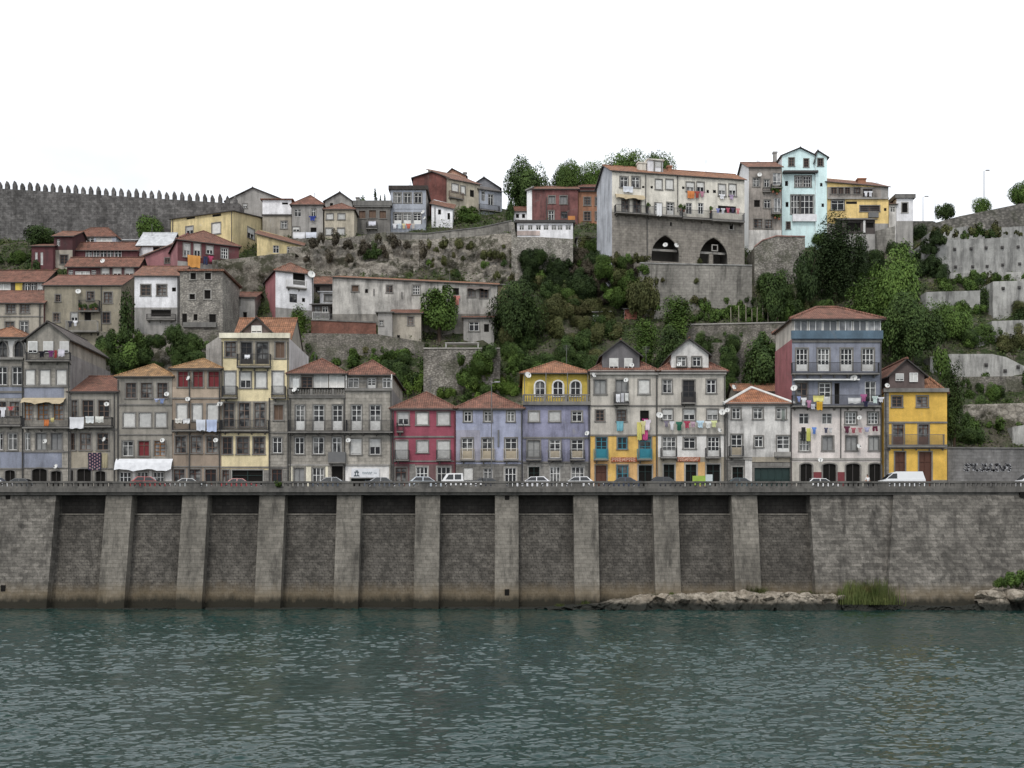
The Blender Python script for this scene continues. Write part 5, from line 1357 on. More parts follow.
strokes(gw, 'graffiti', WHINK, -.002, [((x[0] + .1, x[1] - .1), (y[0] + .1, y[1] - .08)) for x, y in segs], .15)
strokes(gw, 'graffiti_outline', BLKINK, -.034, segs, .055)

# castle wall with its merlons
cw = wall('castle_wall', 'dark battlemented castle wall running along the left skyline', 'castle wall', [(-120, 180), (0, 188.5), (235, 203.5), (240, 204)], 255, CASTLE, Y=192, thick=3, sink=5)
mb_ = MB(); hw = .3
mb_.box(-hw, hw, 0, .8, 0, .95); mb_.prism([(-hw, 0, .95), (hw, 0, .95), (.03, 0, 1.6), (-.03, 0, 1.6)], (0, .8, 0)); mm = mb_.mesh('merlon', CASTLE)
for k in range(-10, 31):
    px = 6 + 7.62 * k; t = 188.5 + (px) * 15 / 235 if px > 0 else 188.5 + px * 8.5 / 120
    p = P(px, t, 192) - cw.location
    m_ = link('merlon', mm, cw, (p.x, .2, p.z - .1)); m_.scale = (1, 1, 1 + .1 * math.sin(k * 2.3))


# rough cliff faces: hills of bare rock
def cliff(px0, px1, yt0, yt1, yb, Y, mat, amp=.9, seed=1, slope=3.):
    r = np.random.default_rng(seed); nx, nz = 90, 40
    A = P(px0, yt0, Y); B = P(px1, yt1, Y); Zb = P((px0 + px1) / 2, yb, Y - slope).z - 2.5
    u = np.linspace(0, 1, nx)[None, :]; v = np.linspace(0, 1, nz)[:, None]
    X_ = A.x + (B.x - A.x) * u + 0 * v; zt = A.z + (B.z - A.z) * u; Z_ = Zb + (zt - Zb) * v
    d = np.zeros((nz, nx))
    for k in range(26):
        f = .25 * 2 ** (k / 6.); a = r.random() * 6.3; d += amp / (1 + k * .28) * np.sin(f * (X_ * math.cos(a) + Z_ * math.sin(a) * 1.2) + r.random() * 6.3) * .6
    Y_ = Y - slope * (1 - v) + d * (.35 + .65 * np.sin(PI * v)) ; Y_[-1] = Y + 3
    o = link('cliff', grid_mesh('cliff', X_, Y_, Z_, mat)); tag(o, kind='structure'); return o


ROCK = rockmat('cliff_rock', (.36, .33, .285), (.19, .17, .14), (.05, .045, .038), .85)
ROCKD = rockmat('mossy_rock', (.24, .22, .185), (.12, .108, .088), (.035, .032, .026), .9)
cliff(415, 520, 238, 232, 286, gnd(465, 285) + 5, ROCK, 1.1, 3, 5)
cliff(290, 420, 246, 238, 286, gnd(360, 285) + 5, ROCK, 1.1, 4, 5)
cliff(212, 296, 258, 252, 312, gnd(250, 300) + 3, ROCKD, .9, 5, 4)
cliff(944, 1090, 404, 398, 456, gnd(985, 455) + 4, ROCK, 1.2, 12, 4)
cliff(100, 182, 330, 335, 372, 153, ROCKD, .8, 6, 4)

# rocky bank at the foot of the wall
def bank(px0, px1, top, seed, Yf=115.8, Yb=121.5):
    r = np.random.default_rng(seed); nx, ny = 320, 54
    u = np.linspace(0, 1, nx)[None, :]; v = np.linspace(0, 1, ny)[:, None]
    x = X(px0, 118) + (X(px1, 118) - X(px0, 118)) * u + 0 * v; y = Yf + (Yb - Yf) * v + 0 * u
    y = y + (1 - v) * .5 * np.sin(x * .7 + seed) + (1 - v) * .3 * np.sin(x * 2.1)
    n_pre = np.sin(x * 1.3 + 2 * np.sin(x * .37)) + .6 * np.sin(x * 3.1 + y * 2)
    pxs = px0 + (px1 - px0) * u; hz = np.interp(pxs, [t[0] for t in top], [t[1] for t in top])
    z = -.9 + (hz + .9) * np.clip(v * 3.2 + .25 * np.clip(n_pre, -1, 1) * v, 0, 1) ** .8
    n = np.zeros_like(x)
    for k in range(30):
        f = .6 * 2 ** (k / 7.); a = r.random() * 6.3; n += 1 / (1 + k * .25) * np.abs(np.sin(f * (x * math.cos(a) + y * math.sin(a)) + r.random() * 6.3))
    n = n - n.mean(); z = z + n * .17 * np.clip(hz, .25, 2) * np.clip(v * 4, .3, 1); y = y + n * .8 * (1 - v); x = x + .25 * np.roll(n, 9, 1) * (1 - v)
    q_ = N('bank_rock' + str(seed)); p = q_.n('ShaderNodeSeparateXYZ'); q_.l(q_.pos, p.inputs[0])
    vo = q_.noise(q_.pos, 1.6, 7, .75)
    c = q_.mix(q_.ramp(vo, .42, .58), (.38, .335, .275), (.15, .13, .1))
    c = q_.mix(q_.math('MULTIPLY', q_.ramp(q_.noise(q_.pos, .5, 4), .5, .6), .6), c, (.2, .165, .125))
    zz = q_.math('SUBTRACT', p.outputs[2], q_.math('MULTIPLY', q_.noise(q_.pos, 1.5, 4), .6))
    c = q_.mix(q_.ramp(zz, .55, -.1), c, (.02, .021, .017))
    m = q_.done(c, .9, vo, 1., .25)
    o = link('rocky_shore', grid_mesh('rocky_shore', x, y, z, m)); tag(o, kind='structure'); return o


bank(545, 850, [(545, -.2), (600, .3), (650, 1.15), (690, 1.25), (760, 1.45), (800, 1.25), (835, 1.0), (850, .4)], 2)
bank(840, 985, [(840, .3), (900, .1), (960, .0), (985, .4)], 3)
bank(975, 1120, [(975, .7), (995, 1.5), (1010, 1.9), (1030, 2.1), (1120, 2)], 5)
bank(-140, 545, [(-140, -.25), (100, -.3), (400, -.25), (545, -.2)], 7, 117.9, 121)


# single boulders on the shore
def boulder_mesh(seed):
    bm = bmesh.new(); bmesh.ops.create_icosphere(bm, subdivisions=3, radius=1.)
    r = random.Random(seed); ks = [(Vector((r.uniform(-1, 1), r.uniform(-1, 1), r.uniform(-1, 1))).normalized(), r.uniform(.55, .9)) for _ in range(12)]
    for v in bm.verts:
        for n_, d in ks:
            t = v.co.dot(n_)
            if t > d: v.co -= n_ * (t - d)
    me = bpy.data.meshes.new('boulder'); bm.to_mesh(me); bm.free(); me.materials.append(bpy.data.materials['bank_rock2']); return me


BM = [boulder_mesh(k) for k in range(4)]
rk = random.Random(11)
for px, s in [(612, .5), (640, .6), (662, .9), (681, 1.0), (700, .8), (716, 1.1), (735, .9), (752, 1.2), (771, .9), (790, 1.0), (808, 1.1), (826, .8), (842, .6), (984, .9), (993, 1.2), (1002, 1.5), (1013, 1.7), (1024, 1.4)]:
    Yb = 117.6 + rk.uniform(-.6, .8); o = link('boulder', BM[rk.randrange(4)], None, (X(px, Yb), Yb, 1.0 if px > 630 else .4), rk.uniform(0, 6)); o.scale = (s * 1.2, s * .8, s * .55)
    if px > 980: o.location.z = 1.3
    tag(o, 'rough grey brown boulder on the rocky shore under the quay wall' if px < 900 else 'big pale boulder on the rocky shore at the right edge', 'boulder', 'boulders on the shore' if px < 900 else 'boulders at the right edge')

# graffiti scrawl on the pale footing
# ------------------------------------------------------------------ foliage
def leaf_geo(cen, nor, size, r):
    n = len(cen); nor = nor / np.maximum(1e-6, np.linalg.norm(nor, axis=1, keepdims=True))
    t = r.normal(size=(n, 3)); t -= nor * (t * nor).sum(1, keepdims=True); t /= np.maximum(1e-6, np.linalg.norm(t, axis=1, keepdims=True))
    b = np.cross(nor, t); s = size[:, None]
    a = cen - t * s * .62; c = cen + t * s * .62; d = cen + b * s * .42 + nor * s * .12; e = cen - b * s * .42 + nor * s * .12
    co = np.stack([a, e, c, d], 1).reshape(-1, 3)
    return co, np.arange(4 * n).reshape(-1, 4)


def crown(name, R, H, nb, n, leaf, seed, style='round', mat=None):
    r = np.random.default_rng(seed); bl = []
    for k in range(nb):
        d = r.normal(size=3); d /= np.linalg.norm(d); q = r.random() ** .4
        if style == 'tall': c = np.array([d[0] * .45 * q, d[1] * .45 * q, .5 + d[2] * .42 * q]); br = r.uniform(.25, .42)
        elif style == 'cone': z = r.random(); w = (1 - z) * .75; c = np.array([d[0] * w * q, d[1] * w * q, .1 + z * .8]); br = r.uniform(.16, .3) * (1.15 - .6 * z)
        elif style == 'wide': c = np.array([d[0] * .72 * q, d[1] * .72 * q, .42 + d[2] * .3 * q]); br = r.uniform(.2, .38)
        else: c = np.array([d[0] * .62 * q, d[1] * .62 * q, .5 + d[2] * .34 * q]); br = r.uniform(.22, .4)
        bl.append((c, br))
    bc = np.array([b[0] for b in bl]); brs = np.array([b[1] for b in bl])
    w = brs ** 2; w /= w.sum(); k = r.choice(nb, n, p=w)
    d = r.normal(size=(n, 3)); d /= np.linalg.norm(d, axis=1, keepdims=True)
    rad = brs[k] * (1 - .38 * r.random(n) ** 1.6) * (1 + .16 * (r.random(n) < .12))
    p = bc[k] + d * rad[:, None] * np.array([1, 1, .8 if style != 'cone' else .6])
    p = p[p[:, 2] > 0.0]; d = d[:len(p)] if len(p) == len(d) else (p - bc.mean(0))
    cen = p * np.array([R, R, H]); nor = d * .9 + np.array([0, 0, .4]) + r.normal(size=d.shape) * .28
    co, fv = leaf_geo(cen, nor, leaf * r.uniform(.6, 1.35, len(cen)), r)
    me = bpy.data.meshes.new(name); quads(me, co, fv); me.materials.append(mat or LG['dark']); return me


LG = {
    'dark': leafmat('dark_leaves', (.028, .05, .016), (.064, .1, .028)),
    'mid': leafmat('mid_leaves', (.04, .072, .017), (.085, .135, .03)),
    'bright': leafmat('bright_leaves', (.065, .115, .02), (.13, .195, .04)),
    'fresh': leafmat('fresh_leaves', (.045, .08, .018), (.095, .148, .033)),
    'olive': leafmat('olive_leaves', (.052, .06, .022), (.1, .105, .04), (.13, .115, .055)),
    'brown': leafmat('dry_thicket', (.062, .052, .037), (.105, .09, .064), (.065, .07, .03)),
    'grass': leafmat('yellow_grass', (.045, .065, .018), (.09, .1, .034), (.12, .095, .042)),
    'ivy': leafmat('dark_ivy_leaves', (.019, .033, .012), (.04, .064, .021), (.055, .082, .026)),
    'grey': leafmat('grey_green_leaves', (.06, .068, .045), (.1, .105, .07)),
}
PR = {}
for st in ('round', 'wide', 'tall'):
    PR['S', st] = [crown('shrub', 1.2, 1.7 if st != 'tall' else 3.0, 9, 1100, .17, 10 + k, st) for k in range(4)]
    PR['M', st] = [crown('crown', 3., 4.2 if st != 'tall' else 7.5, 18, 6500, .21, 20 + k, st) for k in range(3)]
    PR['L', st] = [crown('crown', 5.5, 7.5 if st != 'tall' else 13, 34, 19000, .25, 30 + k, st) for k in range(2)]
PR['S', 'cone'] = [crown('crown', 1., 5, 14, 900, .24, 41, 'cone')]
PR['M', 'cone'] = PR['L', 'cone'] = [crown('crown', 3.2, 9.5, 26, 7000, .24, 40, 'cone')]
HT = {('S', 'round'): (1.2, 1.5), ('M', 'round'): (3, 4.0), ('L', 'round'): (5.5, 7.1), ('S', 'wide'): (1.2, 1.45), ('M', 'wide'): (3, 3.6), ('L', 'wide'): (5.5, 6.4),
      ('S', 'tall'): (1.0, 3.0), ('M', 'tall'): (2.5, 7.4), ('L', 'tall'): (4.6, 12.8), ('S', 'cone'): (.9, 5), ('M', 'cone'): (2.8, 9.5), ('L', 'cone'): (2.8, 9.5)}
BARK = flat('bark', (.06, .045, .035), .95, .1, .3); PBARK = flat('pale_bark', (.28, .25, .2), .95, .1, .3)


def trunk_mesh(seed):
    r = random.Random(seed); q = MB(); p = Vector((0, 0, -.6)); rad = .055
    pts = [Vector((0, 0, -.25)), Vector((r.uniform(-.03, .03), r.uniform(-.03, .03), .28)), Vector((r.uniform(-.07, .07), r.uniform(-.07, .07), .6))]
    q.tube(pts[0], pts[1], .05, 8, 0, .038); q.tube(pts[1], pts[2], .038, 8, 0, .022)
    for k in range(6):
        a = k * 1.1 + r.random(); b = pts[1].lerp(pts[2], r.random()); e = b + Vector((math.cos(a) * r.uniform(.15, .3), math.sin(a) * r.uniform(.15, .3), r.uniform(.15, .32)))
        q.tube(b, e, .02, 6, 0, .008)
    return q.mesh('trunk', BARK)


TM = [trunk_mesh(k) for k in range(3)]


def crown_obj(kind, style, size, w, hgt, name, parent, loc, seed):
    r = random.Random(seed); lst = PR[size, style]; me = lst[r.randrange(len(lst))]
    o = link(name, me, parent, loc, r.uniform(0, 6.28)); R, H = HT[size, style]
    o.scale = (w / 2 / R, w / 2 / R, hgt / H)
    o.material_slots[0].link = 'OBJECT'; o.material_slots[0].material = LG[kind]
    return o


TSEED = [0]


def tree(kind, px0, px1, pt, pb, label, style='round', tf=.22, Y=None, name='tree', group=None, bark=None, cat='tree'):
    mx = (px0 + px1) / 2; Y = gnd(mx, pb) if Y is None else Y
    o = P(mx, pb, Y); w = (px1 - px0) * Y / F; hgt = (pb - pt) * Y / F
    TSEED[0] += 1; sd = TSEED[0] * 13
    root = empty(name, o); tag(root, label, cat, group)
    size = 'L' if w > 7.5 else 'M' if w > 3.2 else 'S'
    crown_obj(kind, style, size, w, hgt * (1 - tf), 'crown', root, (0, 0, hgt * tf), sd)
    t = link('trunk', TM[sd % 3], root, (0, 0, 0), sd % 6); s = hgt; k_ = min(s * .8, w * .9); t.scale = (k_, k_, s)
    if bark: t.material_slots[0].link = 'OBJECT'; t.material_slots[0].material = bark
    return root


def bushes(kind, rect, n, s0, s1, label, group, style='round', name='shrub', seed=0, tallness=1., Yoff=0., Yfix=None, Yfn=None):
    r = random.Random(seed + 99)
    x0, x1, y0, y1 = rect
    for k in range(n):
        px, py = r.uniform(x0, x1), r.uniform(y0, y1); Y = Yfn(px, py) if Yfn else gnd(px, py) + Yoff if Yfix is None else Yfix; p = P(px, py, Y); s = r.uniform(s0, s1)
        size = 'S' if s < 2.8 else 'M'
        o = crown_obj(kind if r.random() < .8 else random.Random(k).choice(['mid', 'olive', 'dark']), style, size, s, s * tallness * r.uniform(.6, .95), name, None, (p.x, p.y, p.z - .25), seed * 31 + k)
        tag(o, label, 'shrub', group)


S = bushes
# trees one by one
tree('mid', 415.5, 465, 287.5, 343, 'round dark green tree in front of the long white building, trunk showing', 'round', .2)
tree('dark', 484, 548, 284, 350, 'broad dark tree at the right end of the long white building', 'wide', .14)
tree('olive', 494, 520, 326, 352, 'low yellowish green bush tree at the foot of the broad dark tree', 'round', .05)
tree('bright', 281, 314, 309, 352, 'bright green bushy tree beside the tall yellow house roof', 'tall', .1)
tree('dark', 501, 554, 164, 217, 'big dark evergreen on the skyline left of the peeling red house', 'wide', .04, Y=gnd(530, 222) + 5)
tree('mid', 549, 588, 161, 204, 'loose pale green skyline tree behind the peeling red house', 'wide', .1, Y=208)
tree('mid', 572, 616, 164, 206, 'loose skyline tree left of the convent roof', 'wide', .1, Y=210)
tree('mid', 602, 652, 151, 200, 'feathery skyline tree rising behind the convent dormer', 'wide', .12, Y=213)
tree('mid', 636, 679, 153, 200, 'feathery skyline tree right of the convent dormer', 'round', .12, Y=215)
for k, (a, b, t) in enumerate([(371, 379, 187), (378, 383, 194), (382, 387.5, 193)]):
    tree('dark', a, b, t, 214, ['dark conical cypress, tallest of the three behind the crenellated stone house', 'slim dark cypress in the middle of the three behind the stone house', 'small dark cypress at the right of the three behind the stone house'][k], 'cone', .02, Y=212, name='cypress')
tree('dark', 357, 371, 197, 214, 'low dark tree behind the crenellated stone house', 'wide', .05, Y=212)
tree('mid', 452, 484, 206, 224, 'round green bush in front of the long beige house', 'wide', .03, Y=gnd(466, 224) + 1)
tree('dark', 502, 516, 200, 226, 'dark bush at the foot of the big skyline evergreen', 'round', .03, Y=gnd(509, 226) + 1)
tree('fresh', 858, 926, 257, 352, 'big leafy tree with bright green top behind the tall blue house', 'round', .08, Y=158)
tree('mid', 842, 882, 280, 350, 'mid green tree pressed behind the glazed top of the tall blue house', 'tall', .06, Y=155)
tree('dark', 876, 946, 300, 366, 'dark broad tree above the sun yellow house', 'wide', .05, Y=153)
tree('ivy', 806, 866, 226, 305, 'tall dark ivy grown tree mass under the turquoise house', 'tall', .02, Y=172)
tree('ivy', 790, 826, 250, 310, 'very dark tree between the ruined bastion and the ivy mass', 'round', .05, Y=168)
tree('ivy', 846, 872, 232, 300, 'very dark slim tree right of the ivy mass', 'tall', .05, Y=173)
tree('mid', 925, 978, 306, 352, 'mid green tree in front of the ribbed concrete wall', 'round', .08, Y=163)
tree('dark', 970, 1000, 288, 326, 'dark shrub tree between the concrete walls on the right', 'round', .08, Y=173)
tree('dark', 1008, 1040, 305, 356, 'dark tree at the right edge in front of the small square concrete wall', 'tall', .05, Y=163)
tree('mid', 962, 1000, 326, 356, 'yellow green bush above the rounded white concrete wall', 'wide', .03, Y=161)
tree('dark', 933, 957, 203.5, 232, 'small round dark tree, first on the boundary wall skyline', 'round', .34, Y=199.5, name='round_tree')
tree('mid', 969, 993, 198, 232, 'small round green tree, second on the boundary wall skyline', 'round', .34, Y=199.5, name='round_tree')
tree('mid', 1006, 1037, 183, 226, 'round tree cut by the right edge on the boundary wall skyline', 'round', .4, Y=200, name='round_tree')
tree('olive', 994, 1011, 219, 230, 'rounded olive bush in front of the boundary wall', 'wide', .03)
tree('dark', 22, 62, 226, 252, 'dark bushy tree at the foot of the castle wall', 'wide', .05, Y=186.5)
tree('mid', 132, 166, 216, 250, 'green tree between castle wall and the white shed', 'round', .08, Y=189.5)
tree('mid', 105, 152, 335, 380, 'dark green bush tree beside the olive house', 'wide', .05, Y=150)
tree('dark', 118, 135, 288, 348, 'ivy covered column of foliage on the side of the olive house', 'tall', .02, Y=158)
tree('dark', 735, 786, 345, 400, 'dense dark tree in front of the brown terrace wall', 'round', .05, Y=146)
tree('dark', 757, 795, 268, 325, 'dark tree below the ruined bastion', 'round', .05, Y=164)
tree('olive', 624, 662, 276, 322, 'grey green thicket tree at the left foot of the pale terrace wall', 'wide', .05, Y=167)
S('dark', (104, 216, 342, 374), 34, 2, 3.6, 'dark green bush in the thicket behind the tan and grey tiled roofs', 'thicket behind the tiled roofs', 'round', 'thicket_bush', seed=40, Yfix=149)
S('dark', (690, 790, 346, 392), 20, 2, 3.8, 'bush growing against the brown terrace wall', 'bushes against the brown terrace wall', 'round', 'thicket_bush', seed=41, Yfix=gnd(735, 392) - 1.2)
S('ivy', (924, 946, 242, 284), 12, 1.8, 3.2, 'ivy bush at the left end of the tall anchored wall', 'ivy at the anchored wall end', 'round', 'ivy_bush', seed=42, Yfix=aw['_Y'] - .8)
S('ivy', (518, 580, 256, 290), 14, 2.2, 4, 'ivy bush climbing the pale stone bastion', 'ivy on the stone bastion', 'round', 'ivy_bush', seed=36, Yfix=gnd(545, 282) - .8)
S('brown', (600, 642, 270, 305), 16, 2, 3.6, 'dry bush under the left corner of the convent', 'dry bushes under the convent corner', 'round', 'dry_shrub', seed=37, Yfix=gnd(672, 311) + 1.2)
tree('mid', 655, 696, 296, 350, 'spiky pale green tree at the left end of the garden wall', 'tall', .12, Y=160, bark=PBARK)
tree('mid', 628, 662, 318, 372, 'green tree with pale trunks behind the gap of the two gabled houses', 'tall', .15, Y=152, bark=PBARK)
tree('dark', 650, 692, 330, 384, 'dark green tree left of the white gable', 'round', .05, Y=148)
tree('olive', 612, 622, 252, 268, 'small olive bush growing on the left corner of the convent foot', 'round', .05, Y=172)
tree('dark', 940, 968, 368, 440, 'dark slim tree right of the sun yellow house', 'tall', .03, Y=138)
tree('mid', 930, 952, 350, 385, 'dark bush behind the orange roof of the sun yellow house', 'round', .03, Y=145)

# shrubs on the slopes, by place
CY = lambda px, py: gnd(420, 285) + 5 * (286 - py) / 50 - .4
S('ivy', (515, 600, 252, 305), 26, 3, 5.5, 'dark green shrub on the steep bank below the white glazed bay', 'shrubs below the glazed bay', 'round', 'ivy_bush', seed=1)
S('olive', (548, 625, 308, 352), 26, 2.5, 4.5, 'olive green shrub on the slope above the gabled houses', 'shrubs above the gabled houses', seed=2)
S('dark', (505, 600, 340, 392), 26, 2.5, 4.5, 'dark shrub on the slope behind the lavender house', 'shrubs behind the lavender house', seed=3)
S('brown', (572, 622, 244, 300), 24, 2.2, 4, 'dry brown shrub on the steep bank left of the convent', 'dry shrubs left of the convent', 'round', 'dry_shrub', seed=4)
S('grey', (612, 655, 268, 318), 10, 2, 3.4, 'grey green shrub at the foot of the pale terrace wall', 'shrubs at the terrace wall', seed=5)
S('mid', (690, 775, 313, 323), 24, 1.6, 2.8, 'bright hedge bush on the garden terrace below the arches', 'hedge bushes on the garden terrace', 'wide', 'hedge_bush', seed=6)
S('dark', (675, 800, 330, 342), 16, 1.6, 2.6, 'bush hanging over the brown terrace wall', 'bushes over the brown terrace wall', 'wide', 'hedge_bush', seed=7)
S('dark', (755, 830, 290, 330), 20, 2.4, 4.6, 'dark shrub on the bank below the ruined bastion', 'shrubs below the ruined bastion', seed=8)
S('ivy', (800, 900, 235, 300), 26, 2.4, 4.4, 'ivy dark shrub on the cliff under the skyline houses on the right', 'shrubs under the right skyline houses', 'round', 'ivy_bush', seed=9)
S('ivy', (888, 942, 228, 285), 22, 2, 4, 'very dark shrub on the bank left of the anchored wall', 'shrubs left of the anchored wall', 'round', 'ivy_bush', seed=10)
S('olive', (930, 1060, 233, 239), 20, .9, 2.6, 'small green tuft on top of the tall anchored wall', 'tufts above the anchored wall', 'wide', 'grass_tuft', seed=11, Yfix=aw['_Y'] + 3)
S('mid', (994, 1060, 277, 280.5), 10, 1., 1.7, 'small green tuft along the top of the pale wall with two anchor plates', 'tufts above the pale anchored wall', 'wide', 'grass_tuft', seed=31, Yfix=a2['_Y'] + 1)
S('olive', (600, 650, 261, 264), 7, 1.4, 2.6, 'bush spilling over the left end of the terrace below the arches', 'bushes at the terrace end', 'wide', 'hedge_bush', seed=32, Yfix=gnd(672, 311) + .6)
S('mid', (930, 992, 280, 292), 12, 1.6, 2.8, 'green bush on the ledge below the anchored wall', 'bushes below the anchored wall', 'wide', seed=12)
S('mid', (915, 1000, 308, 350), 18, 2.2, 4, 'leafy shrub between the concrete walls on the right', 'shrubs between the concrete walls', seed=13)
S('olive', (1000, 1080, 306, 356), 14, 2, 3.6, 'olive shrub at the right edge between concrete walls', 'olive shrubs at the right edge', seed=14)
S('mid', (955, 1080, 382, 432), 24, 1.6, 3, 'green shrub on the rocky bank above the graffiti wall', 'shrubs above the graffiti wall', seed=15)
S('dark', (945, 985, 380, 445), 12, 1.8, 3.2, 'dark shrub beside the broken rock wall', 'shrubs beside the rock wall', seed=16)
S('mid', (305, 425, 352, 368), 26, 1.6, 2.8, 'bright green hedge bush on the terrace behind the glazed attic', 'hedge bushes behind the glazed attic', 'wide', 'hedge_bush', seed=17)
S('dark', (385, 430, 366, 392), 14, 2, 3.2, 'dark shrub behind the set-back attic house', 'shrubs behind the attic house', seed=18)
S('bright', (405, 530, 382, 402), 34, 1.6, 3.0, 'green shrub on the bank behind the crimson house', 'shrubs behind the crimson house', seed=19)
S('mid', (458, 515, 358, 388), 16, 2, 3.6, 'shrub overgrowing the mottled stone wall', 'shrubs on the mottled wall', seed=20, Yfix=gnd(462, 392) - .9)
S('dark', (285, 312, 340, 376), 12, 2, 3.4, 'dark ivy bush below the bright tree beside the tall yellow house', 'ivy beside the tall yellow house', 'round', 'ivy_bush', seed=21)
S('dark', (115, 215, 348, 378), 22, 2, 3.4, 'dark green shrub behind the tan and grey tiled roofs', 'shrubs behind the tiled roofs on the left', seed=22)
S('brown', (300, 425, 238, 262), 22, 1.4, 2.8, 'brownish shrub on the rock under the skyline houses', 'brownish shrubs under the skyline houses', 'round', 'dry_shrub', seed=23, Yfn=CY)
S('olive', (425, 512, 244, 282), 30, 1., 2.3, 'clump of creeper on the mottled cliff', 'creeper clumps on the cliff', 'round', 'creeper', seed=24, Yfn=CY)
S('dark', (0, 45, 258, 272), 10, 2, 3.4, 'dark bush in the garden under the castle wall', 'garden bushes under the castle wall', 'wide', seed=25)
S('mid', (596, 650, 268, 308), 14, 2.2, 4, 'green bush covering the left part of the pale terrace wall', 'bushes covering the terrace wall', 'round', 'hedge_bush', seed=33, Yfix=gnd(672, 311) - 1.4)
S('olive', (640, 752, 300, 312), 12, 1.4, 2.4, 'low weed at the foot of the pale terrace wall', 'weeds at the terrace wall foot', 'wide', 'weed_clump', seed=34, Yfix=gnd(672, 311) - 1)
S('dark', (940, 1050, 284, 290), 9, 1.6, 2.8, 'dark bush against the footing of the anchored wall', 'bushes against the anchored wall footing', 'wide', 'hedge_bush', seed=35)
S('dark', (640, 800, 346, 400), 26, 2, 3.6, 'dark bush on the slope behind the white gabled house', 'bushes behind the white gabled house', seed=26)
S('mid', (835, 900, 322, 362), 16, 2, 3.6, 'leafy bush behind the tall blue house', 'bushes behind the tall blue house', seed=27)
S('olive', (640, 700, 262, 312), 8, .8, 1.4, 'weed clump growing out of the pale terrace wall', 'weeds on the terrace wall', 'round', 'weed_clump', seed=28, Yoff=-9.6)
S('dark', (120, 136, 300, 350), 6, 2, 3, 'ivy clump on the side wall of the olive house', 'ivy on the olive house side', 'round', 'ivy_bush', seed=29)

# reeds and grass by the water
def tuft_mesh(seed, n, h, w):
    r = np.random.default_rng(seed); q = MB()
    for k in range(n):
        x, y = r.normal(0, w / 2.3), r.normal(0, w / 3.4); a = r.random() * 6.28; b = r.uniform(.05, .3); hh = h * r.uniform(.35, 1.1) * max(.35, 1 - (x / w) ** 2 * 2.2); s = r.uniform(.02, .045)
        m = (x + b * .4 * math.cos(a), y + b * .4 * math.sin(a), hh * .6); t = (x + b * 1.3 * math.cos(a), y + b * 1.3 * math.sin(a), hh)
        q.poly([(x - s, y, 0), (x + s, y, 0), (m[0] + s, m[1], m[2]), (m[0] - s, m[1], m[2])]); q.poly([(m[0] - s, m[1], m[2]), (m[0] + s, m[1], m[2]), t])
    return q.mesh('reed_clump', LG['grass'])


RD = [tuft_mesh(k, 900, 2.6, 3.2) for k in range(2)]; TF = [tuft_mesh(k + 5, 260, .8, 1.4) for k in range(3)]
for px, s in ((843, .75), (854, 1.05), (866, .9), (874, 1.15), (886, .7)):
    p = (X(px, 119.0), 119.0, .2); o = link('reed_clump', RD[int(px) % 2], None, p, px); o.scale = (s, s, s); tag(o, 'tall yellow green reed clump on the shore at the foot of the quay wall', 'reeds', 'reed clumps on the shore')
for px, z, s in ((655, .95, 1.), (672, 1.1, .8), (752, 1.5, 1.3), (762, 1.5, 1.), (722, 1.3, .8), (806, 1.2, .9), (818, 1.1, 1.), (900, .15, 1.1), (915, .1, .9), (892, .15, 1.2), (560, -.1, .7), (585, .2, .8)):
    o = link('grass_tuft', TF[int(px) % 3], None, (X(px, 119.2), 119.2, z - .2), px); o.scale = (s, s, s); tag(o, 'small tuft of yellow green grass on the shore rocks', 'grass tuft', 'grass tufts on the shore')
for px, s in ((1000, 1.6), (1010, 2.2), (1022, 2.4), (1035, 2.4)):
    o = crown_obj('mid', 'round', 'S', s, s * .75, 'shrub', None, (X(px, 117), 117, 1.9), int(px)); tag(o, 'leafy green shrub on the shore rocks at the right edge', 'shrub', 'shrubs on the right shore')
o = crown_obj('mid', 'wide', 'S', 1.3, .7, 'shrub', None, (X(279, 121.2), 121.1, 13.15), 5); tag(o, 'green plant clump spilling over the quay parapet', 'plant')

# ground cover over the whole slope
r = np.random.default_rng(5); n = 34000
gx_ = r.uniform(-115, 115, n); gy_ = 141 + 66 * r.random(n)
k = (np.sin(.35 * gx_ + .2 * gy_) + np.sin(.22 * gx_ - .4 * gy_ + 1) + r.normal(0, .7, n)) > -1.1
gx_, gy_ = gx_[k], gy_[k]; gzz = terr(gx_, gy_)
m = 9; cx = np.repeat(gx_, m) + r.normal(0, .35, len(gx_) * m); cy = np.repeat(gy_, m) + r.normal(0, .35, len(gx_) * m)
hh = np.repeat(.35 + 1.3 * np.clip(np.sin(.23 * gx_ + .5 * gy_) + np.sin(.41 * gx_ - .2 * gy_ + 2), 0, 2) / 2, m); cz = terr(cx, cy) + r.random(len(cx)) ** 1.3 * hh
nor = r.normal(0, .6, (len(cx), 3)) + np.array([0, -.5, .7])
co, fv = leaf_geo(np.stack([cx, cy, cz], 1), nor, r.uniform(.14, .34, len(cx)), r)
me = bpy.data.meshes.new('undergrowth'); quads(me, co, fv); me.materials.append(leafmat('undergrowth_leaves', (.03, .05, .016), (.075, .098, .03), (.105, .098, .048)))
tag(link('undergrowth', me), kind='stuff')
# bamboo stakes on the garden terrace
rr = random.Random(3); q = MB(); q.tube((0, 0, -.3), (.05, 0, 3.4), .06, 6); SM = q.mesh('garden_stake', PBARK)
for px in (731, 739, 746, 752, 757, 763, 768, 774):
    Y = gnd(px, 324) - .5; p = P(px, 325, Y); o = link('garden_stake', SM, None, p, px); o.scale = (1, 1, rr.uniform(.7, 1.15)); o.rotation_euler.y = rr.uniform(-.06, .06)
    tag(o, 'thin pale stake standing on the garden terrace below the arches', 'stake', 'stakes on the garden terrace')
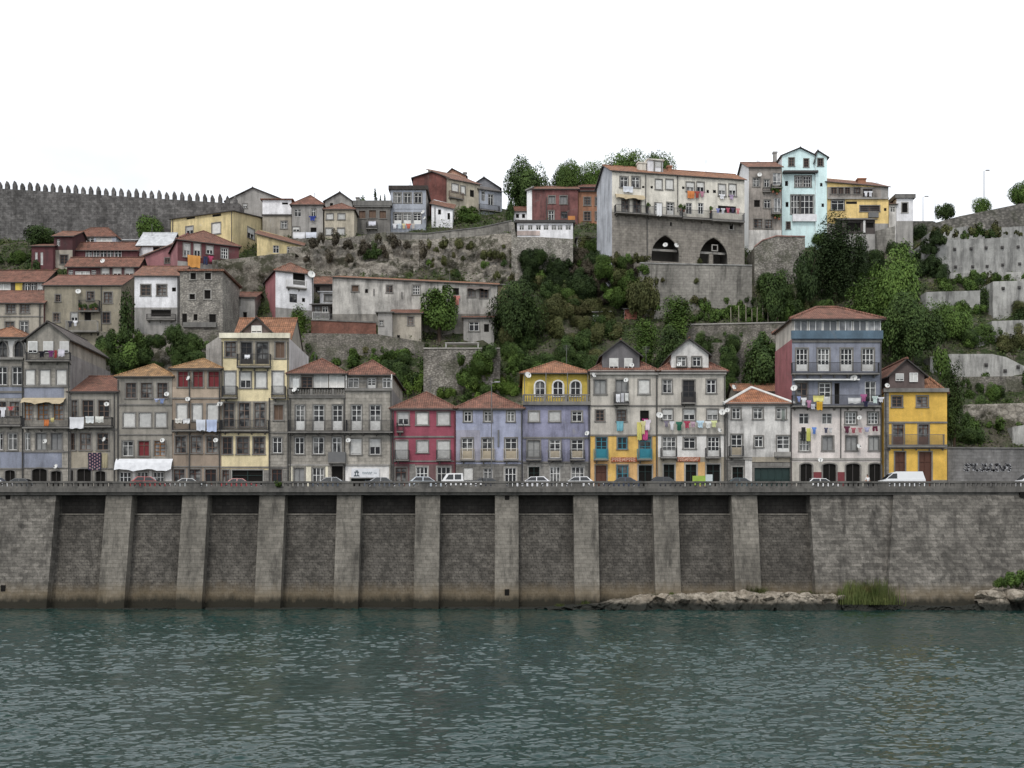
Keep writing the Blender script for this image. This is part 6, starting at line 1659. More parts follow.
# ------------------------------------------------------------------ vehicles parked on the quay street
TYRE = flat('tyre', (.02, .02, .02), .9); RIM = flat('rim', (.35, .35, .36), .4); CARGLASS = flat('car_glass', (.015, .018, .02), .06, .6, 0); LAMP = flat('headlight', (.6, .6, .6), .2)
REDL = flat('tail_light', (.3, .01, .01), .3); BUMP = flat('bumper', (.03, .03, .03), .7)


def paint(key, col): return flat('paint_' + key, col, .22, .55, .03)


SHAPES = {
    'hatchback': (4.0, [(-2, .28), (2, .28), (2.03, .55), (1.93, .7), (1.0, .9), (-1.92, .95), (-2.02, .62)], [(1.02, .89), (.28, 1.42), (-1.25, 1.46), (-1.86, .94)], [(.88, .95), (.25, 1.36), (-.35, 1.38), (-.35, .95)], [(-.45, .95), (-.45, 1.38), (-1.2, 1.38), (-1.62, .97)]),
    'saloon': (4.4, [(-2.2, .28), (2.2, .28), (2.23, .55), (2.13, .7), (1.1, .88), (-1.5, .95), (-2.12, .93), (-2.22, .6)], [(1.1, .87), (.35, 1.38), (-.85, 1.4), (-1.6, .94)], [(.95, .93), (.32, 1.32), (-.25, 1.34), (-.25, .93)], [(-.35, .94), (-.35, 1.34), (-.85, 1.33), (-1.35, .96)]),
    'van': (5.0, [(-2.5, .32), (2.5, .32), (2.53, .75), (2.35, 1.05), (-2.48, 1.15), (-2.5, .6)], [(2.2, 1.04), (1.15, 1.92), (.8, 2.02), (-2.2, 2.02), (-2.48, 1.1)], [(1.9, 1.2), (1.2, 1.78), (.75, 1.8), (.75, 1.2)], None),
    'pickup': (4.9, [(-2.4, .5), (2.4, .42), (2.42, .75), (2.3, 1.0), (-.2, 1.05), (-.2, .95), (-2.4, .95)], [(2.25, 1.0), (1.75, 1.78), (1.5, 1.86), (-.1, 1.86), (-.18, 1.0)], [(1.85, 1.12), (1.5, 1.7), (.95, 1.72), (.95, 1.12)], [(.8, 1.12), (.8, 1.72), (.05, 1.72), (.05, 1.12)]),
}


def vehicle(shape, name, m, label, cat='car'):
    L, low, cab, w1, w2 = SHAPES[shape]
    root = empty(name, (0, 0, 0)); tag(root, label, cat, 'vehicles parked along the quay street')
    W = .84 if shape in ('hatchback', 'saloon') else .96
    zt = max(p[1] for p in cab); zb = min(p[1] for p in cab)
    half = lambda z: W - .03 - (.2 if shape != 'van' else .1) * max(0, (z - zb)) / (zt - zb)
    q = MB(); q.prism([(x, -W, z) for x, z in low], (0, 2 * W, 0))
    for sg in (-1, 1): q.poly([(x, sg * half(z), z) for x, z in cab])
    for (xa, za), (xb, zb_) in zip(cab, cab[1:] + cab[:1]): q.poly([(xa, -half(za), za), (xb, -half(zb_), zb_), (xb, half(zb_), zb_), (xa, half(za), za)])
    b = q.build('body', m, root)
    bev = b.modifiers.new('round', 'BEVEL'); bev.width = .06; bev.segments = 2; bev.limit_method = 'ANGLE'
    for wi in (w1, w2):
        if not wi: continue
        for sg in (-1, 1):
            q = MB(); q.poly([(x, sg * (half(z) + .012), z) for x, z in wi]); q.build('side_window', CARGLASS, root)
    def screen(nm, p, r):
        q = MB(); a = [p[0] + (r[0] - p[0]) * .1, p[1] + (r[1] - p[1]) * .1]; c = [p[0] + (r[0] - p[0]) * .9, p[1] + (r[1] - p[1]) * .9]; e = .015 if p[0] > 0 else -.015
        q.poly([(a[0] + e, -half(a[1]) + .1, a[1] + .01), (a[0] + e, half(a[1]) - .1, a[1] + .01), (c[0] + e, half(c[1]) - .08, c[1] + .01), (c[0] + e, -half(c[1]) + .08, c[1] + .01)]); q.build(nm, CARGLASS, root)
    screen('windscreen', cab[0], cab[1]); screen('rear_window', cab[-1], cab[-2])
    ax = L / 2 - .8
    for x in (-ax, ax):
        for sg in (-1, 1):
            q = MB(); q.tube((x, sg * (W - .2), .31), (x, sg * (W + .01), .31), .31, 16); w = q.build('wheel', TYRE, root)
            q = MB(); q.tube((x, sg * (W + .012), .31), (x, sg * (W + .02), .31), .19, 12); q.build('rim', RIM, w)
    for sg in (-1, 1):
        q = MB(); q.box(L / 2 - .1, L / 2 + .035, sg * .62 - .16, sg * .62 + .16, .56, .68); q.build('headlight', LAMP, root)
        q = MB(); q.box(-L / 2 - .03, -L / 2 + .1, sg * .68 - .1, sg * .68 + .1, .66, .86); q.build('tail_light', REDL, root)
    if shape == 'pickup':
        q = MB(); q.box(-2.35, -.3, -.9, .9, .96, 1.05); q.box(-2.4, -2.3, -.9, .9, 1.05, 1.3); q.build('load_bed', BUMP, root)
    return root


def park(v, px, Y, rev=0): v.location = (X(px, Y), Y, 13.11); v.rotation_euler = (0, 0, PI if rev else 0)


V = vehicle
park(V('hatchback', 'parked_car', paint('white', (.6, .6, .6)), 'white hatchback at the left edge of the quay street'), -4, 124.6)
park(V('saloon', 'parked_car', paint('slate', (.06, .065, .07)), 'dark grey car parked second from the left edge'), 24, 127)
park(V('hatchback', 'parked_car', paint('red', (.3, .05, .05)), 'dusty red hatchback in front of the house with the white tarpaulin'), 150, 124.6)
park(V('saloon', 'parked_car', paint('pale', (.33, .34, .34)), 'pale grey car in front of the tan house with red curtains'), 191, 126.8)
park(V('saloon', 'parked_car', paint('red2', (.28, .035, .04)), 'low red saloon in front of the tall yellow house'), 241, 127)
park(V('saloon', 'parked_car', paint('blueg', (.07, .085, .11)), 'dark blue grey saloon below the glazed attic house'), 330, 124.8, 1)
park(V('saloon', 'parked_car', paint('graphite', (.1, .11, .13)), 'graphite saloon in front of the white shop front'), 384, 124.8)
park(V('hatchback', 'parked_car', paint('silver', (.42, .46, .5)), 'silver hatchback in front of the crimson house'), 427, 124.8)
park(V('pickup', 'parked_truck', paint('white2', (.66, .66, .66)), 'white double cab pickup truck between the crimson and lavender houses', 'truck'), 462, 125.2, 1)
park(V('hatchback', 'parked_car', paint('black', (.03, .03, .035)), 'dark car behind the lamp post of the lavender house'), 490, 127)
park(V('hatchback', 'parked_car', paint('white3', (.68, .68, .7)), 'white hatchback under the worn lavender house, left of the two white cars'), 533, 124.6, 1)
park(V('hatchback', 'parked_car', paint('white4', (.64, .64, .65)), 'white hatchback under the worn lavender house, right of the two white cars'), 576, 124.6, 1)
park(V('saloon', 'parked_car', paint('navy', (.03, .04, .07)), 'navy saloon in front of the house with teal doors'), 622, 124.9, 1)
park(V('hatchback', 'parked_car', paint('charcoal', (.035, .035, .04)), 'charcoal hatchback between the two gabled houses'), 666, 124.9)
park(V('saloon', 'parked_car', paint('teal', (.05, .075, .085)), 'dark teal saloon in front of the mouldy white house'), 741, 126)
park(V('hatchback', 'parked_car', paint('white5', (.66, .66, .66)), 'small white car below the left arch of the tall blue house'), 822, 127.5)
park(V('van', 'parked_van', paint('white6', (.68, .69, .7)), 'white panel van in front of the sun yellow house', 'van'), 901, 124.8, 1)
park(V('van', 'parked_van', paint('white7', (.62, .62, .64)), 'white van cut off by the right edge in front of the graffiti wall', 'van'), 1037, 125.5, 1)
q = MB(); q.box(-2.4, 2.4, 0, 1.6, 0, .06); q.box(-2.3, -2.2, .1, .2, -1.2, 0); q.box(2.2, 2.3, .1, .2, -1.2, 0)
Y = gnd(462, 392) + 1; o = q.build('canopy', WHITE, None, P(462, 343, Y)); tag(o, 'low pale canopy roof on the terrace below the round tree', 'canopy')

# street things
def pole(px, yt, Y, z0, label, name='street_lamp', head=True, r=.07, cat='street lamp'):
    p = P(px, yt, Y); root = empty(name, (p.x, Y, z0)); tag(root, label, cat); h_ = p.z - z0
    q = MB(); q.tube((0, 0, 0), (0, 0, h_), r, 8, 0, r * .6); q.build('post', GREYIRON, root)
    q = MB(); q.tube((0, 0, 0), (0, 0, .5), r * 1.8, 8); q.build('base', GREYIRON, root)
    if head:
        q = MB(); q.tube((0, 0, h_), (.5, 0, h_ + .12), .03); q.box(.35, 1.0, -.12, .12, h_ + .05, h_ + .2); q.build('lamp_head', flat('lamp_grey', (.3, .3, .3)), root)
    return root


pole(491.5, 383, 128.6, 13.2, 'tall thin grey street lamp in front of the lavender house')
pole(984, 171, 199, 62, 'tallest thin lamp post on the right skyline behind the round trees', r=.1)
pole(923, 197, 199, 60, 'slim lamp post on the skyline right of the white cottage', r=.09)
pole(935, 199, 199, 60, 'short bare pole on the skyline left of the first round tree', 'bare_pole', False, .06, 'pole')
pole(152, 224, 186, 53, 'white pole beside the white shed under the castle wall', 'bare_pole', False, .06, 'pole')
pole(130, 222, 186, 53, 'grey pole left of the white shed under the castle wall', 'bare_pole', False, .05, 'pole')
pole(24, 245, 190, 50, 'pale pole in the garden under the castle wall', 'bare_pole', False, .05, 'pole')
for px, a, b, m, lab, nm in ((699, 475.8, 482, flat('lime_board', (.28, .4, .07), .6), 'lime green board standing behind the parapet in front of the orange shop', 'advertising_board'), (709, 474.5, 480, flat('pale_board', (.5, .55, .55), .6), 'pale grey board beside the lime green one', 'advertising_board')):
    Y = 122.8; w_ = (13 if px == 699 else 7) * Y / F / 2; p = P(px, b, Y); root = empty(nm, (p.x, Y, 13.12)); tag(root, lab, 'board'); z1 = P(px, a, Y).z - 13.12
    q = MB(); q.box(-w_, w_, -.03, .03, .35, z1); q.build('panel', m, root)
    for sx in (-1, 1): q = MB(); q.box(sx * w_ * .8 - .03, sx * w_ * .8 + .03, .031, .08, 0, z1); q.build('leg', GREYIRON, root)

# ------------------------------------------------------------------ the person on the pavement
def person(px, Y, z0, shirt, label, facing=0.):
    root = empty('person', (X(px, Y), Y, z0), facing); tag(root, label, 'person')
    V_ = [((0, 0, .95), .15), ((0, 0, 1.15), .145), ((0, .01, 1.38), .155), ((0, .0, 1.5), .075), ((0, -.01, 1.56), .06), ((0, -.02, 1.66), .1), ((0, -.02, 1.74), .085),
          ((.19, 0, 1.41), .065), ((.26, .02, 1.14), .048), ((.22, -.12, .93), .036), ((.2, -.18, .86), .035), ((-.19, 0, 1.41), .065), ((-.27, .02, 1.14), .048), ((-.25, -.08, .9), .036), ((-.24, -.11, .82), .035),
          ((.1, 0, .88), .1), ((.11, -.03, .5), .068), ((.11, .02, .09), .05), ((.12, -.14, .04), .04), ((-.1, 0, .88), .1), ((-.12, .02, .5), .068), ((-.12, .06, .09), .05), ((-.13, -.1, .04), .04)]
    E = [(0, 1), (1, 2), (2, 3), (3, 4), (4, 5), (5, 6), (2, 7), (7, 8), (8, 9), (9, 10), (2, 11), (11, 12), (12, 13), (13, 14), (0, 15), (15, 16), (16, 17), (17, 18), (0, 19), (19, 20), (20, 21), (21, 22)]
    def skin(name, idx, grow, mat, sub=2):
        me = bpy.data.meshes.new(name); mp = {k: i for i, k in enumerate(idx)}
        me.from_pydata([V_[k][0] for k in idx], [(mp[a], mp[b]) for a, b in E if a in mp and b in mp], [])
        o = link(name, me, root); o.modifiers.new('skin', 'SKIN'); s_ = o.modifiers.new('sub', 'SUBSURF'); s_.levels = s_.render_levels = sub
        sk = me.skin_vertices[0] if me.skin_vertices else None
        for k, i in mp.items():
            r_ = V_[k][1] + grow; me.skin_vertices[0].data[i].radius = (r_, r_)
        me.skin_vertices[0].data[0].use_root = True; me.materials.append(mat); return o
    import bpy as _b
    body = skin('body', list(range(23)), 0, flat('skin', (.42, .25, .18), .6))
    skin('shirt', [0, 1, 2, 7, 8, 11, 12], .022, shirt); skin('trousers', [0, 15, 16, 17, 19, 20, 21], .022, flat('dark_trousers', (.03, .035, .05), .8))
    bm = bmesh.new(); bmesh.ops.create_uvsphere(bm, u_segments=14, v_segments=9, radius=.108)
    for v in list(bm.verts):
        if v.co.z < -.02 and v.co.y < .02: v.co *= .8
    me = bpy.data.meshes.new('hair'); bm.to_mesh(me); bm.free(); me.materials.append(flat('dark_hair', (.02, .015, .012), .7)); link('hair', me, root, (0, .0, 1.73))
    for sx in (-1, 1): q = MB(); q.tube((sx * .036, -.118, 1.685), (sx * .036, -.108, 1.685), .011, 8); q.build('eye', flat('eye_dark', (.01, .01, .01), .3), root)
    q = MB(); q.tube((0, -.115, 1.68), (0, -.145, 1.645), .012, 6, 0, .018); q.build('nose', flat('skin', (.42, .25, .18)), root)
    q = MB(); q.box(-.028, .028, -.121, -.1, 1.607, 1.617); q.build('mouth', flat('lips', (.3, .1, .09)), root)
    for sx in (-1, 1):                                        # hands with five fingers
        w = Vector((.2, -.18, .86) if sx > 0 else (-.24, -.11, .82)); q = MB(); q.box(w.x - .02, w.x + .02, w.y - .04, w.y + .04, w.z - .09, w.z)
        for f in range(4): y = w.y - .033 + .022 * f; q.tube((w.x, y, w.z - .085), (w.x, y - .004, w.z - .13 - .012 * (f in (1, 2))), .009, 6); q.tube((w.x, y - .004, w.z - .13), (w.x - sx * .02, y - .006, w.z - .16), .0085, 6)
        q.tube((w.x, w.y - .04, w.z - .03), (w.x, w.y - .075, w.z - .08), .011, 6); q.build('hand', flat('skin', (.42, .25, .18)), root)
    return root


person(867.5, 127.6, 13.22, flat('white_shirt', (.66, .66, .66), .8), 'person in white shirt and dark trousers standing on the pavement under the tall blue house', .2)

# ------------------------------------------------------------------ washing
def cloth(hk, kind, x0, x1, y0, y1, col, label, off=-.85, group=None, pattern=None):
    h = HOUSES[hk]; a = h.loc(x0, y0, off); b = h.loc(x1, y1, off); w_ = b[0] - a[0]; ht = a[1] - b[1]
    r = random.Random(hash((x0, y0)) % 9999); nx, nz = 11, 11; q = MB()
    def half(v):      # width profile of the garment, v from top 0 to bottom 1
        if kind == 'shirt': return 1. if v < .34 else .62
        if kind == 'trousers': return .8 + .15 * v
        return 1 - .06 * v
    pts = {}
    ph = r.random() * 6
    for i in range(nx + 1):
        for j in range(nz + 1):
            u = i / nx * 2 - 1; v = j / nz; x = u * half(v) * w_ / 2
            y = .05 * math.sin(u * 7 + ph) * (.3 + v) + .03 * math.sin(v * 6 + ph); z = -v * ht - .03 * (1 - u * u) * (1 - v) - (.05 * math.sin(u * 5 + ph) * v)
            pts[i, j] = (x, y, z)
    for i in range(nx):
        for j in range(nz):
            if kind == 'trousers' and j > 4 and i == nx // 2: continue
            q.poly([pts[i, j], pts[i, j + 1], pts[i + 1, j + 1], pts[i + 1, j]], 1 if pattern and i % 2 and (j + i // 2) % 2 else 0)
    mats = [flat('cloth_%d_%d_%d' % tuple(int(c * 100) for c in col), col, .9, .1, .06)] + ([pattern] if pattern else [])
    p = h.root.matrix_world if False else Matrix.Rotation(h.rot, 4, 'Z'); wl = h.O + p @ Vector(((a[0] + b[0]) / 2, off, a[1]))
    nm = {'sheet': 'bed_sheet', 'shirt': 'shirt', 'trousers': 'trousers', 'towel': 'towel', 'rug': 'rug'}[kind]
    o = q.build(nm, mats, None, wl, h.rot); smooth(o); tag(o, label, {'bed_sheet': 'sheet'}.get(nm, nm), group or 'washing hung out on the houses'); return o


WH = (.66, .66, .68); CT = cloth
CT('low_red_roof', 'sheet', 69.5, 84, 417, 428.5, WH, 'large white sheet at the left end of the balcony of the low red roofed house')
CT('low_red_roof', 'towel', 85.5, 94, 416.2, 423, (.6, .62, .62), 'short white towel in the middle of the balcony of the low red roofed house')
CT('low_red_roof', 'towel', 95, 103.5, 416.2, 422.5, (.6, .6, .56), 'short cream towel right on the balcony of the low red roofed house')
CT('low_red_roof', 'rug', 88, 101.5, 452.5, 470, (.03, .03, .05), 'dark rug with a red and white diamond pattern hanging down the beige wall', -.12, None, flat('rug_pattern', (.34, .2, .22), .9))
CT('low_red_roof', 'towel', 102, 107.5, 453, 468, (.34, .3, .2), 'plain beige towel beside the patterned rug', -.12)
for x0, x1, y0, y1, c, k, l in ((38.5, 45, 351, 357, (.02, .02, .025), 'shirt', 'black shirt on the attic balcony of the bare gabled house'), (48, 54, 350.5, 357, (.16, .05, .14), 'shirt', 'purple shirt on the attic balcony of the bare gabled house'), (54.5, 57, 350, 358, (.3, .06, .06), 'towel', 'narrow red towel on the attic balcony of the bare gabled house'), (58, 64.5, 349, 356.5, (.55, .53, .58), 'towel', 'pale towel on the attic balcony of the bare gabled house'),
                                (44, 49, 419.5, 426, (.5, .17, .06), 'towel', 'orange towel on the balcony under the tan awning'), (50.5, 54, 417.5, 422, (.5, .44, .2), 'towel', 'yellow cloth on the balcony under the tan awning')):
    CT('gabled_grey', k, x0, x1, y0, y1, c, l)
for x0, x1, y0, y1, c, l in ((0, 6, 407, 417, WH, 'white shirt hanging at the left edge balcony'), (7.5, 14, 406.5, 410, (.45, .12, .12), 'small red cloth hanging at the left edge balcony'), (-6, -1, 407, 416, (.4, .4, .42), 'grey shirt cut by the left edge')):
    CT('arched', 'shirt', x0, x1, y0, y1, c, l)
CT('white_tarp', 'shirt', 154, 159, 398.5, 402, (.35, .38, .5), 'small bluish shirt under the top window of the tarpaulin house', -.4); CT('white_tarp', 'shirt', 159.5, 164.5, 398.5, 403.5, (.22, .28, .45), 'small blue shirt under the top window of the tarpaulin house', -.4)
CT('tan_red_curtain', 'towel', 175, 182, 418.5, 423, (.62, .6, .56), 'small cream cloth at the left of the tan house balcony'); CT('tan_red_curtain', 'towel', 183, 190, 418.5, 423.5, (.6, .6, .6), 'small white cloth second from left on the tan house balcony')
CT('tan_red_curtain', 'sheet', 196, 205.5, 419.5, 430.5, (.55, .58, .64), 'pale sheet, left of the two large ones on the tan house balcony'); CT('tan_red_curtain', 'sheet', 206.5, 217, 419.5, 431.5, (.42, .48, .64), 'bluish sheet, right of the two large ones on the tan house balcony')
CT('tall_yellow', 'towel', 244.5, 250, 354.5, 358.5, WH, 'small white cloth over the top balcony of the tall yellow house')
CT('glazed_attic', 'towel', 293, 299, 378.5, 391, (.55, .56, .55), 'white towel over the balustrade of the glazed attic', -.2)
for x0, x1, y0, y1, c, l in ((616, 620, 394, 402, WH, 'white cloth at the left of the iron balcony on the teal door house'), (621, 624, 393, 402, (.5, .5, .52), 'grey white cloth in the middle of the iron balcony'), (625, 628.5, 393, 401, (.62, .62, .6), 'white cloth at the right of the iron balcony')):
    CT('teal_doors', 'towel', x0, x1, y0, y1, c, l)
CT('teal_doors', 'towel', 616.5, 623.5, 421, 431, (.16, .36, .42), 'pale teal towel under the middle window of the teal door house', -.3)
for k, x0, x1, y0, y1, c, l in (('towel', 637, 642, 422, 440, (.55, .5, .16), 'long yellow towel in the bunch under the right window'), ('shirt', 641, 645.5, 421, 434, (.6, .56, .3), 'pale yellow shirt in the bunch under the right window'), ('shirt', 644, 651, 419.5, 430, (.65, .58, .62), 'pinkish white shirt in the bunch under the right window'), ('towel', 642.5, 648, 430, 440, (.5, .08, .22), 'deep pink towel at the bottom of the bunch under the right window'), ('shirt', 642, 648, 418.5, 424, (.28, .02, .12), 'dark magenta top in the bunch under the right window')):
    CT('teal_doors', k, x0, x1, y0, y1, c, l, -.4 - .1 * (int(x0) % 3))
for k, x0, x1, y0, y1, c, l in (('shirt', 664, 669, 420.5, 427, (.2, .18, .22), 'dark grey shirt, first on the line of the white gabled house'), ('shirt', 669.5, 674.5, 421, 430, (.62, .62, .64), 'white shirt, second on the line of the white gabled house'), ('shirt', 676, 682.5, 421.5, 430.5, (.03, .12, .08), 'dark green shirt on the line of the white gabled house'), ('shirt', 684, 690, 421, 428, (.36, .06, .1), 'crimson shirt on the line of the white gabled house'), ('towel', 691, 695, 421.5, 427, (.42, .3, .36), 'mauve cloth on the line of the white gabled house'), ('shirt', 696.5, 704, 420.5, 427.5, (.45, .58, .66), 'pale blue shirt on the line of the white gabled house'), ('shirt', 705, 711.5, 421, 428, (.64, .64, .62), 'white top right on the line of the white gabled house'), ('shirt', 711, 717, 420.5, 427, (.58, .6, .32), 'pale yellow shirt, last on the line of the white gabled house')):
    CT('white_gabled', k, x0, x1, y0, y1, c, l, -.5)
TB = 'tall_blue'
for k, x0, x1, y0, y1, c, l in (('shirt', 797, 801, 396, 402, (.25, .3, .5), 'blue shirt at the left of the upper balcony of the tall blue house'), ('shirt', 801, 806.5, 397.5, 405.5, (.6, .6, .6), 'white shirt at the left of the upper balcony of the tall blue house'), ('shirt', 806.5, 811.5, 400, 407.5, (.4, .2, .3), 'mauve shirt on the upper balcony of the tall blue house'), ('towel', 811, 815, 404, 409, (.5, .5, .55), 'small grey cloth on the upper balcony of the tall blue house'), ('towel', 813, 824, 395.5, 401.5, (.6, .55, .2), 'pale yellow blanket on the upper balcony of the tall blue house'), ('towel', 816.5, 822.5, 401.5, 410, (.55, .32, .04), 'orange yellow towel below the pale blanket'), ('towel', 848, 861, 397.5, 403.5, (.5, .5, .5), 'wide white cloth right of the downpipe on the upper balcony'),
                                (('shirt'), 860.5, 867, 394, 402, (.3, .1, .2), 'dark pink shirt on the right half of the upper balcony'), ('shirt', 863, 868.5, 401, 406.5, (.03, .03, .06), 'black shirt below the dark pink one'), ('shirt', 872, 878, 396, 403, (.5, .58, .55), 'pale green shirt at the right end of the upper balcony'), ('shirt', 878, 884, 397, 402, (.6, .6, .62), 'white shirt at the far right end of the upper balcony')):
    CT(TB, k, x0, x1, y0, y1, c, l, -1.)
for k, x0, x1, y0, y1, c, l in (('trousers', 801, 806, 427, 441, (.03, .03, .03), 'black trousers on the lower line of the tall blue house'), ('towel', 806.5, 810.5, 428, 441, (.5, .5, .14), 'yellow towel on the lower line of the tall blue house'), ('shirt', 812, 816.5, 427, 434, (.12, .22, .5), 'bright blue shirt on the lower line of the tall blue house'), ('shirt', 824, 828, 427.5, 433, (.1, .1, .14), 'dark shirt in the middle of the lower line'), ('shirt', 828.5, 832.5, 428, 433, (.5, .5, .5), 'white shirt in the middle of the lower line'),
                                ('shirt', 844, 850, 426, 433, (.1, .03, .05), 'dark maroon shirt on the right half of the lower line'), ('shirt', 851, 856, 427.5, 433, (.36, .12, .14), 'faded red shirt on the right half of the lower line'), ('shirt', 857.5, 862.5, 427.5, 432.5, (.42, .24, .24), 'pale red shirt on the right half of the lower line'), ('shirt', 864, 870, 427, 432, (.34, .34, .46), 'lilac shirt on the right half of the lower line'), ('trousers', 872, 878, 426, 431, (.12, .03, .05), 'short maroon trousers at the right end of the lower line')):
    CT(TB, k, x0, x1, y0, y1, c, l, -.5)
CV = 'convent'
for k, x0, x1, y0, y1, c, l in (('sheet', 623, 633, 186, 192.5, (.6, .62, .66), 'pale sheet under the left upper windows of the convent'), ('sheet', 687.5, 694.5, 190.5, 198.5, (.55, .2, .07), 'orange sheet under an upper window of the convent'), ('shirt', 695, 699.5, 191, 198, (.3, .07, .06), 'dark red shirt beside the orange sheet of the convent'), ('shirt', 700, 704.5, 191, 197, (.4, .2, .26), 'mauve shirt right of the orange sheet of the convent'), ('shirt', 719, 725, 194, 199, WH, 'white shirt under a right upper window of the convent'), ('shirt', 729, 734, 194.5, 199.5, (.36, .28, .4), 'lilac shirt under a right upper window of the convent')):
    CT(CV, k, x0, x1, y0, y1, c, l, -.3)
for k, x0, x1, y0, y1, c, l in (('sheet', 656.5, 662, 203, 216, (.66, .66, .66), 'long white sheet over the middle balcony of the convent'), ('shirt', 716, 720, 208, 213, (.2, .22, .4), 'blue shirt on the right balcony of the convent'), ('shirt', 721, 725, 208, 214, (.5, .5, .52), 'white shirt on the right balcony of the convent'), ('shirt', 726, 730, 207.5, 213, (.4, .1, .14), 'red shirt on the right balcony of the convent'), ('shirt', 731, 735, 207.5, 213, (.06, .05, .08), 'black shirt on the right balcony of the convent'), ('shirt', 736, 740, 208, 214, (.5, .22, .22), 'salmon shirt on the right balcony of the convent')):
    CT(CV, k, x0, x1, y0, y1, c, l, -1.2)
CT('laundry_red', 'sheet', 187.5, 200.5, 254.5, 268, (.55, .27, .08), 'bright orange sheet hanging below the windows of the maroon house', -.5); CT('laundry_red', 'trousers', 203, 208, 256, 265, (.03, .04, .08), 'dark trousers beside the orange sheet', -.5); CT('laundry_red', 'shirt', 208.5, 213.5, 255.5, 262, (.35, .06, .12), 'pink red shirt beside the orange sheet', -.5)
CT('blue_cloth_house', 'sheet', 293, 305, 232, 238.5, WH, 'white sheet, left one below the grey skyline house', -.6); CT('blue_cloth_house', 'sheet', 305.5, 316.5, 232, 238, (.58, .6, .66), 'white sheet, right one below the grey skyline house', -.6); CT('blue_cloth_house', 'shirt', 309, 316, 216, 220.5, (.04, .06, .24), 'deep blue cloth under a window of the grey skyline house', -.4)
CT('crenel_ruin', 'towel', 368.5, 376, 221, 225.5, (.6, .6, .66), 'white cloth on the dark balcony of the crenellated stone house', -.8)
for x0, x1, c, l in ((392.5, 397, WH, 'white shirt, first under the blue grey skyline house'), (397.5, 401.5, (.5, .56, .6), 'pale blue shirt under the blue grey skyline house'), (402, 405.5, (.56, .5, .3), 'yellowish shirt under the blue grey skyline house'), (406, 411, (.45, .14, .1), 'red shirt under the blue grey skyline house'), (411.5, 415, (.5, .46, .42), 'beige shirt, last under the blue grey skyline house')):
    CT('blue_grey', 'shirt', x0, x1, 223.5, 228.5, c, l, -.5)
CT('long_white', 'shirt', 453.5, 460, 295.5, 305, (.5, .2, .18), 'salmon red shirt below a dark window of the long white building', -.3)
CT('olive', 'shirt', 73, 77.5, 320.5, 326, WH, 'white shirt over the lower balcony of the olive house', -1.05); CT('olive', 'shirt', 68, 72.5, 321, 327, (.05, .05, .06), 'black shirt over the lower balcony of the olive house', -1.05)
CT('yellow_long', 'shirt', 864, 868, 191, 196.5, WH, 'white shirt, left one on the top storey of the long yellow house', -.3); CT('yellow_long', 'shirt', 868.5, 872.5, 191, 196.5, (.6, .6, .62), 'white shirt, right one on the top storey of the long yellow house', -.3)
CT('tin_hut', 'sheet', 593, 601, 315, 323, WH, 'white cloth hanging on the tin roofed shack in the bushes', -.3)
CT('mouldy_white', 'towel', 781.5, 785, 410, 420, (.2, .22, .2), 'dark green cloth at the right top window of the mouldy white house', -.2)
# potted plants on the balconies of the olive house and the tall brown house
for hk, spots, lab in (('olive', [(80, 308), (85, 309), (91, 309), (96, 308)], 'leafy potted plant on the upper balcony of the olive house'), ('brown_tall', [(773, 191), (777, 193), (780, 190), (775, 217), (779, 218)], 'dark potted plant on the corner balcony of the tall brown house'), ('convent', [(648, 208), (681, 209), (684, 210), (711, 211)], 'green potted plant on the convent balcony')):
    h = HOUSES[hk]
    for k, (px, py) in enumerate(spots):
        a = h.loc(px, py, -.6); p = h.O + Matrix.Rotation(h.rot, 4, 'Z') @ Vector((a[0], -.6, a[1])); root = empty('potted_plant', p); tag(root, lab, 'plant', lab.replace('leafy ', '').replace('dark ', '').replace('green ', '').replace('plant', 'plants', 1))
        q = MB(); q.tube((0, 0, -.3), (0, 0, 0), .14, 10, 0, .19); q.build('pot', flat('terracotta', (.25, .1, .06)), root); crown_obj('mid', 'round', 'S', 1.0, .8, 'leaves', root, (0, 0, -.05), k + px)

# aerials on the roofs
AM = MB(); AM.tube((0, 0, -.8), (0, 0, 2.2), .03)
for j in range(5): AM.tube((-.5 + .05 * j, 0, 2.1 - .16 * j), (.5 - .05 * j, 0, 2.1 - .16 * j), .016)
AM = AM.mesh('aerial', GREYIRON)
for hk, fx, fy, dz in (('olive', .3, .5, 1.2), ('blue_cloth_house', .6, .5, 1.2), ('four_window', .3, .5, .8), ('big_gable', .7, .5, .6), ('stone_ruin', .7, .4, .4), ('white_red_side', .6, .5, .9), ('low_red_left', .5, .5, 1.5), ('long_white', .2, .6, .5), ('long_white', .7, .6, .5), ('brown_tall', .5, .5, 1.), ('blue_grey', .5, .4, .5), ('crimson', .55, .5, 2.3), ('teal_doors', .9, .4, 1.6), ('glazed_attic', .3, .5, 3.2), ('tan_red_curtain', .5, .5, 1.2), ('sun_yellow', .8, .5, 1.8), ('mouldy_white', .3, .5, 1.3)):
    h = HOUSES[hk]; o = link('aerial', AM, h.root, (h.x0 + (h.x1 - h.x0) * fx, h.depth * fy, max(h.zl, h.zr) + dz), fx * 7)


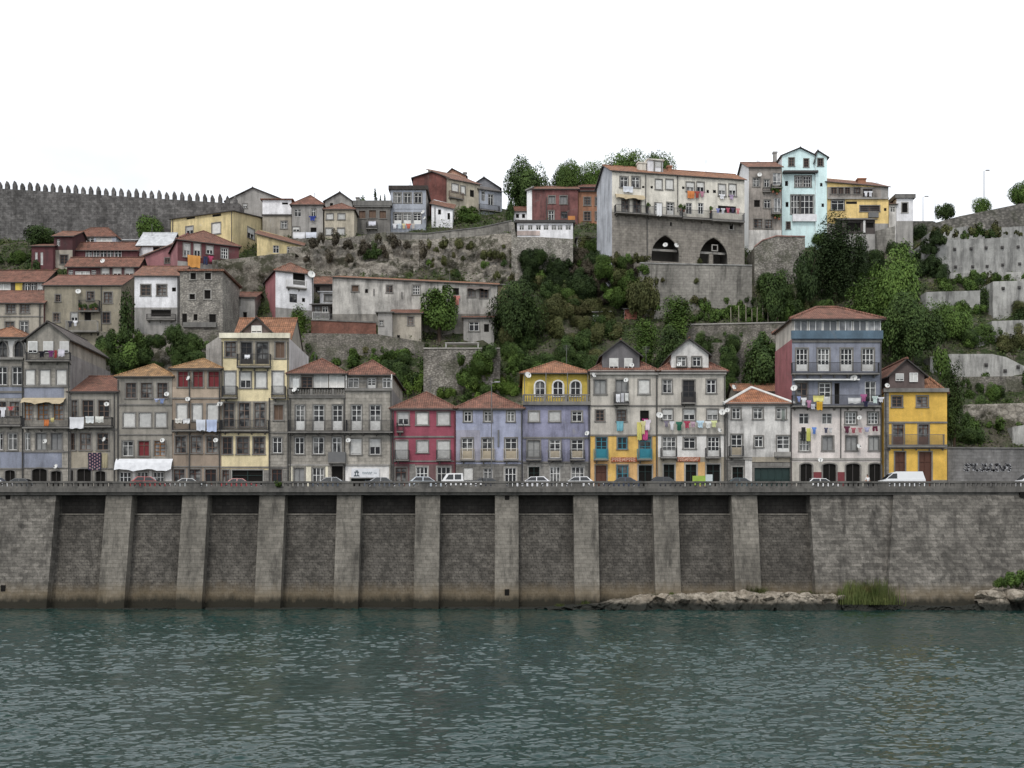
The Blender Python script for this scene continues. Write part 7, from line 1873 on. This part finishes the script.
# ------------------------------------------------------------------ light, sky, camera
W_ = bpy.data.worlds.new('World'); SC.world = W_; W_.use_nodes = True; nt = W_.node_tree; bg = nt.nodes['Background']
SUN_EL, SUN_AZ = math.radians(52), math.radians(200)
sky = nt.nodes.new('ShaderNodeTexSky'); sky.sky_type = 'NISHITA'; sky.sun_disc = False; sky.sun_elevation = SUN_EL; sky.sun_rotation = SUN_AZ; sky.air_density = 1; sky.dust_density = 2
tcn = nt.nodes.new('ShaderNodeTexCoord'); nz = nt.nodes.new('ShaderNodeTexNoise'); nz.inputs['Scale'].default_value = 2.2; nz.inputs['Detail'].default_value = 5
mp = nt.nodes.new('ShaderNodeMapping'); mp.inputs['Scale'].default_value = (1, 1, 2.5); nt.links.new(tcn.outputs['Generated'], mp.inputs[0]); nt.links.new(mp.outputs[0], nz.inputs['Vector'])
cl = nt.nodes.new('ShaderNodeMixRGB'); cl.inputs[1].default_value = (9.4, 9.6, 9.9, 1); cl.inputs[2].default_value = (13.6, 14.0, 14.6, 1); mr_ = nt.nodes.new('ShaderNodeMapRange'); nt.links.new(nz.outputs['Fac'], mr_.inputs[0]); mr_.inputs[1].default_value = .34; mr_.inputs[2].default_value = .6; nt.links.new(mr_.outputs[0], cl.inputs[0])
mx_ = nt.nodes.new('ShaderNodeMixRGB'); mx_.inputs[0].default_value = .88; nt.links.new(sky.outputs[0], mx_.inputs[1]); nt.links.new(cl.outputs[0], mx_.inputs[2])
nt.links.new(mx_.outputs[0], bg.inputs['Color']); bg.inputs['Strength'].default_value = .1
su = bpy.data.lights.new('sun', 'SUN'); su.energy = 1.3; su.angle = math.radians(12); su.color = (1, .96, .9)
so = bpy.data.objects.new('sun', su); COL.objects.link(so)
d = Vector((math.sin(SUN_AZ) * math.cos(SUN_EL), math.cos(SUN_AZ) * math.cos(SUN_EL), math.sin(SUN_EL)))   # towards the sun: behind the viewer, a little left
so.rotation_euler = d.to_track_quat('Z', 'Y').to_euler(); so.location = (0, 0, 150)
cam = bpy.data.cameras.new('camera'); cam.sensor_width = 36; cam.lens = 36 * F / 1024; cam.shift_y = (HZ - 384) / 1024; cam.clip_end = 3000; cam.clip_start = .5
co_ = bpy.data.objects.new('camera', cam); COL.objects.link(co_); co_.location = (0, 0, CH); co_.rotation_euler = (PI / 2, 0, 0); SC.camera = co_
SC.view_settings.view_transform = 'Standard'; SC.view_settings.look = 'None'; SC.view_settings.exposure = .18; SC.view_settings.gamma = 1
SC.cycles.max_bounces = 5; SC.cycles.diffuse_bounces = 3; SC.cycles.glossy_bounces = 3
